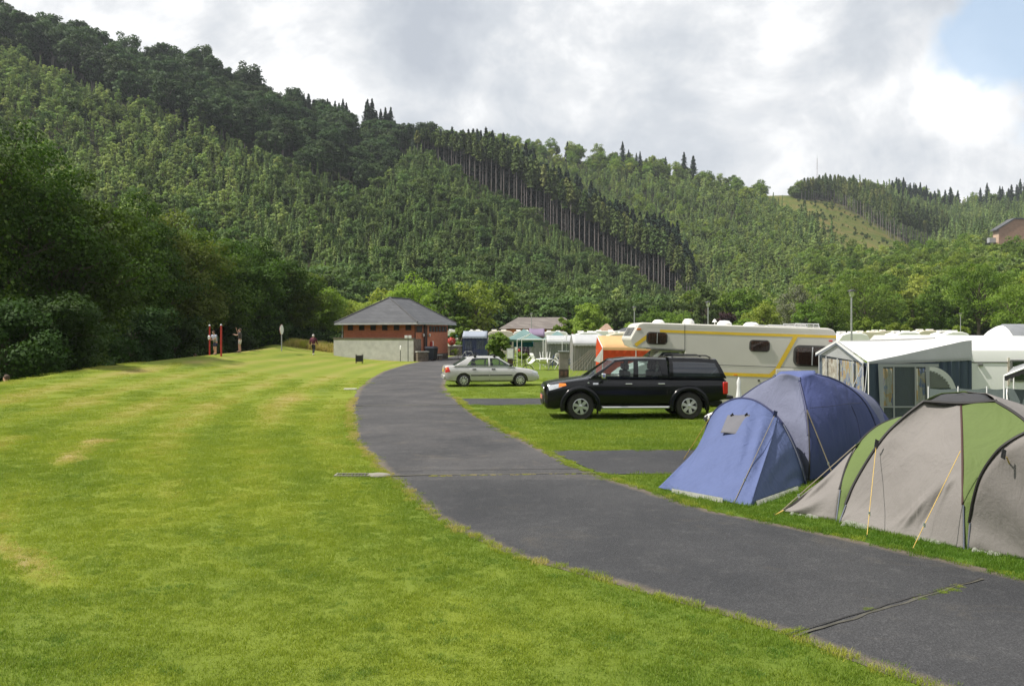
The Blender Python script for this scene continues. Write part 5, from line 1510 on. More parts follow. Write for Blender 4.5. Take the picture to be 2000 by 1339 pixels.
# ---- grey and green dome tent --------------------------------------------------
def green_tent():
    base = PG(1760, 1045)
    root = thing('dome_tent', 'grey and green family dome tent with a charcoal cap, nearest the camera', 'tent', base)
    off = Vector(base)
    def L(lst): return [Vector(p) - off for p in lst]
    PP = lambda x, y, Y: P(x, y, Y)
    gA, gB = PG(1638, 1020), PG(1881, 1071)
    back = Vector((.82, .57, 0))            # away from the road
    along = Vector((.57, -.82, 0))
    capA, capB, capC = PP(1805, 783, 11.0), PP(1877, 787, 10.72), PP(1942, 782, 10.5)
    capA2, capB2, capC2 = PP(1838, 767, 12.0), PP(1885, 763, 11.9), PP(1926, 767, 11.7)
    # pole curves from the ground to the cap
    cA = [gA, PP(1651, 985, 11.15), PP(1668, 945, 11.18), PP(1700, 890, 11.15), PP(1733, 845, 11.1), PP(1770, 810, 11.05), capA]
    cB = [gB, PP(1880, 985, 9.82), PP(1880, 910, 10.05), PP(1879, 850, 10.35), PP(1878, 815, 10.55), capB]
    gC = PG(2140, 1096)
    cC = [gC, PP(2108, 985, 9.3), PP(2066, 905, 9.55), PP(2018, 838, 9.95), PP(1985, 808, 10.2), capC]
    # far side
    gA3 = gA + back * 2.7 - along * .1; gB3 = gB + back * 2.9; gC3 = Vector(gC) + back * 2.4
    fA = [gA3, gA3.lerp(capA2, .35) + Vector((.1, .1, .35)), gA3.lerp(capA2, .7) + Vector((.05, .05, .25)), capA2]
    fB = [gB3, gB3.lerp(capB2, .35) + back * .3 + Vector((0, 0, .38)), gB3.lerp(capB2, .7) + back * .18 + Vector((0, 0, .28)), capB2]
    fC = [gC3, gC3.lerp(capC2, .35) + Vector((.1, 0, .35)), gC3.lerp(capC2, .7) + Vector((.05, 0, .25)), capC2]
    toward = -back * .8 + Vector((0, 0, .4))
    gf = []
    for (x0, y0, x1, y1, w, am) in ((1868, 890, 1762, 1036, .035, .030), (1866, 905, 1790, 1045, .028, -.026), (1862, 925, 1815, 1050, .03, .026), (1845, 880, 1735, 1020, .035, -.022), (1850, 915, 1748, 1030, .025, .02), (1720, 890, 1668, 1010, .03, .022), (1716, 905, 1655, 1000, .022, -.02),
                                    (1700, 960, 1640, 1015, .03, .02), (1790, 860, 1745, 1000, .06, .02), (1876, 970, 1850, 1055, .03, .02)):
        Ya, Yb = PG(x1, 1045).y, PG(x1, 1045).y
        t_ = (x0 - 1638) / 243; t2 = (x1 - 1638) / 243
        gf.append((PP(x0, y0, lerp(11.1, 9.85, t_) + .12) - off, PP(x1, y1, lerp(11.05, 9.75, t2)) - off, w, am))
    panel(root, 'flysheet_panel', L(cA), L(cB), C_GREY, 90, 80, -.05, toward, .010, 1, folds=gf, label='grey front panel between the two black poles')
    panel(root, 'flysheet_panel', L(cB), L(cC), C_GREEN, 30, 24, .02, toward, .006, 2, label='green front panel right of the centre pole')
    panel(root, 'flysheet_panel', L(fB), L(fA), C_GREEN, 14, 10, .02, -toward, .006, 3, label='green rear panel')
    panel(root, 'flysheet_panel', L(fC), L(fB), C_GREY, 14, 10, .02, -toward, .006, 4, label='grey rear panel')
    panel(root, 'flysheet_panel', L(fA), L(cA), C_GREEN, 24, 12, .03, -along, .006, 5, label='green end panel on the left')
    panel(root, 'flysheet_panel', L(cC), L(fC), C_GREY, 24, 12, .03, along, .006, 6, label='grey end panel on the right')
    # cap
    m = MB(); apex = (capB + capB2) / 2 + Vector((0, 0, .035)) - off
    ring = L([capA, capB, capC, capC2, capB2, capA2]); rows = []
    dn = [Vector((-.03, -.02, -.01)), Vector((0, -.04, -.02)), Vector((.03, -.03, -.01)), Vector((.02, .02, -.03)), Vector((0, .03, -.03)), Vector((-.02, .02, -.03))]
    rr = [p + d for p, d in zip(ring, dn)]
    seg = []
    for i in range(6):
        for t in (0, .5): seg.append(rr[i].lerp(rr[(i + 1) % 6], t) + Vector((0, 0, -.02 * (t > 0))))
    m.grid([seg, [p.lerp(apex, .35) + Vector((0, 0, .012)) for p in seg], [p.lerp(apex, .7) + Vector((0, 0, .012)) for p in seg], [apex + (p - apex) * .02 for p in seg]], closed=True)
    m.build('roof_cap', C_CAP, root, angle=60).modifiers.new('cloth', 'SOLIDIFY').thickness = .006
    # left sleeping pod
    g1 = PG(1632, 1017); g1b = gA3 - along * .55
    a1 = [g1, PP(1640, 955, 11.3), PP(1655, 905, 11.55), PP(1680, 862, 11.9), PP(1712, 833, 12.3), PP(1745, 818, 12.6), PP(1765, 815, 12.9)]
    a2 = [gA, PP(1651, 985, 11.17), PP(1668, 945, 11.22), PP(1700, 890, 11.3), PP(1730, 850, 11.5), PP(1762, 818, 11.9), PP(1790, 808, 12.3)]
    panel(root, 'pod_roof', L(a1), L(a2), C_GREEN, 30, 8, .02, Vector((-.3, -.4, .8)), .004, 7, label='green crescent between the two left poles')
    tip = PG(1527, 997, .02); tip2 = g1b - along * 1.0 + Vector((0, 0, .02))
    topP = PP(1672, 868, 11.75)
    # grey skirt running out to the left tip
    rowsA = curve3(L([PG(1632, 1017), PP(1640, 955, 11.3), PP(1655, 905, 11.55), PP(1672, 872, 11.75)]), 24)
    m = MB(); rows = []; tp = tip - off
    for i, p in enumerate(rowsA):
        r = []; t = i / 24
        for j in range(21):
            u = j / 20
            q = p.lerp(tp, u)
            q.z -= .20 * t * u * (1 - u) * 1.0                # concave top edge
            q += Vector((-.4, -.6, .3)).normalized() * (.045 * math.sin(u * math.pi) * math.sin(t * math.pi * 2.6) * (1 - t * .3) + .02 * math.sin(u * 9 + t * 14) * math.sin(u * math.pi))
            r.append(q)
        rows.append(r)
    m.grid(rows); o = m.build('pod_skirt', C_GREY, root, angle=60); o['label'] = 'grey wedge stretched out to the left ground tip'
    o.modifiers.new('cloth', 'SOLIDIFY').thickness = .004
    far_arc = [g1b, g1b.lerp(a1[-1], .4) + Vector((0, 0, .3)), g1b.lerp(a1[-1], .8) + Vector((0, 0, .12)), a1[-1]]
    m = MB(); A = curve3(L([topP] + [Vector(a1[-1])] + [g1b.lerp(a1[-1], .5) + Vector((0, 0, .25)), g1b]), 16); rows = []
    for p in A: rows.append([p.lerp(tp + (tip2 - tip) * (A.index(p) / 16), u) - Vector((0, 0, .12 * math.sin(u * math.pi))) for u in [j / 8 for j in range(9)]])
    m.grid(rows); m.build('pod_skirt', C_GREEN, root, angle=60).modifiers.new('cloth', 'SOLIDIFY').thickness = .004
    # right sleeping pod
    gR = PG(1889, 1071)
    b1 = [gR, PP(1893, 1020, 9.70), PP(1901, 975, 9.62), PP(1915, 930, 9.52), PP(1938, 893, 9.42), PP(1965, 866, 9.32), PP(2010, 842, 9.25), PP(2065, 832, 9.3)]
    lowR = [gR, PG(1950, 1083), PG(2010, 1094), PG(2070, 1105), PG(2130, 1116), PG(2190, 1127), PG(2260, 1138), PG(2320, 1150)]
    topR = [PP(2010, 842, 9.25), PP(2120, 880, 8.9), PP(2230, 980, 8.5), PG(2320, 1150)]
    m = MB(); A = curve3(L(b1), 30); B = curve3(L(lowR), 30); rows = []
    fold = L([PP(1962, 880, 9.32)])[0]
    for i in range(31):
        rows.append([A[i].lerp(B[i], u) + Vector((-.4, -.6, .3)).normalized() * (.03 * math.sin(u * math.pi) * math.sin(i * .55)) for u in [j / 14 for j in range(15)]])
    m.grid(rows); o = m.build('pod_wall', C_GREY, root, angle=60); o['label'] = 'grey wall of the right sleeping pod'; o.modifiers.new('cloth', 'SOLIDIFY').thickness = .004
    b2 = [gR + Vector((.02, .06, 0)), PP(1897, 1020, 9.85), PP(1908, 975, 9.85), PP(1925, 935, 9.85), PP(1950, 900, 9.85), PP(1980, 872, 9.8), PP(2030, 848, 9.7), PP(2085, 838, 9.8)]
    panel(root, 'pod_roof', L(b2), L(b1), C_GREEN, 30, 6, .02, Vector((-.3, -.4, .8)), .003, 9, label='green roof strip of the right sleeping pod')
    # sleeves: black above, bare grey pole near the ground
    sleeve(root, L(cA)[1:], C_SLEEVE_BLK, .020); sleeve(root, L(a1)[1:], C_SLEEVE_BLK, .018); sleeve(root, L(cB)[1:], C_RED, .013); sleeve(root, L(b1)[1:], C_SLEEVE_BLK, .018)
    sleeve(root, L(cC)[1:], C_SLEEVE_BLK, .020)
    sleeve(root, L([capA + Vector((-.02, -.03, 0)), capB + Vector((0, -.04, 0)), capC + Vector((.02, -.03, 0))]), C_SLEEVE_BLK, .020)
    for c in (cA, cB, a1, b1): sleeve(root, L([c[0] + Vector((0, -.02, 0)), Vector(c[0]).lerp(Vector(c[1]), .5) + Vector((0, -.02, 0)), Vector(c[1]) + Vector((0, -.02, 0))]), C_SLEEVE_GREY, .009, 4, 'pole_end')
    # red-brown seam tape on the centre pole
    # guy ropes
    rope(root, PP(1711, 873, 11.05) - off, PG(1693, 1049) - off); rope(root, PP(1876, 880, 9.85) - off, PG(1781, 1074) - off)
    rope(root, PP(1966, 892, 9.25) - off, PG(2035, 1060) - off, r=.008)
    rope(root, topP - off, PG(1522, 1001) - off, C_GUY_DARK, .008)
    rope(root, PG(1530, 996, .05) - off, PG(1512, 1006) - off, C_GUY, .007, slider=None)
    # little dark gusset tabs where the ropes leave the poles
    for c in (PP(1712, 866, 11.03), PP(1960, 886, 9.24)):
        m = MB(); m.obox(c - off, (.022, 0, -.012), (0, .006, 0), (.008, 0, .05)); m.build('gusset', C_CAP, root)
    # pale mud valance showing under the hem
    for (x0, y0, x1, y1) in ((1545, 1003, 1600, 1012), (1645, 1024, 1695, 1033), (1790, 1052, 1838, 1062), (1900, 1074, 1955, 1085)):
        m = MB(); a, b = PG(x0, y0) - off, PG(x1, y1) - off; rows = []
        for i in range(13):
            p = a.lerp(b, i / 12); j = .02 * math.sin(i * 1.9) + .02 * math.sin(i * .8 + 1)
            rows.append([p + Vector((-.03 - j, -.04 - j, .006)), p + Vector((0.02, .02, .03 + j * .5)), p + Vector((.08, .06, .05))])
        m.grid(rows); m.build('mud_flap', C_SOD, root)
    return root
green_tent()

# ---- blue dome tent -------------------------------------------------------------
def blue_tent():
    base = PG(1520, 960); off = Vector(base)
    root = thing('dome_tent', 'blue three-pole dome tent with a grey window flap, behind the grey and green tent', 'tent', base)
    def L(lst): return [Vector(p) - off for p in lst]
    PP = P
    # porch arch
    gl, gr = PG(1340, 905), PG(1574, 946)
    arch = [PP(1369, 880, 15.6), PP(1377, 845, 15.45), PP(1388, 815, 15.3), PP(1405, 794, 15.1), PP(1428, 781, 14.9), PP(1450, 777, 14.7), PP(1475, 782, 14.5), PP(1498, 796, 14.3), PP(1520, 816, 14.15), PP(1540, 845, 14.0), PP(1556, 880, 13.9), PP(1567, 915, 13.85), gr]
    tipL, tipF = PG(1286, 951, .05), PG(1466, 988, .01)
    # front porch: light panel from the arch down to the front hem, and a shaded side panel
    shoulder = PP(1522, 822, 14.1)
    archA = arch[:9]                       # left part of the arch
    archA = [PP(1371, 868, 15.3)] + archA[1:]
    hem = [tipL, PG(1310, 957, .015), PG(1340, 963, .015), PG(1375, 970, .015), PG(1410, 977, .015), PG(1440, 983, .015), tipF]
    A = curve3(L(archA), 80); B = curve3(L(hem), 80)
    bf = []
    for (x0, y0, Y0, x1, y1, w, am) in ((1517, 838, 13.95, 1470, 985, .03, .03), (1510, 850, 13.9, 1455, 984, .03, -.03), (1500, 860, 13.8, 1440, 980, .03, .025), (1488, 850, 13.8, 1425, 978, .035, -.02), (1470, 840, 13.9, 1405, 972, .04, .018), (1395, 830, 14.9, 1330, 955, .05, .018), (1420, 860, 14.0, 1370, 965, .05, -.018), (1450, 870, 13.5, 1463, 980, .03, .015)):
        bf.append((PP(x0, y0, Y0) - off, PG(x1, y1) - off + Vector((0, 0, .05)), w, am))
    m = MB(); rows = []
    for i in range(81):
        i = i / 2
        r = []
        for j in range(65):
            u = j / 64; q = A[int(i * 2)].lerp(B[int(i * 2)], u)
            s = math.sin(u * math.pi)
            q += Vector((-.45, -.75, .45)).normalized() * (fold_at(q, bf) + -.05 * s * math.sin(i / 40 * math.pi) + .05 * s * s * (i / 40 > .5) * math.sin(i * 1.1) * (i / 40 - .4) + .012 * math.sin(i * .9 + u * 4) * s)
            r.append(q)
        rows.append(r)
    m.grid(rows); o = m.build('porch_panel', C_BLUE, root, angle=60); o['label'] = 'light blue sloping porch panel facing the road'; o.modifiers.new('cloth', 'SOLIDIFY').thickness = .004
    A = curve3(L(arch[8:]), 26); B = curve3([tipF - off, tipF.lerp(gr, .45) - off + Vector((0, 0, .01)), gr - off], 26)
    m = MB(); rows = []
    for i in range(27):
        r = []
        for j in range(17):
            u = j / 16; q = A[i].lerp(B[i], u); s = math.sin(u * math.pi); q += Vector((.5, -.8, .2)).normalized() * (-.05 * s + .012 * math.sin(i * .7 + u * 7) * s); r.append(q)
        rows.append(r)
    m.grid(rows); o = m.build('porch_panel', C_BLUE, root, angle=60); o['label'] = 'shaded side panel of the blue porch'; o.modifiers.new('cloth', 'SOLIDIFY').thickness = .004
    # window flap lying on the porch panel
    m = MB(); c = [PP(1417, 812, 14.55), PP(1460, 811, 14.32), PP(1444, 849, 13.98), PP(1403, 845, 14.20)]
    rows = []
    for j in range(9):
        v = j / 8; rows.append([c[0].lerp(c[1], u).lerp(c[3].lerp(c[2], u), v) - off + Vector((0, -.15 - .02 * math.sin(u * 3.1) * v, .03 + .004 * math.sin(u * 9 + v * 5))) for u in [i / 10 for i in range(11)]])
    m.grid(rows); fl = m.build('window_flap', C_FLAP, root, angle=60); fl.modifiers.new('cloth', 'SOLIDIFY').thickness = .008
    for k in (.18, .82):
        q = c[0].lerp(c[1], k) - off + Vector((0, -.18, .02)); m = MB(); m.obox(q, (.022, 0, .02), (0, .008, 0), (-.01, 0, .03)); m.build('toggle', C_SLEEVE_BLK, fl)
    # main dome
    cap = [PP(1512, 737, 15.3), PP(1556, 742, 14.95), PP(1562, 737, 14.95), PP(1592, 732, 15.2)]
    capb = [PP(1532, 727, 16.1), PP(1550, 725, 16.1), PP(1570, 726, 16.1), PP(1590, 728, 16.0)]
    back = Vector((.72, .69, 0))
    # left pole: from behind the arch up to the cap
    gL = PG(1395, 885); pL = [gL, PP(1400, 830, 16.3), PP(1425, 795, 16.2), PP(1456, 770, 15.9), PP(1486, 750, 15.6), cap[0]]
    gC = PG(1579, 941); pC = [gC, PP(1580, 900, 14.02), PP(1579, 850, 14.15), PP(1575, 805, 14.4), PP(1568, 770, 14.7), PP(1562, 745, 14.9), cap[2]]
    gR = PG(1722, 905); pR = [gR, PP(1716, 860, 15.75), PP(1704, 815, 15.7), PP(1684, 780, 15.65), PP(1655, 755, 15.55), PP(1622, 738, 15.4), cap[3]]
    toward = Vector((-.5, -.8, .35))
    mid = [gr + Vector((.02, .05, 0)), PP(1572, 900, 14.05), PP(1560, 860, 14.25), PP(1540, 815, 14.6), PP(1525, 780, 14.9), PP(1530, 750, 15.1), PP(1545, 741, 15.05)]
    panel(root, 'flysheet_panel', L(pL), L(pC), C_BLUEGREY, 34, 30, .22, toward, .010, 11, label='blue-grey front panel left of the centre pole')
    panel(root, 'flysheet_panel', L(pC), L(pR), C_BLUE2, 34, 26, .10, Vector((.3, -.9, .35)), .008, 12, label='deep blue front panel right of the centre pole')
    gL3, gC3, gR3 = gL + back * 1.6, gC + back * 3.2, gR + back * 1.3
    def farp(g, c, o=.35): return [g, g.lerp(c, .35) + back * .2 + Vector((0, 0, o)), g.lerp(c, .72) + back * .1 + Vector((0, 0, o * .7)), c]
    fL, fC, fR = farp(gL3, capb[0]), farp(gC3, capb[1]), farp(gR3, capb[3])
    panel(root, 'flysheet_panel', L(fL), L(pL), C_BLUE2, 16, 8, .05, Vector((-.7, .5, .3)), .006, 13, label='deep blue left end panel')
    panel(root, 'flysheet_panel', L(fC), L(fL), C_BLUE2, 16, 8, .05, back, .006, 14, label='deep blue rear panel')
    panel(root, 'flysheet_panel', L(fR), L(fC), C_BLUEGREY, 16, 8, .05, back, .006, 15, label='blue-grey rear panel')
    panel(root, 'flysheet_panel', L(pR), L(fR), C_BLUE2, 24, 8, .03, Vector((.8, 0, .3)), .006, 16, label='deep blue right end panel')
    m = MB(); A = curve3(L(cap), 12); B = curve3(L(capb), 12)
    m.grid([[A[i].lerp(B[i], v) + Vector((0, -.04 * (1 - v), .012 + .05 * math.sin(v * math.pi) - (.035 if v == 0 else 0))) for i in range(13)] for v in (0, .12, .35, .6, .85, 1)])
    m.build('roof_cap', C_BLUEMID, root, angle=60).modifiers.new('cloth', 'SOLIDIFY').thickness = .006
    # right sleeping pod, paler
    q1 = [PG(1745, 902), PP(1741, 850, 16.5), PP(1728, 812, 16.7), PP(1712, 786, 16.8), PP(1690, 768, 16.9), PP(1660, 758, 17.0), PP(1640, 757, 17.1)]
    q0 = [PG(1712, 905), PP(1712, 860, 15.8), PP(1702, 815, 15.75), PP(1684, 782, 15.75), PP(1664, 762, 15.9), PP(1640, 752, 16.0), PP(1620, 748, 16.1)]
    panel(root, 'pod_roof', L(q0), L(q1), C_BLUEGREY, 26, 12, .05, Vector((.3, -.6, .7)), .008, 17, label='pale blue-grey sleeping pod behind the dome')
    e = PG(1790, 880)
    panel(root, 'pod_wall', L(q1), L([PG(1745, 902), PG(1765, 895), e, e + Vector((0, .6, 0)), e + Vector((-.2, 1.2, 0)), e + Vector((-.5, 1.8, 0)), e + Vector((-.8, 2.2, 0))]), C_BLUE, 20, 8, 0, Vector((1, 0, 0)), .004, 18)
    # sleeves
    sleeve(root, L(arch), C_SLEEVE_NAVY, .020, 44); sleeve(root, L(pL)[1:], C_SLEEVE_NAVY, .018); sleeve(root, L(pC)[2:], C_SLEEVE_NAVY, .020); sleeve(root, L(pR)[1:], C_SLEEVE_NAVY, .020); sleeve(root, L(q1)[1:], C_SLEEVE_NAVY, .016)
    sleeve(root, L([gC + Vector((0, -.02, 0)), pC[1] + Vector((0, -.03, 0)), pC[2] + Vector((0, -.03, 0)), pC[3] + Vector((0, -.03, 0))]), C_SLEEVE_BLK, .012, 12, 'pole_end')
    sleeve(root, L([PP(1530, 828, 14.03), PP(1548, 865, 13.9), PP(1562, 900, 13.82), PP(1572, 938, 13.8)]), C_SLEEVE_GREY, .011, 12, 'pole_end')
    # seam and zip lines on the deep blue door panel
    sleeve(root, L([PP(1582, 796, 14.45), PP(1620, 793, 14.55), PP(1655, 788, 14.8), PP(1683, 787, 15.3)]), C_SLEEVE_NAVY, .006, 16, 'seam')
    sleeve(root, L([PP(1663, 792, 14.85), PP(1674, 820, 14.85), PP(1682, 860, 14.85)]), C_SLEEVE_NAVY, .008, 16, 'zip')
    rope(root, PP(1576, 800, 14.35) - off, PG(1632, 940) - off, C_GUY_DARK, .011)
    rope(root, PP(1385, 818, 15.25) - off, PG(1335, 897) - off, C_GUY, .007); rope(root, PP(1512, 812, 13.95) - off, PG(1432, 985) - off, C_GUY_DARK, .006)
    m = MB(); m.obox(PP(1514, 808, 14.05) - off, (.03, 0, -.01), (0, .01, 0), (.01, 0, .05)); m.build('gusset', C_SLEEVE_NAVY, root)
    for (a, b) in ((PG(1312, 962), PG(1412, 981)), (PG(1478, 987), PG(1560, 957))):
        m = MB(); rows = []
        for i in range(25):
            p = a.lerp(b, i / 24) - off; j = .012 * math.sin(i * 1.7)
            rows.append([p + Vector((-.01, -.05 - j, .006)), p + Vector((0, 0, .03 + j)), p + Vector((.02, .10, .05))])
        m.grid(rows); m.build('mud_flap', C_SOD, root)
    return root
blue_tent()

def vinyl_mat():
    m = bpy.data.materials.new('vinyl_window'); m.use_nodes = True; N = NT(m.node_tree); m.node_tree.nodes.clear(); out = N.node('ShaderNodeOutputMaterial')
    tr = N.node('ShaderNodeBsdfTransparent', inp={0: (.86, .88, .88, 1)}); df = N.node('ShaderNodeBsdfDiffuse', inp={0: (.4, .42, .42, 1)}); mx = N.node('ShaderNodeMixShader', inp={0: .10}); N.link(tr.outputs[0], mx.inputs[1]); N.link(df.outputs[0], mx.inputs[2])
    gl = N.node('ShaderNodeBsdfGlossy', inp={'Roughness': .25}); m2 = N.node('ShaderNodeMixShader', inp={0: .04}); N.link(mx.outputs[0], m2.inputs[1]); N.link(gl.outputs[0], m2.inputs[2]); N.link(m2.outputs[0], out.inputs[0]); return m
# ---- caravan with white awning on the right ----------------------------------------
M_WHITE = mat('caravan_white', (.80, .80, .78), .4, var=.02, dirt=.05, vscale=1.0)
C_WHITE = cloth_mat('white_awning', (.82, .82, .82), trans=.25, wrinkle=.3, wscale=1.2); C_LGREY = cloth_mat('pale_grey_awning', (.42, .43, .44), trans=.2, wrinkle=.35)
C_NAVY = cloth_mat('slate_awning', (.075, .10, .14), trans=.1, wrinkle=.4); C_VINYL = vinyl_mat()
def curtain_mat():
    m = bpy.data.materials.new('printed_curtain'); m.use_nodes = True; N = NT(m.node_tree); b = m.node_tree.nodes['Principled BSDF']
    tc = N.node('ShaderNodeTexCoord'); mp = N.node('ShaderNodeMapping', inp={'Vector': tc.outputs['Object'], 'Scale': (2.5, 2.5, 1.4)})
    v = N.node('ShaderNodeTexVoronoi', inp={'Vector': mp.outputs[0], 'Scale': 3.2})
    c = N.ramp(v.outputs['Color'], [(.0, (.10, .14, .30)), (.3, (.42, .42, .38)), (.55, (.46, .30, .12)), (.75, (.20, .27, .40)), (1.0, (.55, .50, .42))], 'CONSTANT')
    n = N.noise(tc.outputs['Object'], 9, 4, .7); c = N.mix(N.ramp(n, [(.45, 0.), (.6, .6)]), c, (.42, .36, .28)); N.link(c, b.inputs['Base Color']); b.inputs['Roughness'].default_value = .9
    return m
C_DOORBLUE = cloth_mat('door_cloth', (.055, .07, .12), wrinkle=.8); M_PRINT = curtain_mat(); M_STRIPE = mat('striped_curtain', (.42, .28, .18), .9, var=.4, vscale=7, col2=(.55, .52, .46))
def right_awning():
    o0 = Vector((10.5, 24, 0)); root = thing('caravan_awning', 'large white-roofed awning with slate walls and printed curtains, right of the motorhome', 'awning', o0)
    Q = lambda px, py, Y: P(px, py, Y) - o0
    nearL, nearR = (1695, 706, 22.0), (1897, 699, 22.6); farL = (1600, 690, 27.0)
    ridgeL, ridgeR = (1638, 666, 24.6), (1893, 656, 24.6)
    def G(px, Y): v = P(px, 700, Y); v.z = 0; return v - o0
    # roof: near slope and far slope
    m = MB(); rows = []
    a0, a1, b0, b1 = Q(*ridgeL), Q(*ridgeR), Q(*nearL), Q(*nearR)
    for j in range(9):
        v = j / 8; rows.append([a0.lerp(a1, u).lerp(b0.lerp(b1, u), v) + Vector((0, 0, -.07 * math.sin(u * math.pi) * math.sin(v * math.pi) - (.05 * math.sin(u * math.pi) if v < .01 else 0))) for u in [i / 16 for i in range(17)]])
    m.grid(rows); r = m.build('roof', C_WHITE, root, angle=60); r.modifiers.new('cloth', 'SOLIDIFY').thickness = .006
    f0, f1 = Q(*farL), Q(1893, 688, 27.0)
    m = MB(); m.grid([[a0.lerp(a1, u) for u in [i / 8 for i in range(9)]], [f0.lerp(f1, u) for u in [i / 8 for i in range(9)]]]); m.build('roof', C_WHITE, root)
    # near wall (faces the camera): pale top band, slate panels, door, arched window
    def wp(px, py): return Q(px, py, interp(px, [(1695, 22.03), (1897, 22.62)]))
    def face(nm, pts, mt, off=0.0, wr=0.0):
        m = MB(); m.poly([wp(x, y) + Vector((0, -off, 0)) for x, y in pts]); return m.build(nm, mt, root)
    face('valance', [(1695, 706), (1760, 693), (1880, 666), (1897, 664), (1897, 703), (1760, 708.5), (1697, 710)], C_LGREY, .03)
    m = MB(); rows = []
    for k in range(41):
        px = 1697 + 200 * k / 40; w = .03 * math.sin(k * 2.3) * (1 if px > 1830 else .3)
        rows.append([wp(px, 709 - (px > 1760) * (px - 1760) * .04) + Vector((0, w, 0)), wp(px, 760) + Vector((0, w * 1.4, 0)), G(px, interp(px, [(1695, 22.03), (1897, 22.62)])) + Vector((0, w, 0))])
    m.grid(rows); m.build('side_wall', C_NAVY, root, angle=50)
    face('door_panel', [(1716, 713), (1806, 713), (1808, 835), (1722, 835)], C_DOORBLUE, .035)
    for (x0, x1) in ((1719, 1744), (1785, 1806)):
        m = MB(); rows = []
        for k in range(13): px = lerp(x0, x1, k / 12); rows.append([wp(px, 719) + Vector((0, -.05 + .015 * math.sin(k * 1.7), 0)), wp(px, 792) + Vector((0, -.05 + .015 * math.sin(k * 1.7), 0))])
        m.grid(rows); m.build('curtain', M_PRINT, root)
    face('window_panel', [(1718, 716), (1806, 716), (1808, 835), (1722, 835)], C_VINYL, .075)
    for (x0, x1) in ((1712, 1722), (1804, 1812)): face('frame_strip', [(x0, 712), (x1, 712), (x1 + 2, 835), (x0 + 6, 835)], C_LGREY, .09)
    face('frame_strip', [(1712, 710), (1830, 710), (1830, 716), (1712, 716)], C_LGREY, .095); face('frame_strip', [(1722, 792), (1806, 792), (1806, 795), (1722, 795)], C_LGREY, .095)
    for x in (1741, 1783): face('frame_strip', [(x, 716), (x + 3, 716), (x + 4, 835), (x + 1, 835)], C_LGREY, .092)
    arch = [(1811, 757), (1811, 722), (1822, 724), (1835, 731), (1846, 741), (1855, 757)]
    face('arched_window', arch, C_VINYL, .085); face('arched_window_screen', arch, M_GREYTRIM, .06)
    m = MB(); pts = [(1810, 716), (1826, 717), (1842, 725), (1855, 738), (1864, 757)]; n = 22
    cv = curve3([wp(*p) + Vector((0, -.09, 0)) for p in pts], n); m.grid([[p, p + Vector((-.10 - .025 * (i % 2), 0, -.09 - .03 * (i % 2)))] for i, p in enumerate(cv)]); m.build('scalloped_trim', C_WHITE, root)
    # end wall under the gable (faces left)
    def ep(u, z): a, b = P(*nearL) - o0, P(*farL) - o0; p = a.lerp(b, u); p.z = z; return p
    zt = lambda u: lerp(b0.z, f0.z, u) - .03
    m = MB(); n = Vector((-.05, 0, 0))
    m.grid([[ep(u, 0), ep(u, .5), ep(u, 1.1), ep(u, zt(u))] for u in [k / 16 for k in range(17)]]); m.build('front_wall', C_NAVY, root)
    for (u0, u1, mt) in ((.03, .16, M_PRINT), (.20, .46, M_PRINT), (.50, .72, M_STRIPE), (.74, .86, M_STRIPE)):
        m = MB(); m.grid([[ep(lerp(u0, u1, k / 14), .55) + n * (1.2 + .3 * math.sin(k * 1.9)), ep(lerp(u0, u1, k / 14), zt(.5) - .05) + n * (1.2 + .3 * math.sin(k * 1.9))] for k in range(15)]); m.build('curtain', mt, root)
    m = MB(); m.grid([[ep(u, .5) + n * 2, ep(u, zt(u) - .02) + n * 2] for u in (.02, .88)]); m.build('window_panel', C_VINYL, root)
    for u in (.0, .18, .48, .73, .9):
        m = MB(); m.grid([[ep(u, 0) + n * 2.4, ep(u, zt(u)) + n * 2.4], [ep(u + .022, 0) + n * 2.4, ep(u + .022, zt(u)) + n * 2.4]]); m.build('frame_strip', C_LGREY, root)
    m = MB(); m.poly([ep(0, zt(0)) + n, ep(1, zt(1)) + n, a0 + n + Vector((.03, 0, -.03))]); m.build('gable', C_LGREY, root)
    for (p, q) in ((a0, b0), (a0, f0)):
        d = Vector((-.12, 0, 0)); m = MB(); m.grid([[p + d * .6 + Vector((0, 0, .02)), q + d + Vector((0, 0, .02))], [p + d * .6 + Vector((0, 0, -.06)), q + d + Vector((0, 0, -.07))]]); m.build('gable_trim', C_WHITE, root)
        m = MB(); m.grid([[p + d * .7 + Vector((0, 0, -.05)), q + d * 1.1 + Vector((0, 0, -.06))], [p + d * .7 + Vector((0, 0, -.09)), q + d * 1.1 + Vector((0, 0, -.10))]]); m.build('gable_trim', C_NAVY, root)
    rope(root, b0, Vector((b0.x - .55, b0.y - .9, 0)), C_LGREY, .012); rope(root, b0 + Vector((-.1, 0, 0)), Vector((b0.x - 1.1, b0.y - .6, 0)), C_LGREY, .010)
    # caravan
    cr = thing('caravan', 'white caravan at the right edge, joined to the big white awning', 'caravan', o0)
    def cp(px, py, Y=22.75): return P(px, py, Y) - o0
    prof = [(0, .35), (0, 1.72), (.06, 1.98), (.22, 2.16), (.55, 2.29), (1.4, 2.36)]
    x0 = cp(1894, 700).x; x1 = x0 + 2.3; m = MB(); rows = []
    full = [(y, z) for y, z in prof] + [(6.0, 2.38), (6.4, 2.2), (6.5, 1.6), (6.5, .35)]
    yb = 22.75 - o0.y
    m.grid([[(x, yb + y, z) for y, z in full] for x in (x0, x0 + .05, x0 + 1.1, x1 - .05, x1)])
    for x in (x0, x1): m.poly([(x, yb + y, z) for y, z in full])
    m.poly([(x0, yb, .35), (x1, yb, .35), (x1, yb + 6.5, .35), (x0, yb + 6.5, .35)])
    m.build('shell', M_WHITE, cr, angle=25)
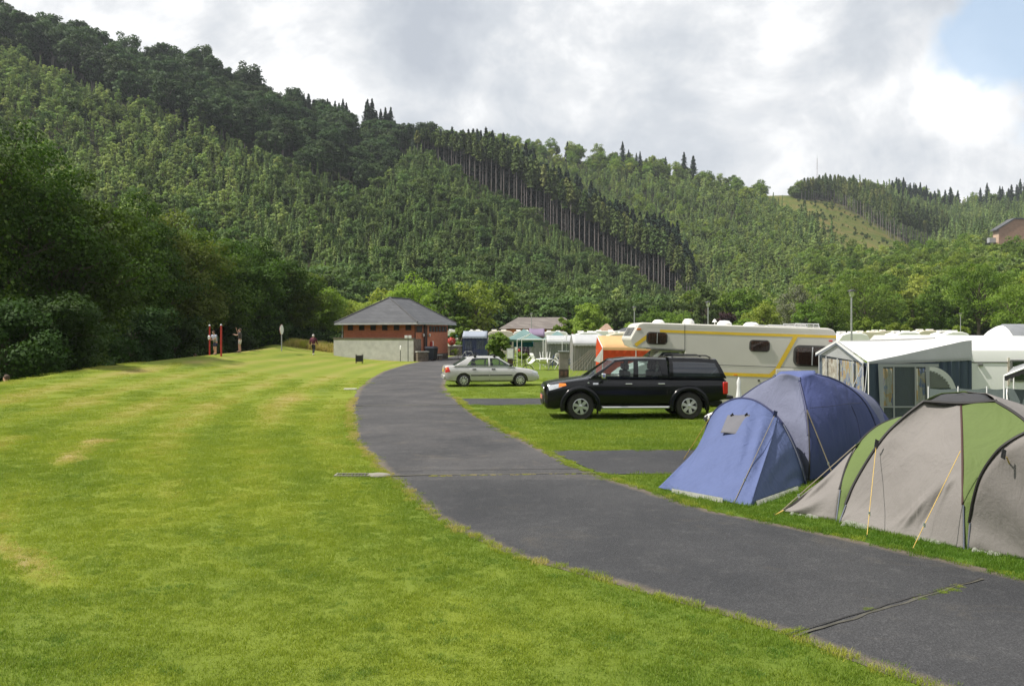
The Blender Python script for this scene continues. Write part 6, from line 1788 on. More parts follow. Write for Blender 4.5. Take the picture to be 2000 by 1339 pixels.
    m = MB(); m.box(x0 + .02, x1 - .02, yb - .012, yb + .01, 1.655, 1.685); m.build('trim_line', M_GREYTRIM, cr, smooth=False)
    a, b = cp(1973, 702), cp(2030, 745); m = MB(); m.box(a.x, b.x, yb - .03, yb, b.z, a.z); f = bevel(m.build('window', M_GREYTRIM, cr, smooth=False), .03); m = MB(); m.box(a.x + .05, b.x - .05, yb - .042, yb - .034, b.z + .05, a.z - .05); m.build('pane', M_GLASS_DARK, f, smooth=False)
    m = MB(); m.box(a.x - .07, a.x - .02, yb - .02, yb, b.z - .1, a.z + .05); m.build('trim_line', M_STRIPE, cr, smooth=False)
    m = MB(); m.tube([(x0, yb - .03, 1.7), (x0 - .02, yb - .03, .4)], .03); m.tube([(x0, yb - .03, 1.7), (x0 + .02, yb + .1, 2.12)], .03); m.build('awning_rail', M_WHITE, cr)
    m = MB(); m.obox((x0 + .28, yb - .02, 1.60), (.06, 0, 0), (0, .02, 0), (0, 0, .03)); m.build('awning_lamp', M_GREYTRIM, cr)
    for s in (x0 + .15, x1 - .15):
        m = MB(); m.lathe([(0, -.09), (.3, -.08), (.33, 0), (.3, .08), (0, .09)], (s, yb + 3.2, .33), 'x', 20); m.build('wheel', M_TYRE, cr)
right_awning()
# windbreak, small canopy between the awning and the green tent
def windbreak():
    o0 = P(1900, 757, 18.5); o0.z = 0; root = thing('windbreak', 'grey-green windbreak screen in front of the white caravan', 'windbreak', o0)
    pts = [(1812, 20.0), (1870, 19.2), (1926, 18.5), (1966, 18.0), (2030, 17.2), (2120, 16.4)]
    M_WB = cloth_mat('windbreak_cloth', (.10, .125, .12), trans=.15)
    m = MB(); rows = []
    for k in range(51):
        t = k / 50 * (len(pts) - 1); i = min(len(pts) - 2, int(t)); px = lerp(pts[i][0], pts[i + 1][0], t - i); Y = lerp(pts[i][1], pts[i + 1][1], t - i)
        top = P(px, 757.5, Y) - o0 + Vector((0, 0, -.03 * math.sin((t - i) * math.pi))); w = .02 * math.sin(k * 1.3)
        rows.append([Vector((top.x, top.y + w, .03)), Vector((top.x, top.y - w, top.z * .55)), top])
    m.grid(rows); m.build('screen', M_WB, root, angle=60)
    for px, Y in pts[:]:
        top = P(px, 754, Y) - o0; m = MB(); m.tube([Vector((top.x, top.y - .03, 0)), top + Vector((0, -.03, 0))], .014); m.build('pole', M_WHITE, root)
    top = P(1966, 760, 18.0) - o0
    for dx in (.45, -.4):
        g = Vector((top.x + dx, top.y - .8, 0)); m = MB(); m.tube([top, g], .009); m.build('guy_rope', M_WHITE, root)
    c0 = P(1985, 725, 17.6); c0.z = 0
    r2_ = thing('canopy', 'small white-edged canopy on thin poles at the right edge', 'canopy', c0)
    a, b, c, d = P(1961, 734, 17.6) - c0, P(2050, 700, 17.2) - c0, P(2060, 690, 19.2) - c0, P(1980, 716, 19.6) - c0
    m = MB(); m.grid([[a, b], [d, c]]); m.build('canopy_cloth', C_LGREY, r2_).modifiers.new('cloth', 'SOLIDIFY').thickness = .01
    m = MB(); m.tube([a, b], .022); m.build('front_bar', M_WHITE, r2_)
    m = MB(); rows = [];
    for k in range(17): p = a.lerp(b, k / 16); rows.append([p + Vector((0, -.01, -.01)), p + Vector((0, -.01, -.09 - .03 * (k % 2)))])
    m.grid(rows); m.build('fringe', M_BLACKTRIM, r2_)
    for p in (a, b, d): m = MB(); m.tube([Vector((p.x, p.y, 0)), p], .016); m.build('pole', M_WHITE, r2_)
windbreak()
# ------------------------------------------------------------------ toilet block
def brick_mat(name, c1, c2, mortar, sc=1.0):
    m = bpy.data.materials.new(name); m.use_nodes = True; N = NT(m.node_tree); b = m.node_tree.nodes['Principled BSDF']
    tc = N.node('ShaderNodeTexCoord'); sp = N.node('ShaderNodeSeparateXYZ', inp={0: tc.outputs['Object']})
    cb = N.node('ShaderNodeCombineXYZ'); N.link(N.math('ADD', sp.outputs[0], sp.outputs[1]), cb.inputs[0]); N.link(sp.outputs[2], cb.inputs[1])
    br = N.node('ShaderNodeTexBrick', inp={'Vector': cb.outputs[0], 'Scale': 4.6 / sc, 'Color1': (*c1, 1), 'Color2': (*c2, 1), 'Mortar': (*mortar, 1), 'Mortar Size': .012, 'Row Height': .32, 'Brick Width': .95})
    n = N.noise(tc.outputs['Object'], 1.4, 6, .7); c = N.mix(N.ramp(n, [(.35, .35), (.6, 0.)]), br.outputs['Color'], tuple(x * .55 for x in c1)); N.link(c, b.inputs['Base Color']); b.inputs['Roughness'].default_value = .9
    return m
M_BRICK = brick_mat('red_brick', (.60, .205, .11), (.50, .16, .085), (.38, .24, .17)); M_BRICK_TAN = brick_mat('tan_brick', (.42, .26, .17), (.34, .20, .13), (.25, .2, .16), 6)
M_SLATE = brick_mat('slate_roof', (.100, .103, .113), (.074, .077, .086), (.05, .05, .055), 4.2)
M_TILE = brick_mat('brown_tile_roof', (.195, .172, .155), (.145, .125, .115), (.09, .07, .06), 7)
M_FASCIA = mat('pale_fascia', (.36, .37, .38), .6); M_DARKWOOD = mat('dark_wood', (.07, .035, .025), .8, var=.3, vscale=5)
M_STONE = mat('field_stone', (.15, .12, .095), .9, var=.45, vscale=5, bump=.7, bscale=9); M_DARKVOID = mat('dark_opening', (.012, .011, .012), .6)
M_BINPLASTIC = mat('bin_plastic', (.020, .024, .034), .5); M_REDPAINT = mat('red_paint', (.42, .035, .022), .5); M_STEEL = mat('galvanised_steel', (.36, .37, .38), .5, .4, var=.1)
M_SIGNWHITE = mat('sign_white', (.78, .78, .77), .5); M_POST = mat('green_grey_post', (.09, .10, .09), .6)

def toilet_block():
    C0 = Vector((-8.55, 75.0, 0)); ang = math.atan2(.37, .93)       # local x = along the side wall direction, see below
    root = thing('toilet_block', 'red brick toilet block with a grey slate hipped roof beside the camp road', 'building', C0, 0)
    f = Vector((-.929, .370, 0)); s = Vector((.370, .929, 0)); up = Vector((0, 0, 1)); LF, LS, Hh = 7.3, 6.6, 3.22
    def W(a, b, z): return f * a + s * b + up * z
    m = MB(); m.prism([W(0, 0, -.2), W(LF, 0, -.2), W(LF, LS, -.2), W(0, LS, -.2)], up * (Hh + .2)); m.build('wall', M_BRICK, root, smooth=False)
    m = MB(); m.prism([W(-.03, -.0, -.2), W(-.03, LS, -.2), W(.0, LS, -.2), W(.0, 0, -.2)], up * .75); m.build('stone_base', M_STONE, root, smooth=False)
    ov = .62; za, zb = 3.36, 5.68
    e = [W(-ov, -ov, za), W(LF + ov, -ov, za), W(LF + ov, LS + ov, za), W(-ov, LS + ov, za)]; r0, r1 = W(LF / 2, 2.0 - .05, zb), W(LF / 2, 5.6, zb)
    m = MB(); m.add(e + [r0, r1], [(0, 1, 4), (1, 2, 5, 4), (2, 3, 5), (3, 0, 4, 5)]); rf = m.build('roof', M_SLATE, root, smooth=False)
    rf.modifiers.new('thick', 'SOLIDIFY').thickness = .06
    for (a, b) in ((e[0], r0), (e[1], r0), (e[2], r1), (e[3], r1), (r0, r1)):
        m = MB(); m.tube([a + up * .03, b + up * .03], .07, 6); m.build('ridge_tile', mat('ridge_slate', (.06, .06, .065), .7), rf)
    for i in range(4):
        a, b = e[i], e[(i + 1) % 4]; d = (b - a).normalized(); nrm = Vector((d.y, -d.x, 0)) 
        m = MB(); m.prism([a - up * .02 , b - up * .02, b - up * .17, a - up * .17], nrm * .03); m.build('fascia', M_FASCIA, root, smooth=False)
        m = MB(); m.tube([a + nrm * .08 - up * .02, b + nrm * .08 - up * .02], .065, 8); m.build('gutter', mat('grey_gutter', (.16, .16, .17), .6), root)
    m = MB(); m.prism([W(-ov + .05, -ov + .05, za - .14), W(LF + ov - .05, -ov + .05, za - .14), W(LF + ov - .05, LS + ov - .05, za - .14), W(-ov + .05, LS + ov - .05, za - .14)], up * .04); m.build('soffit', M_DARKWOOD, root, smooth=False)
    def panel_on(nm, a0, a1, z0, z1, mt, side=False, off=.03, par=None, th=.03):
        m = MB()
        if side: pts = [W(-off, a0, z0), W(-off, a1, z0), W(-off, a1, z1), W(-off, a0, z1)]; d = f * th
        else: pts = [W(a0, -off, z0), W(a1, -off, z0), W(a1, -off, z1), W(a0, -off, z1)]; d = s * th
        m.prism(pts, d); return m.build(nm, mt, par or root, smooth=False)
    for k in range(6):
        a = .62 + k * 1.19; w = panel_on('window', a - .28, a + .28, 2.68, 3.16, M_DARKWOOD, off=.035); panel_on('pane', a - .21, a + .21, 2.75, 3.1, M_DARKVOID, off=.045, par=w, th=.012)
    for a0, a1 in ((.25, 1.35),):
        w = panel_on('window', a0, a1, 2.5, 3.1, M_DARKWOOD, True); panel_on('pane', a0 + .06, a1 - .06, 2.56, 3.05, M_DARKVOID, True, .045, w, .012)
    panel_on('door_recess', 1.75, 2.35, 0, 3.1, M_DARKWOOD, True, .035)
    d = panel_on('door', 1.82, 2.28, .1, 2.1, M_DARKVOID, True, .05, None, .012)
    for k in range(6):
        a = 2.75 + k * .62; w = panel_on('window', a, a + .5, 2.55, 3.08, M_DARKWOOD, True); panel_on('pane', a + .05, a + .45, 2.6, 3.04, M_DARKVOID, True, .045, w, .012)
    m = MB(); m.tube([W(-.15, 1.62, 0), W(-.15, 1.62, 3.2)], .09, 8); m.build('post', M_DARKWOOD, root)
    panel_on('fire_box', 2.95, 3.22, 1.15, 1.65, M_REDPAINT, True, .14, None, .12); panel_on('notice', 3.34, 3.55, 1.2, 1.7, M_SIGNWHITE, True, .05)
    for a in (1.4, 2.6):
        m = MB(); m.lathe([(0, -.16), (.08, -.1), (.09, .1), (0, .16)], W(-.14, a, 2.25), 'z', 10); m.build('wall_lamp', M_SIGNWHITE, root)
    for a, b in ((LF + .08, -.08), (-.08, -.06)):
        m = MB(); m.tube([W(a, b, 0), W(a, b, 3.25)], .05, 6); m.build('downpipe', M_DARKWOOD if a < 1 else M_STEEL, root)
toilet_block()

def concrete_wall():
    a, b = Vector((-8.45, 73.6, 0)), Vector((-15.95, 76.6, 0)); root = thing('concrete_wall', 'low grey concrete screen wall in front of the brick toilet block', 'wall', a)
    d = (b - a).normalized(); n = Vector((-d.y, d.x, 0)); n = n if n.y < 0 else -n; L = (b - a).length
    m = MB(); m.prism([n * .1, d * L + n * .1, d * L - n * .1, -n * .1], Vector((0, 0, 1.93))); 
    m.build('wall_panel', M_CONC_PALE, root, smooth=False)
    m = MB(); z = Vector((0, 0, 1.93)); m.prism([n * .15 + z - d * .05, d * (L + .05) + n * .15 + z, d * (L + .05) - n * .15 + z, -n * .15 + z - d * .05], Vector((0, 0, .10))); m.build('coping', mat('dark_coping', (.10, .08, .065), .8, var=.2), root, smooth=False)
    m = MB(); m.prism([n * .1, n * .1 + Vector((.06, 0, 0)), Vector((.37, .929, 0)) * 1.2 + Vector((.06, 0, 0)), Vector((.37, .929, 0)) * 1.2], Vector((0, 0, 1.93))); m.build('wall_return', M_STONE, root, smooth=False)
concrete_wall()

def small_things():
    # the two signs by the wall
    g = P(797, 702, 72.6); g.z = 0.02; t = thing('sign_post', 'thin post carrying two small white panels in front of the concrete wall', 'sign', g)
    m = MB(); m.tube([(0, 0, 0), (0, 0, 2.05)], .035, 8); m.build('post', M_POST, t)
    for dx in (-.16, .16): m = MB(); m.obox((dx, -.03, 2.1), (.13, 0, 0), (0, .015, 0), (0, 0, .12)); bevel(m.build('sign_panel', M_SIGNWHITE, t), .02)
    g = P(782, 703, 72.0); g.z = 0.05; t = thing('sign_post', 'short post with a narrow white board beside the concrete wall', 'sign', g)
    m = MB(); m.tube([(0, 0, 0), (0, 0, 1.3)], .03, 8); m.build('post', M_POST, t); m = MB(); m.lathe([(0, -.02), (.2, -.02), (.2, .02), (0, .02)], (0, 0, 1.15), 'x', 18); o = m.build('sign_panel', M_SIGNWHITE, t); o.scale = (1, 1, 1.0)
    o.rotation_euler = (0, 0, .35)
    # black litter bin in the lawn
    Yb = 66.0; x = P(702, 700, Yb).x; g = Vector((x, Yb, ground_z(x, Yb))); t = thing('litter_bin', 'dark slatted litter bin standing alone on the lawn', 'bin', g)
    m = MB()
    for k in range(7): m.box(-.26 + k * .078, -.21 + k * .078, -.25, -.22, .12, .62); m.box(-.26 + k * .078, -.21 + k * .078, .22, .25, .12, .62)
    m.build('slat', M_BLACKTRIM, t, smooth=False)
    m = MB(); m.box(-.23, .23, -.215, .215, .16, .6); m.build('liner', M_BLACKTRIM, t, smooth=False)
    for sx in (-.24, .24): 
        for sy in (-.2, .2): m = MB(); m.box(sx - .02, sx + .02, sy - .02, sy + .02, -.05, .7); m.build('leg', M_BLACKTRIM, t, smooth=False)
    # bins, stone planter and stones against the block's right corner
    g = P(838, 700, 74.5); g.z = 0
    for k, (dx, dy, c, lab) in enumerate(((0, 0, M_BINPLASTIC, 'dark wheeled bin nearest the road by the brick block'), (.25, 1.0, M_DARKVOID, 'dark wheeled bin behind the first one by the brick block'))):
        t = thing('wheeled_bin', lab, 'bin', g + Vector((dx, dy, 0)), .4, 'wheeled bins by the toilet block')
        m = MB(); m.add([(-.28, -.3, .12), (.28, -.3, .12), (.28, .3, .12), (-.28, .3, .12), (-.36, -.38, 1.12), (.36, -.38, 1.12), (.36, .38, 1.12), (-.36, .38, 1.12)], [(3, 2, 1, 0), (4, 5, 6, 7), (0, 1, 5, 4), (1, 2, 6, 5), (2, 3, 7, 6), (3, 0, 4, 7)]); bevel(m.build('bin_body', c, t, smooth=False), .03)
        m = MB(); m.add([(-.40, -.43, 1.13), (.40, -.43, 1.13), (.40, .43, 1.18), (-.40, .43, 1.18), (-.3, -.3, 1.24), (.3, -.3, 1.24), (.3, .36, 1.28), (-.3, .36, 1.28)], [(3, 2, 1, 0), (4, 5, 6, 7), (0, 1, 5, 4), (1, 2, 6, 5), (2, 3, 7, 6), (3, 0, 4, 7)]); m.build('lid', c, t, smooth=False)
        for s in (-.3, .3): m = MB(); m.lathe([(0, -.03), (.11, -.03), (.11, .03), (0, .03)], (s, .32, .11), 'x', 12); m.build('wheel', M_TYRE, t)
    def stone_wall(lab, a, b, h, w=.35, nm='stone_wall'):
        a, b = Vector(a), Vector(b); root = thing(nm, lab, 'wall', a); d = (b - a).normalized(); n = Vector((-d.y, d.x, 0)); L = (b - a).length; m = MB(); z = 0
        rr = random.Random(int(L * 100)); nrow = int(h / .2)
        for j in range(nrow):
            x = 0
            while x < L: l = rr.uniform(.25, .5); l = min(l, L - x); m.obox(d * (x + l / 2) + Vector((0, 0, j * .2 + .1)) + n * rr.uniform(-.015, .015), d * (l / 2 - .01), n * w / 2, (0, 0, .093)); x += l + .001
        m.build('stonework', M_STONE, root, smooth=False); m = MB(); m.obox(d * L / 2 + Vector((0, 0, nrow * .2 + .04)), d * (L / 2 + .05), n * (w / 2 + .05), (0, 0, .04)); m.build('coping', M_CONC_PALE, root, smooth=False)
        return root
    a = P(814, 703, 73.2); b = P(835, 702, 73.8); a.z = b.z = 0; stone_wall('low mossy stone planter wall at the front corner of the brick block', a, b, .8)
    for px, Yd in ((850, 76.5), (858, 78)): a = P(px - 3, 700, Yd); b = P(px + 3, 700, Yd + .2); a.z = b.z = 0; stone_wall('short stone bollard wall beside the wheeled bins', a, b, .6, nm='stone_pier')['group'] = 'stone piers by the bins'
    a = P(874, 690, 92); b = P(898, 690, 95); a.z = b.z = 0; w = stone_wall('low dark stone wall carrying the red flower ball', a, b, 1.0, .5)
    c = P(882, 674, 92.3); c.z = 1.1; t = thing('flower_ball', 'red ball of flowers in a pot on the low stone wall', 'flowers', c)
    rngf = np.random.default_rng(5); dd = sphere_dirs(rngf, 260); q, sn = cards(rngf, dd * .42 + np.array([0, 0, .45]), dd, .14); me = quads_mesh('blossoms_mesh', [(q, M_REDPAINT, sn)]); o = bpy.data.objects.new('blossoms', me); COL.objects.link(o); o.parent = t
    m = MB(); m.lathe([(0, 0), (.18, 0), (.26, .3), (.0, .3)], (0, 0, 0), 'z', 12); m.build('pot', M_TILE, t)
    # round white sign on the bank
    Yb = 68.0; c = P(550, 678, Yb); c.z = 2.45 - 28 / FPX * Yb; t = thing('round_sign', 'round white sign on a pale post on the crest of the lawn', 'sign', c)
    m = MB(); m.tube([(0, 0, -.3), (0, 0, 1.75)], .045, 8); m.build('post', M_STEEL, t)
    m = MB(); m.lathe([(0, -.03), (.38, -.03), (.40, 0), (.38, .03), (0, .03)], (0, 0, 1.4), 'y', 28); o = m.build('sign_panel', M_SIGNWHITE, t); o.rotation_euler = (0, 0, 1.50)
    m = MB(); m.lathe([(.40, -.012), (.425, 0), (.40, .012)], (0, 0, 1.4), 'y', 28); o = m.build('sign_rim', M_REDPAINT, t); o.rotation_euler = (0, 0, 1.50)
    # red posts
    for px, yt, lab in ((409.5, 636, 'left red post of the pair on the lawn crest'), (432, 635, 'right red post of the pair on the lawn crest')):
        Yb = 55; c = P(px, 690, Yb); c.z = .9; h = 2.45 + (650 - yt) / FPX * Yb - .9
        t = thing('red_post', lab, 'post', c); m = MB(); m.tube([(0, 0, -.1), (0, 0, h)], .058 if px > 420 else .045, 10); m.build('post', M_REDPAINT, t)
        m = MB(); m.lathe([(.07, h - .02), (.075, h), (.05, h + .06), (0, h + .1)], (0, 0, 0), 'z', 12); m.build('post_cap', M_STEEL, t)
        if px < 420: m = MB(); m.lathe([(0, -.15), (.06, -.1), (.07, .08), (0, .16)], (-.02, -.08, 1.25), 'z', 10); m.build('white_bottle', M_SIGNWHITE, t)
    # utility pillar between silver car and pickup
    c = P(1101, 740, 45.4); c.z = 0; t = thing('utility_pillar', 'weathered wooden hook-up pillar with a rusty brown lower box', 'pillar', c)
    m = MB(); m.box(-.25, .25, -.2, .2, .52, 1.44); bevel(m.build('upper_box', mat('weathered_board', (.20, .18, .16), .9, var=.25, vscale=4, bump=.4), t, smooth=False), .02)
    m = MB(); m.box(-.255, .255, -.205, .205, 0, .515); m.build('lower_box', mat('rusty_brown', (.055, .038, .03), .8, var=.7, vscale=6), t, smooth=False)
    for dx in (-.12, .1): m = MB(); m.box(dx - .06, dx + .06, -.235, -.21, .2, .42); m.build('socket', mat('socket_brown', (.12, .06, .045), .6), t, smooth=False)
    m = MB(); m.box(-.29, .29, -.24, .24, 1.445, 1.49); m.build('cap', M_STEEL, t, smooth=False)
    # meter box
    c = P(996.5, 700, 60); c.z = 0; t = thing('meter_box', 'pale grey electricity box on a dark foot beside the drooping shrub', 'meter box', c)
    m = MB(); m.box(-.25, .25, -.12, .12, .62, 1.35); bevel(m.build('cabinet', M_FASCIA, t, smooth=False), .02); m = MB(); m.box(-.2, .2, -.135, -.122, .68, 1.28); m.build('door', M_SIGNWHITE, t, smooth=False); m = MB(); m.box(-.2, .2, -.1, .1, 0, .615); m.build('foot', M_DARKWOOD, t, smooth=False)
small_things()

# lamps -------------------------------------------------------------------------
def lamp(px, yt, D, lab):
    x = P(px, 0, D).x; h = 2.45 + (650 - yt) / FPX * D; t = thing('lamp_post', lab, 'street lamp', (x, D, 0))
    m = MB(); m.tube([(0, 0, 0), (0, 0, h * .5), (0, 0, h - .45)], [.065, .055, .045], 10); m.build('post', M_STEEL, t)
    m = MB(); m.lathe([(.05, h - .45), (.09, h - .42), (.15, h - .22), (.16, h - .13), (0, h - .13)], (0, 0, 0), 'z', 18); m.build('glass_bowl', M_LAMP, t)
    m = MB(); m.lathe([(.24, h - .135), (.24, h - .11), (.17, h - .03), (0, h)], (0, 0, 0), 'z', 20); m.build('lamp_cap', mat('dark_grey_metal', (.05, .05, .055), .5, .5), t)
    m = MB(); m.lathe([(0, .02), (.12, .02), (.12, .25), (.065, .3)], (0, 0, 0), 'z', 12); m.build('base', M_STEEL, t)
for a in ((1663, 565, 50, 'tall lamp post rising between the motorhome and the white awning'), (1383, 588, 68, 'lamp post rising behind the middle of the motorhome roof'), (1239, 598, 82, 'lamp post above the front end of the motorhome'),
          (1038, 611, 112, 'lamp post in front of the long hall roof'), (950.5, 624, 165, 'leftmost of the three small far lamp posts beyond the blue tent'), (960.5, 625, 170, 'middle one of the three small far lamp posts'), (973.5, 628, 180, 'right one of the three small far lamp posts'),
          (1876, 611, 110, 'small lamp post above the arched white tent at right')): lamp(*a)

# hall and far roofs --------------------------------------------------------------
def hall(lab, px0, px1, D, y_eave, y_ridge, rx0, rx1, depth, mroof, gable=None, wall=M_BRICK):
    x0, x1 = P(px0, 0, D).x, P(px1, 0, D).x; c = Vector((x0, D, 0)); t = thing('hall', lab, 'building', c); L = x1 - x0
    ze = 2.45 + (650 - y_eave) / FPX * D; zr = 2.45 + (650 - y_ridge) / FPX * (D + depth / 2); r0, r1 = P(rx0, 0, D + depth / 2).x - x0, P(rx1, 0, D + depth / 2).x - x0
    m = MB(); m.box(.5, L - .5, .5, depth - .5, 0, ze); m.build('wall', wall, t, smooth=False)
    m = MB(); m.add([(0, 0, ze), (L, 0, ze), (L, depth, ze), (0, depth, ze), (r0, depth / 2, zr), (r1, depth / 2, zr), (0, 0, ze - .12), (L, 0, ze - .12), (L, depth, ze - .12), (0, depth, ze - .12)], [(0, 1, 5, 4), (1, 2, 5), (2, 3, 4, 5), (3, 0, 4), (6, 9, 8, 7), (0, 6, 7, 1), (1, 7, 8, 2), (2, 8, 9, 3), (3, 9, 6, 0)]); m.build('roof', mroof, t, smooth=False)
    if gable:
        g0, g1, gy = gable; a, b = P(g0, 0, D - 2).x - x0, P(g1, 0, D - 2).x - x0; zg = 2.45 + (650 - gy) / FPX * (D - 1)
        m = MB(); m.add([(a, -2, ze), (b, -2, ze), ((a + b) / 2, 1.2, zg), (a, 2, ze), (b, 2, ze), ((a + b) / 2, 5, zg)], [(0, 1, 2), (0, 2, 5, 3), (1, 4, 5, 2)]); m.build('porch_roof', mroof, t, smooth=False)
        m = MB(); m.box(a + .5, b - .5, -1.6, .45, 0, ze - .02); m.build('porch_wall', wall, t, smooth=False)
    for k in range(5): xx = .8 + k * (L - 2.2) / 4; m = MB(); m.box(xx, xx + .9, .44, .49, ze - 1.2, ze - .4); m.build('window', M_DARKVOID, t, smooth=False)
hall('long low hall with a brown-grey hipped roof behind the camp tents', 974, 1137, 140, 641.5, 619.5, 1012, 1102, 9, M_TILE, (990, 1046, 627))
hall('small tan-roofed hut behind the orange trailer tent', 1168, 1203, 118, 650, 632, 1183, 1187, 5, mat('tan_tile_roof', (.30, .20, .145), .85, var=.2), None)
hall('small dark-roofed hut left of the motorhome front', 1204, 1250, 125, 649, 639, 1222, 1232, 5, M_SLATE, None)

def brick_house():
    D = 520; x0 = P(1951, 0, D).x; zb = hill_pt(1975, 3.5).z - 3; ze = 2.45 + (650 - 447) / FPX * D; zr = 2.45 + (650 - 428.5) / FPX * D; t = thing('brick_house', 'large tan brick building with a dark gable roof high on the right slope', 'building', (x0, D, zb))
    W, dp = 26.0, 6.5; ze -= zb; zr -= zb; xa, xb = 9.5, 18
    m = MB(); m.prism([(0, 0, 0), (W, 0, 0), (W, 0, ze), (xb, 0, zr), (xa, 0, zr), (0, 0, ze)], (0, dp, 0)); m.build('wall', M_BRICK_TAN, t, smooth=False)
    m = MB(); m.prism([(-1.6, -.5, ze - .9), (xa, -.5, zr + .15), (xb, -.5, zr + .15), (W + 1.6, -.5, ze - .9), (W + 1.6, -.5, ze - .2), (xb, -.5, zr + .9), (xa, -.5, zr + .9), (-1.6, -.5, ze - .2)], (0, dp + 1, 0)); m.build('roof', M_SLATE, t, smooth=False)
    m = MB(); m.box(-.06, -.01, 0, dp, ze - 8, ze - .8); m.build('lit_side_wall', mat('lit_wall_tone', (.5, .36, .26), .9), t, smooth=False)  # left face paler than the brick: its sunlight put into the colour
    m = MB(); m.box(-4, -.1, 3, 6, ze - 8, ze - 5); m.build('annexe', M_FASCIA, t, smooth=False)
brick_house()
def mast():
    p = hill_pt(1596, 4.9); h = 2.45 + (650 - 309) / FPX * p.y - p.z; t = thing('radio_mast', 'thin red and white lattice radio mast on the right-hand hilltop', 'mast', p)
    m = MB(); w = .55
    for k in range(3): a = 2.094 * k; m.tube([(w * math.cos(a), w * math.sin(a), -1), (w * .6 * math.cos(a), w * .6 * math.sin(a), h)], .06, 4)
    n = 14
    for i in range(n):
        for k in range(3):
            a, b = 2.094 * k, 2.094 * (k + 1); r0, r1 = w * (1 - .4 * i / n), w * (1 - .4 * (i + 1) / n); m.tube([(r0 * math.cos(a), r0 * math.sin(a), h * i / n), (r1 * math.cos(b), r1 * math.sin(b), h * (i + 1) / n)], .03, 3)
    m.build('lattice', mat('mast_grey', (.30, .24, .24), .6), t); m = MB(); m.tube([(0, 0, h - 1), (0, 0, h + 3)], .08, 4); m.build('antenna', M_STEEL, t)
mast()

# ------------------------------------------------------------------ campsite: caravans, awnings, gazebos
M_CREAM = mat('caravan_cream', (.66, .60, .48), .45, var=.04); M_GREYROOF = mat('grey_fabric_roof', (.20, .21, .225), .7, var=.12)
def caravan(lab, px0, px1, D, yt, mt=M_WHITE, stripe=M_GREYTRIM, depth=2.2, grp='caravans pitched across the camp'):
    x0, x1 = P(px0, 0, D).x, P(px1, 0, D).x; L = x1 - x0; h = 2.45 + (650 - yt) / FPX * D; t = thing('caravan', lab, 'caravan', (x0, D, 0), 0, grp)
    pr = [(.12, .42), (0, .9), (.02, 1.5), (.16, h - .5), (.42, h - .14), (.9, h), (L - .7, h), (L - .3, h - .12), (L - .06, h - .5), (L, 1.3), (L - .02, .42)]
    m = MB(); m.prism([(a, 0, z) for a, z in pr], (0, depth, 0)); bevel(m.build('shell', mt, t, smooth=False), .06, 2)
    for (a, b) in ((.12, .32), (.42, .6), (.72, .9)):
        f = MB(); f.box(L * a, L * b, -.03, -.005, 1.25, 1.85); w = f.build('window', M_GREYTRIM, t, smooth=False); f = MB(); f.box(L * a + .05, L * b - .05, -.04, -.032, 1.3, 1.8); f.build('pane', M_GLASS_DARK, w, smooth=False)
    m = MB(); m.box(.1, L - .1, -.012, -.004, .95, 1.05); m.build('stripe', stripe, t, smooth=False)
    m = MB(); m.box(L * .62, L * .70, -.02, -.006, .5, 2.0); m.build('door', mt, t, smooth=False)
    for q in (.3, .62): m = MB(); m.box(L * q - .25, L * q + .25, .8, 1.4, h - .02, h + .12); bevel(m.build('roof_vent', M_VANWHITE, t, smooth=False), .03)
    m = MB(); m.lathe([(0, -.08), (.3, -.08), (.32, 0), (.3, .08), (0, .08)], (L * .5, .1, .32), 'y', 16); m.build('wheel', M_TYRE, t)
    m = MB(); m.tube([(0, depth / 2, .45), (-.9, depth / 2, .42)], .04); m.build('drawbar', M_STEEL, t)
    return t
def frame_tent(lab, px0, px1, D, y_ridge, y_eave, mroof, mwall, depth=3.0, nm='awning_tent', win=True, ridge_side=False):
    x0, x1 = P(px0, 0, D).x, P(px1, 0, D).x; L = x1 - x0; ze = 2.45 + (650 - y_eave) / FPX * D; zr = 2.45 + (650 - y_ridge) / FPX * (D + (depth / 2)); t = thing(nm, lab, 'tent', (x0, D, 0))
    m = MB(); rows = [[(x, y, z - .04 * math.sin(x / L * math.pi)) for x in [L * k / 8 for k in range(9)]] for y, z in ((-.1, ze), (depth * .25, lerp(ze, zr, .55)), (depth * .5, zr), (depth * .75, lerp(ze, zr, .55)), (depth + .1, ze))]
    m.grid(rows); m.build('roof', mroof, t, angle=60).modifiers.new('cloth', 'SOLIDIFY').thickness = .01
    m = MB(); rows = []
    for k in range(41): x = L * k / 40; w = .025 * math.sin(k * 1.9); rows.append([(x, w, .02), (x, w * .6, ze * .6), (x, 0, ze - .02)])
    m.grid(rows); m.build('front_wall', mwall, t, angle=50)
    for x in (.01, L - .01): m = MB(); m.poly([(x, 0, 0), (x, depth, 0), (x, depth, ze), (x, depth / 2, zr - .03), (x, 0, ze - .02)]); m.build('side_wall', mwall, t, smooth=False)
    m = MB(); m.poly([(0, depth, 0), (L, depth, 0), (L, depth, ze), (0, depth, ze)]); m.build('rear_wall', mwall, t, smooth=False)
    m = MB(); m.grid([[(L * k / 16, -.11, ze + .0) for k in range(17)], [(L * k / 16, -.12, ze - .14 - .04 * (k % 2)) for k in range(17)]]); m.build('valance', mroof, t)
    if win:
        for a, b in ((.1, .4), (.58, .88)): m = MB(); m.poly([(L * a, -.045, ze * .45), (L * b, -.045, ze * .45), (L * b, -.045, ze * .82), (L * a, -.045, ze * .82)]); m.build('window_panel', C_VINYL, t)
    for x in (0, L): rope(t, Vector((x, 0, ze)), Vector((x + (-.6 if x == 0 else .6), -1.3, 0)), C_GUY_DARK, .012, slider=None)
    return t
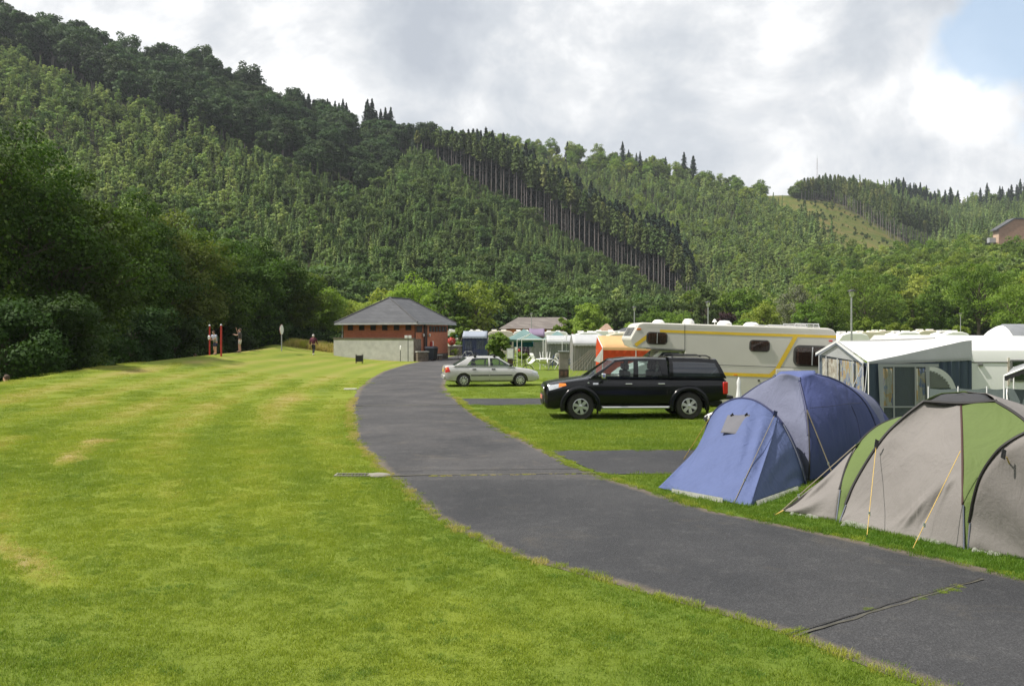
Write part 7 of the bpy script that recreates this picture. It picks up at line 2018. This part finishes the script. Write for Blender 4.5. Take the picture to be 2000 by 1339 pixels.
def gazebo(lab, px0, px1, D, y_top, y_eave, m_roof, depth=3.0, grp='gazebos'):
    x0, x1 = P(px0, 0, D).x, P(px1, 0, D).x; L = x1 - x0; ze = 2.45 + (650 - y_eave) / FPX * D; zt = 2.45 + (650 - y_top) / FPX * (D + depth / 2); t = thing('gazebo', lab, 'gazebo', (x0, D, 0), 0, grp)
    m = MB(); c = Vector((L / 2, depth / 2, zt)); e = [Vector((0, 0, ze)), Vector((L, 0, ze)), Vector((L, depth, ze)), Vector((0, depth, ze))]
    seg = []
    for i in range(4):
        for k in range(6): q = e[i].lerp(e[(i + 1) % 4], k / 6); q.z -= .05 * math.sin(k / 6 * math.pi); seg.append(q)
    m.grid([seg, [q.lerp(c, .5) - Vector((0, 0, .08)) for q in seg], [q.lerp(c, .97) for q in seg]], closed=True); m.grid([seg, [q - Vector((0, 0, .2)) for q in seg]], closed=True)
    m.build('canopy_cloth', m_roof, t, angle=60).modifiers.new('cloth', 'SOLIDIFY').thickness = .01
    for q in e: m = MB(); m.tube([(q.x, q.y, 0), (q.x, q.y, ze)], .022, 6); m.build('pole', M_STEEL, t)
C_TEAL = cloth_mat('teal_canopy', (.19, .30, .29), trans=.25, wscale=1.5); C_DKGREEN = cloth_mat('green_canopy', (.05, .14, .09), trans=.25, wscale=1.5); C_PURPLE = cloth_mat('mauve_canopy', (.26, .20, .30), trans=.2); C_NAVYTENT = cloth_mat('navy_tent', (.06, .075, .15)); C_PALEBLUE = cloth_mat('pale_blue_roof', (.34, .38, .45)); C_PEACH = cloth_mat('peach_roof', (.72, .46, .22), trans=.25, wscale=1.5); C_ORANGE = cloth_mat('orange_wall', (.62, .075, .018), trans=.2, wscale=2, wrinkle=.8); C_TARP = cloth_mat('blue_tarp', (.02, .15, .38)); C_GREYWALL = cloth_mat('grey_tent_wall', (.26, .26, .25), wrinkle=.7); C_PALEGREY = cloth_mat('light_grey_roof', (.50, .51, .52))
for a in (('cream caravan behind the drooping shrub', 947, 1006, 84, 645.5, M_CREAM), ('white caravan in front of the hall porch', 998, 1046, 97, 645.5, M_WHITE), ('white caravan behind the blue tunnel tent', 905, 950, 108, 645, M_WHITE), ('white caravan half hidden by the toilet block corner', 868, 905, 125, 644, M_WHITE),
          ('white caravan in front of the round tree by the hall', 1056, 1112, 102, 647, M_WHITE), ('long white caravan behind the grey awning', 1118, 1178, 72, 648.5, M_WHITE), ('white caravan under the tan-roofed hut', 1150, 1222, 92, 646, M_WHITE), ('white caravan just left of the motorhome nose', 1180, 1240, 66, 650, M_CREAM),
          ('white caravan right behind the motorhome rear', 1634, 1702, 62, 650, M_WHITE), ('cream caravan behind the tall lamp post foot', 1668, 1735, 78, 648, M_CREAM), ('white caravan above the middle of the awning ridge', 1742, 1805, 68, 648.5, M_WHITE),
          ('cream caravan with a dark roof edge behind the awning', 1788, 1850, 82, 645, M_CREAM), ('white caravan left of the arched tent', 1835, 1900, 60, 648, M_WHITE), ('small cream caravan far right behind the arched tent', 1702, 1750, 95, 646, M_CREAM), ('cream caravan beyond the purple-leaved tree', 1385, 1440, 120, 641, M_CREAM)):
    caravan(*a)
frame_tent('blue tunnel tent with a pale top beyond the dark hatchback', 903, 951, 79, 646, 657, C_PALEBLUE, C_NAVYTENT, 4, 'tunnel_tent')
frame_tent('grey frame awning with a pale top left of the orange trailer tent', 1119, 1180, 55.5, 652, 670, C_PALEGREY, C_GREYWALL, 3, win=False)
frame_tent('small pale grey awning left of the grey frame awning', 1068, 1120, 64, 654, 667, C_PALEGREY, C_GREYWALL, 2.5)
frame_tent('mauve awning roof behind the teal gazebo', 1034, 1064, 82, 641, 654, C_PURPLE, C_GREYWALL, 3)
gazebo('dark green gazebo right of the toilet block', 874, 908, 106, 645.5, 655.5, C_DKGREEN); gazebo('teal gazebo with a sagging pointed roof', 986, 1062, 72, 642, 662, C_TEAL); gazebo('flat teal gazebo right of the pointed one', 1062, 1119, 67, 646, 662, C_TEAL)
# bare party-tent frame
def pole_frame():
    D = 61; x0 = P(1009, 0, D).x; t = thing('pole_frame', 'bare white pole frame standing on the grass in front of the teal gazebos', 'tent frame', (x0, D, 0)); X = lambda px, dd=0: P(px, 0, D + dd).x - x0
    zt = 2.45 - 13 / FPX * D
    m = MB()
    for px in (1010, 1065, 1098): m.tube([(X(px), 0, 0), (X(px), 0, zt)], .022, 6)
    for px in (1019, 1061, 1106): m.tube([(X(px, 3), 3, 0), (X(px, 3), 3, zt)], .022, 6)
    m.tube([(X(1010), 0, zt), (X(1098), 0, zt)], .02, 6); m.tube([(X(1019, 3), 3, zt), (X(1106, 3), 3, zt)], .02, 6)
    m.tube([(X(1010), 0, zt), (X(1038, 1.5), 1.5, zt + .45), (X(1019, 3), 3, zt)], .018, 6); m.tube([(X(1098), 0, zt), (X(1108, 1.5), 1.5, zt + .4), (X(1106, 3), 3, zt)], .018, 6)
    m.build('pole', M_WHITE, t)
pole_frame()
# arched white and grey tent at right
def arched_tent():
    D = 36; x0 = P(1937, 0, D).x; t = thing('arched_tent', 'arched white and grey inflatable awning above the big white caravan roof', 'tent', (x0, D, 0)); L = P(2180, 0, D).x - x0; zt = 2.45 + 15.5 / FPX * D
    def prof(u): return 1.6 + (zt - 1.6) * math.sin(min(1, u) * math.pi / 2) ** .8
    m = MB(); w = MB()
    def sec(x, y): 
        q = abs(y / 1.1 - 1); return prof(x / 1.1) * (1 - .25 * q * q)
    rows = [[(x, y, sec(x, y)) for y in np.linspace(0, 2.2, 10)] for x in (0, .08, .2, .4, .65, .9, 1.02)]; w.grid(rows); w.grid([[(0, y, 0) for y in (0, 1.1, 2.2)], [(0, y, sec(0, y)) for y in (0, 1.1, 2.2)]]); w.grid([[(x, 0, 0) for x in (0, .4, 1.02)], [(x, 0, sec(x, 0)) for x in (0, .4, 1.02)]]); w.build('white_bay', C_WHITE, t)
    rows = [[(x, y, sec(x, y) + (.06 if x > 1.1 else 0)) for y in np.linspace(0, 2.2, 10)] for x in (1.02, 1.15, 1.5, 2.2, 3.0, L)]; m.grid(rows); m.grid([[(x, 0, 0) for x in (1.02, 2, L)], [(x, 0, sec(x, 0)) for x in (1.02, 2, L)]]); m.build('grey_bay', M_GREYROOF, t)
    m = MB(); m.grid([[(x, -.03, 1.72) for x in np.linspace(1.45, 2.9, 9)], [(x, -.02, 2.02) for x in np.linspace(1.6, 2.7, 9)]]); m.build('window_panel', C_VINYL, t)
arched_tent()
# orange trailer tent
def orange_tent():
    D = 50; x0 = P(1177, 0, D).x; t = thing('trailer_tent', 'orange-walled trailer tent with a peach canvas roof behind the pickup bonnet', 'tent', (x0, D, 0)); q = lambda px, py, dy=0: P(px, py, D + dy) - Vector((x0, D, 0))
    e0, e1 = q(1177, 678.5), q(1272, 680); r0, r1 = q(1166, 655.5, 1.5), q(1262, 656, 1.5); f0, f1 = e0 + Vector((-.1, 3, .0)), e1 + Vector((-.1, 3, 0))
    m = MB(); rows = []
    for a, b in ((e0, e1), (e0.lerp(r0, .5) - Vector((0, 0, .05)), e1.lerp(r1, .5) - Vector((0, 0, .05))), (r0, r1), (f0, f1)): rows.append([a.lerp(b, k / 10) for k in range(11)])
    m.grid(rows); m.build('roof', C_PEACH, t, angle=60).modifiers.new('cloth', 'SOLIDIFY').thickness = .01
    m = MB(); rows = []
    for k in range(25): a = e0.lerp(e1, k / 24); w = .03 * math.sin(k * 1.7); rows.append([Vector((a.x, a.y + w, .05)), Vector((a.x, a.y - w, a.z * .5)), a + Vector((0, 0, -.02))])
    m.grid(rows); m.build('front_wall', C_ORANGE, t, angle=60)
    m = MB(); m.poly([e0 + Vector((0, 0, 0)), r0, f0, Vector((f0.x, f0.y, 0)), Vector((e0.x, e0.y, 0))]); m.build('gable', C_ORANGE, t, smooth=False)
    m = MB(); m.poly([e0 + Vector((.02, -.05, 0)), q(1160, 704, -.6), q(1171, 708, -.5), q(1175, 706, -.3)]); m.build('door_flap', C_WHITE, t, smooth=False)
    m = MB(); m.grid([[e0.lerp(e1, k / 10) + Vector((0, -.03, .01)) for k in range(11)], [e0.lerp(e1, k / 10) + Vector((0, -.04, -.14)) for k in range(11)]]); m.build('valance', C_PEACH, t)
    m = MB(); m.tube([r0, e0], .03); m.tube([e0, Vector((e0.x, e0.y, 0))], .03); m.tube([q(1242, 684), q(1242, 725)], .03); m.build('tent_pole', C_WHITE, t)
    for k in range(5): rope(t, e0 + Vector((-.3 - .1 * k, -.2, -.1)), Vector((e0.x - 1.6 - .35 * k, e0.y - 3.2 - .3 * k, 0)), C_GUY_DARK, .010, slider=None)
orange_tent()

# plastic furniture --------------------------------------------------------------
M_PLASTIC = mat('white_plastic', (.80, .80, .78), .4)
def plastic_chair(lab, loc, rot, grp='white plastic garden chairs', mt=None):
    t = thing('garden_chair', lab, 'chair', loc, 0, grp); t.rotation_euler = rot; mt = mt or M_PLASTIC
    m = MB(); m.box(-.23, .23, -.22, .22, .41, .435); bevel(m.build('seat', mt, t, smooth=False), .012)
    m = MB(); m.grid([[(x, .22 + .10 * v, .44 + .42 * v + .03 * (1 - (x / .23) ** 2) * (v > .9)) for x in (-.23, -.12, 0, .12, .23)] for v in (0, .5, 1)]); m.build('backrest', mt, t).modifiers.new('thick', 'SOLIDIFY').thickness = .02
    for sx in (-1, 1):
        for sy in (-1, 1): m = MB(); m.tube([(sx * .22, sy * .2, .42), (sx * .27, sy * .26, 0)], [.026, .018], 6); m.build('leg', mt, t)
        m = MB(); m.tube([(sx * .25, .24, .66), (sx * .27, -.1, .65), (sx * .25, -.22, .43)], .02, 6); m.build('armrest', mt, t)
    return t
def plastic_set():
    c = P(1063, 0, 57); c.z = 0; t = thing('garden_table', 'round white plastic table with chairs tipped against it on the grass', 'table', c); m = MB(); m.lathe([(0, .74), (.55, .735), (.57, .70), (.54, .69), (0, .70)], (0, 0, 0), 'z', 24); m.build('tabletop', M_PLASTIC, t)
    for k in range(4): a = .8 + k * math.pi / 2; m = MB(); m.tube([(.3 * math.cos(a), .3 * math.sin(a), .70), (.42 * math.cos(a), .42 * math.sin(a), 0)], [.03, .02], 6); m.build('leg', M_PLASTIC, t)
    plastic_chair('white plastic chair tipped forward against the left of the round table', c + Vector((-.62, -.25, .22)), (math.radians(38), 0, math.radians(-60)))
    plastic_chair('white plastic chair tipped forward against the right of the round table', c + Vector((.62, -.25, .22)), (math.radians(38), 0, math.radians(60)))
    plastic_chair('white plastic chair tipped against the near side of the round table', c + Vector((0, -.75, .20)), (math.radians(-35), 0, math.radians(170)))
    plastic_chair('white plastic chair standing upside down on the round table', c + Vector((.05, .1, 1.18)), (math.radians(180), 0, math.radians(20)))
    nv = mat('navy_canvas', (.03, .05, .14), .8)
    for px, D, lab in ((1083, 60, 'navy camp chair right of the white plastic table'), (1119, 58, 'navy camp chair in front of the grey awning')): c2 = P(px, 0, D); c2.z = 0; plastic_chair(lab, c2, (0, 0, math.radians(200)), 'navy camp chairs', nv)
plastic_set()
def odds():
    c = P(1022, 0, 74); c.z = 0; t = thing('tarpaulin', 'bright blue tarpaulin draped over a rack under the teal gazebo', 'tarpaulin', c); m = MB(); rows = []
    for i in range(13): x = -.85 + 1.7 * i / 12; w = .05 * math.sin(i * 1.9); rows.append([(x, -.5 + w, 1.25), (x, -.35, 1.75 + w), (x, .2, 1.82), (x, .6, 1.3)])
    m.grid(rows); m.build('sheet', C_TARP, t, angle=60)
    for x in (-.8, .8): m = MB(); m.tube([(x, 0, 0), (x, 0, 1.78)], .03); m.build('rack_post', M_STEEL, t)
    build_saloon('dark car parked beneath the far edge of the teal gazebo', P(1048, 0, 84).xy.to_3d(), math.radians(5), mat('dark_maroon_paint', (.035, .015, .025), .3, coat=.5), hatch=True)
    c = P(912, 0, 77)
    for k, (px, D, rz, lab) in enumerate(((913, 76, .2, 'bicycle with pale frame leaning by the blue tunnel tent'), (921, 77, .6, 'dark bicycle right of the pale one by the tunnel tent'), (1012, 47, .1, 'bicycle lying low behind the silver saloon bonnet'))):
        g = P(px, 0, D); g.z = 0; t = thing('bicycle', lab, 'bicycle', g, rz, 'bicycles'); fm = (M_WHITE, M_BLACKTRIM, M_BLACKTRIM)[k]
        for x in (-.52, .52):
            w = MB(); w.lathe([(.31, -.02), (.34, -.02), (.35, 0), (.34, .02), (.31, .02), (.31, -.02)], (x, 0, .35), 'y', 28); wo = w.build('wheel', M_TYRE, t)
            sp = MB()
            for j in range(8): a = j * math.pi / 4; sp.tube([(x, 0, .35), (x + .31 * math.cos(a), 0, .35 + .31 * math.sin(a))], .004, 3)
            sp.build('spokes', M_STEEL, wo)
        f = MB(); P_ = [Vector(v) for v in ((-.52, 0, .35), (-.08, 0, .30), (-.20, 0, .82), (.38, 0, .80), (.42, 0, .68), (.52, 0, .35))]
        for a, b in ((0, 1), (0, 2), (1, 2), (2, 3), (1, 4), (3, 5)): f.tube([P_[a], P_[b]], .018, 6)
        f.build('bicycle_frame', fm, t); s = MB(); s.tube([(-.2, 0, .82), (-.22, 0, .92)], .014); s.obox((-.22, 0, .95), (.13, 0, 0), (0, .06, 0), (0, 0, .025)); s.build('saddle', M_BLACKTRIM, t); h = MB(); h.tube([(.38, 0, .8), (.36, 0, .95), (.42, -.25, .98)], .014); h.tube([(.36, 0, .95), (.42, .25, .98)], .014); h.build('handlebar', M_BLACKTRIM, t)
    c = P(1443, 0, 21.5); c.z = 0; t = thing('folded_parasol', 'slim white folded cloth parasol between the pickup tail and the blue tent', 'parasol', c); m = MB(); m.tube([(0, 0, 0), (0, 0, 1.2)], .02); m.build('pole', M_STEEL, t); m = MB(); m.lathe([(.10, .55), (.085, .75), (.06, .95), (.045, 1.10), (.055, 1.22), (.015, 1.33), (0, 1.34)], (0, 0, 0), 'z', 9); m.build('cloth', C_WHITE, t)
    c = P(1398, 0, 23.0); c.z = 0; t = thing('ground_bundle', 'black and white patterned bundle on the grass behind the pickup rear wheel', 'bundle', c); m = MB(); rows = []
    for i in range(9): a = i / 8 * math.pi; rows.append([(.30 * math.cos(b) * math.sin(a) * (1 + .15 * math.sin(b * 3)), .2 * math.sin(b) * math.sin(a), .16 - .16 * math.cos(a) + .03 * math.sin(b * 2)) for b in [j * math.pi / 8 for j in range(16)]])
    m.grid(rows, closed=True); mm = bpy.data.materials.new('patterned_cloth'); mm.use_nodes = True; N = NT(mm.node_tree); tc = N.node('ShaderNodeTexCoord'); v = N.node('ShaderNodeTexVoronoi', inp={'Vector': tc.outputs['Object'], 'Scale': 16.0}); N.link(N.ramp(v.outputs['Color'], [(.4, (.6, .6, .58)), (.6, (.04, .04, .05))], 'CONSTANT'), mm.node_tree.nodes['Principled BSDF'].inputs['Base Color']); m.build('bundle', mm, t)
    top = P(975, 650, 66); hero_tree('weeping_shrub', 'drooping feathery shrub on a slim stem beside the pale meter box', 'shrub', (top.x, 66, 0), 2.5, .85, 777, .14, (M_BRIGHT, M_BARK), nclump=46, per=110, low=.18, cl=(.2, .32))
    for k, (px, Y, s) in enumerate(((1020, 70, .5), (1128, 60, .35), (888, 92, .4))):
        top = P(px, 0, Y); hero_tree('potted_plant', ('leafy green plant under the teal gazebo', 'yellow-green flowers at the foot of the grey awning', 'small clump of plants beyond the stone wall')[k], 'plant', (top.x, Y, 0), s * 2, s, 780 + k, .10, (M_BRIGHT, M_BARK), nclump=18, per=50, low=0.05)
odds()
# rough grass field behind the walker
def rough_field():
    r = np.random.default_rng(3)
    big = []
    for k in range(3):
        q = np.random.default_rng(70 + k); n = 90; c = np.stack([q.uniform(-.5, .5, n), q.uniform(-.5, .5, n), np.zeros(n)], 1); h = q.uniform(.35, .75, n); la = q.uniform(0, 6.28, n); ln = h * q.uniform(.1, .5, n); az = q.uniform(0, 6.28, n); sd = np.stack([np.cos(az), np.sin(az), 0 * az], 1) * .02
        tip = c + np.stack([np.cos(la) * ln, np.sin(la) * ln, h], 1); mid = c * .5 + tip * .5 + np.array([0, 0, .05]); big.append(quads_mesh('tall_grass', [(np.concatenate([np.stack([c - sd, c + sd, mid + sd, mid - sd], 1), np.stack([mid - sd, mid + sd, tip + sd * .4, tip - sd * .4], 1)]), M_BLADE)]))
    pts = []
    while len(pts) < 420:
        Y = r.uniform(84, 98); X = -r.uniform(.205, .262) * Y
        pts.append((X, Y, ground_z(X, Y) - .03))
    n = len(pts); o = scatter('rough_grass', big, pts, [(0, 0, r.uniform(0, 6.28)) for _ in range(n)], [(1, 1, r.uniform(.7, 1.2)) for _ in range(n)], r.integers(0, 3, n), {'dry_lit': np.clip(r.normal(.9, .15, n), 0, 1.05)}); tag(o, 'strip of tall straw-coloured grass behind the walker in maroon', 'grass', kind='stuff')
rough_field()

# ------------------------------------------------------------------ people
M_SKIN = mat('skin', (.52, .30, .21), .55, var=.05); M_HAIR = mat('brown_hair', (.06, .035, .02), .8, var=.3, vscale=30); M_HAIR2 = mat('grey_cap', (.50, .48, .45), .8)
def skin_mesh(name, verts, edges, radii, m, parent, levels=1):
    me = bpy.data.meshes.new(name); me.from_pydata([tuple(v) for v in verts], edges, []); me.materials.append(m); o = bpy.data.objects.new(name, me); COL.objects.link(o); o.parent = parent
    md = o.modifiers.new('skin', 'SKIN'); md.use_smooth_shade = True
    for i, r in enumerate(radii):
        r = r if isinstance(r, tuple) else (r, r); me.skin_vertices[0].data[i].radius = r
    me.skin_vertices[0].data[0].use_root = True
    sb = o.modifiers.new('sub', 'SUBSURF'); sb.levels = levels; sb.render_levels = levels
    return o
def person(lab, loc, rz, H=1.72, pose='stand', shirt=None, trousers=None, short=True, hair=M_HAIR, sleeves='short', lean=0):
    t = thing('person', lab, 'person', loc, rz); k = H / 1.75; S = lambda x, y, z: Vector((x, y, z)) * k
    # y is forward
    if pose == 'sit':
        pelvis = S(0, 0, .12); knees = [S(s * .16, .42, .42) for s in (-1, 1)]; ank = [S(s * .14, .72, .08) for s in (-1, 1)]; toes = [S(s * .14, .90, .04) for s in (-1, 1)]; dz = -.83
    else:
        pelvis = S(0, 0, .95); dz = 0
        st = .16 if pose == 'walk' else .02
        knees = [S(-.10, .05 + st, .50), S(.10, .04 - st * .2, .50)]; ank = [S(-.11, .02 + st * 1.2, .09), S(.11, -st * 1.6, .10 + (.05 if pose == 'walk' else 0))]; toes = [a + S(0, .17, -.05) for a in ank]
    up = lambda x, y, z: S(x, y + lean * (z - .95), z + dz)
    chest = up(0, .02, 1.30); neck = up(0, .02, 1.48); head = up(0, .03, 1.60); crown = up(0, .02, 1.70); nose = up(0, .13, 1.61); chin = up(0, .09, 1.54)
    sh = [up(s * .19, .01, 1.41) for s in (-1, 1)]
    if pose == 'reach': el = [up(-.30, .18, 1.25), up(.26, .22, 1.45)]; wr = [up(-.20, .38, 1.30), up(.14, .28, 1.70)]
    elif pose == 'sit': el = [up(s * .27, .08, 1.15) for s in (-1, 1)]; wr = [up(s * .17, .32, 1.10) for s in (-1, 1)]
    elif pose == 'bend': el = [up(s * .26, .18, 1.15) for s in (-1, 1)]; wr = [up(s * .14, .38, 1.10) for s in (-1, 1)]
    else: el = [up(-.27, -.05, 1.12), up(.27, .07, 1.12)]; wr = [up(-.29, .04, .86), up(.29, .20, .90)]
    V, E, R = [pelvis, up(0, .01, 1.10), chest, neck, head, crown, nose, chin], [(0, 1), (1, 2), (2, 3), (3, 4), (4, 5), (4, 6), (4, 7)], [(.15 * k, .11 * k), (.13 * k, .10 * k), (.15 * k, .105 * k), .055 * k, (.085 * k, .10 * k), .075 * k, .018 * k, .035 * k]
    def add(v, r, p): V.append(v); R.append(r); E.append((p, len(V) - 1)); return len(V) - 1
    for s in (0, 1):
        sg = (-1, 1)[s]; hp = add(pelvis + S(sg * .09, 0, -.04), .10 * k, 0); kn = add(knees[s], .062 * k, hp); an = add(ank[s], .042 * k, kn); add(toes[s], .035 * k, an)
        a = add(sh[s], .058 * k, 2); b = add(el[s], .042 * k, a); c = add(wr[s], .028 * k, b); d = (wr[s] - el[s]).normalized(); side = d.cross(Vector((0, 0, 1))); side = side.normalized() if side.length > .1 else Vector((1, 0, 0)); pm = add(wr[s] + d * .06 * k, (.036 * k, .018 * k), c)
        for f in range(4): q = wr[s] + d * .10 * k + side * (f - 1.5) * .019 * k; fa = add(q, .009 * k, pm); add(q + d * (.055, .065, .06, .045)[f] * k + Vector((0, 0, -.015 * k)), .008 * k, fa)
        add(wr[s] + d * .05 * k + side * -.05 * k * sg, .009 * k, pm)
    skin_mesh('body', V, E, R, M_SKIN, t)
    V2 = [up(0, .01, .90), up(0, .01, 1.10), chest, up(0, .02, 1.42)]; E2 = [(0, 1), (1, 2), (2, 3)]; R2 = [(.205 * k, .165 * k), (.18 * k, .145 * k), (.19 * k, .145 * k), .10 * k]
    for s in (0, 1):
        V2.append(sh[s]); R2.append(.085 * k); E2.append((2, len(V2) - 1)); i = len(V2) - 1; V2.append(sh[s].lerp(el[s], .75)); R2.append(.075 * k); E2.append((i, i + 1))
        if sleeves == 'long': V2.append(el[s]); R2.append(.068 * k); E2.append((i + 1, i + 2)); V2.append(wr[s].lerp(el[s], .1)); R2.append(.055 * k); E2.append((i + 2, i + 3))
    skin_mesh('shirt', V2, E2, R2, shirt, t)
    V3 = [pelvis + S(0, 0, .06), pelvis]; E3 = [(0, 1)]; R3 = [(.17 * k, .13 * k), (.18 * k, .14 * k)]
    for s in (0, 1):
        hp = pelvis + S((-1, 1)[s] * .095, 0, -.06); V3.append(hp); R3.append(.115 * k); E3.append((1, len(V3) - 1)); i = len(V3) - 1; V3.append(hp.lerp(knees[s], .85 if short else 1)); R3.append(.095 * k if short else .078 * k); E3.append((i, i + 1))
        if not short: V3.append(ank[s] + S(0, 0, .03)); R3.append(.06 * k); E3.append((i + 1, i + 2))
    skin_mesh('shorts' if short else 'trousers', V3, E3, R3, trousers, t)
    for s in (0, 1): skin_mesh('shoe', [ank[s] - S(0, .05, .04), toes[s] + S(0, 0, 0)], [(0, 1)], [.055 * k, .045 * k], M_SIGNWHITE if not short else M_BLACKTRIM, t)
    m = MB(); rows = []
    for i in range(6):
        a = i / 5 * 1.75; rows.append([up(0, .005, 1.655) + S(.098 * math.sin(a) * math.cos(b), .112 * math.sin(a) * math.sin(b) - .02 * math.sin(a), .11 * math.cos(a) - (.05 * (math.sin(b) < -.2) * (i == 5))) for b in [j * math.pi / 7 for j in range(14)]])
    m.grid(rows, closed=True); m.build('hair', hair, t)
    return t
def cloth_col(n, c): return mat(n, c, .85, var=.12, vscale=6)
def people():
    def at(px, D, dz=0.0): x = P(px, 0, D).x; return Vector((x, D, ground_z(x, D) + dz))
    person('person in a white and navy top and dark shorts between the red posts', at(421, 56, .0), math.radians(150), 1.58, 'bend', cloth_col('white_navy_top', (.36, .38, .46)), cloth_col('navy_shorts', (.02, .025, .06)), lean=.25)
    person('person in a dark top and white shorts holding both arms up on the lawn crest', at(469, 62, 0), math.radians(100), 1.72, 'reach', cloth_col('dark_top', (.07, .06, .06)), cloth_col('pale_shorts', (.55, .52, .46)))
    person('person in a maroon top, black trousers and pale cap walking left of the toilet block', at(612, 71, 0), math.radians(-10), 1.72, 'walk', cloth_col('maroon_top', (.10, .015, .035)), cloth_col('black_trousers', (.015, .015, .018)), short=False, hair=M_HAIR2, sleeves='long')
    g = Vector((P(12.5, 0, 31.5).x, 31.5, 0)); top = 2.45 - 81 / FPX * 31.5; g.z = top - .93; person('person seated beyond the lawn edge at the far left, only head and grey shoulders showing', g, math.radians(75), 1.75, 'sit', cloth_col('grey_tee', (.30, .31, .34)), cloth_col('grey_shorts', (.10, .10, .10)))
    g = Vector((P(381, 0, 60).x, 60, 0)); g.z = 2.45 - 40 / FPX * 60 - .93; person('person seated beyond the lawn crest left of the red posts, only the head showing', g, math.radians(60), 1.75, 'sit', cloth_col('dark_tee', (.08, .08, .09)), cloth_col('dark_shorts', (.05, .05, .05)))
people()

# ------------------------------------------------------------------ the air of the valley
def haze():
    m = bpy.data.materials.new('valley_haze'); m.use_nodes = True; N = NT(m.node_tree); m.node_tree.nodes.clear()
    out = N.node('ShaderNodeOutputMaterial'); v = N.node('ShaderNodeVolumePrincipled', inp={'Color': (.86, .92, 1.0, 1), 'Density': .00012, 'Anisotropy': .2}); N.link(v.outputs[0], out.inputs['Volume'])
    mb = MB(); mb.box(-1600, 1700, -60, 1500, -80, 330); o = mb.build('haze', m, smooth=False); tag(o, 'thin summer haze over the valley', kind='stuff')
haze()
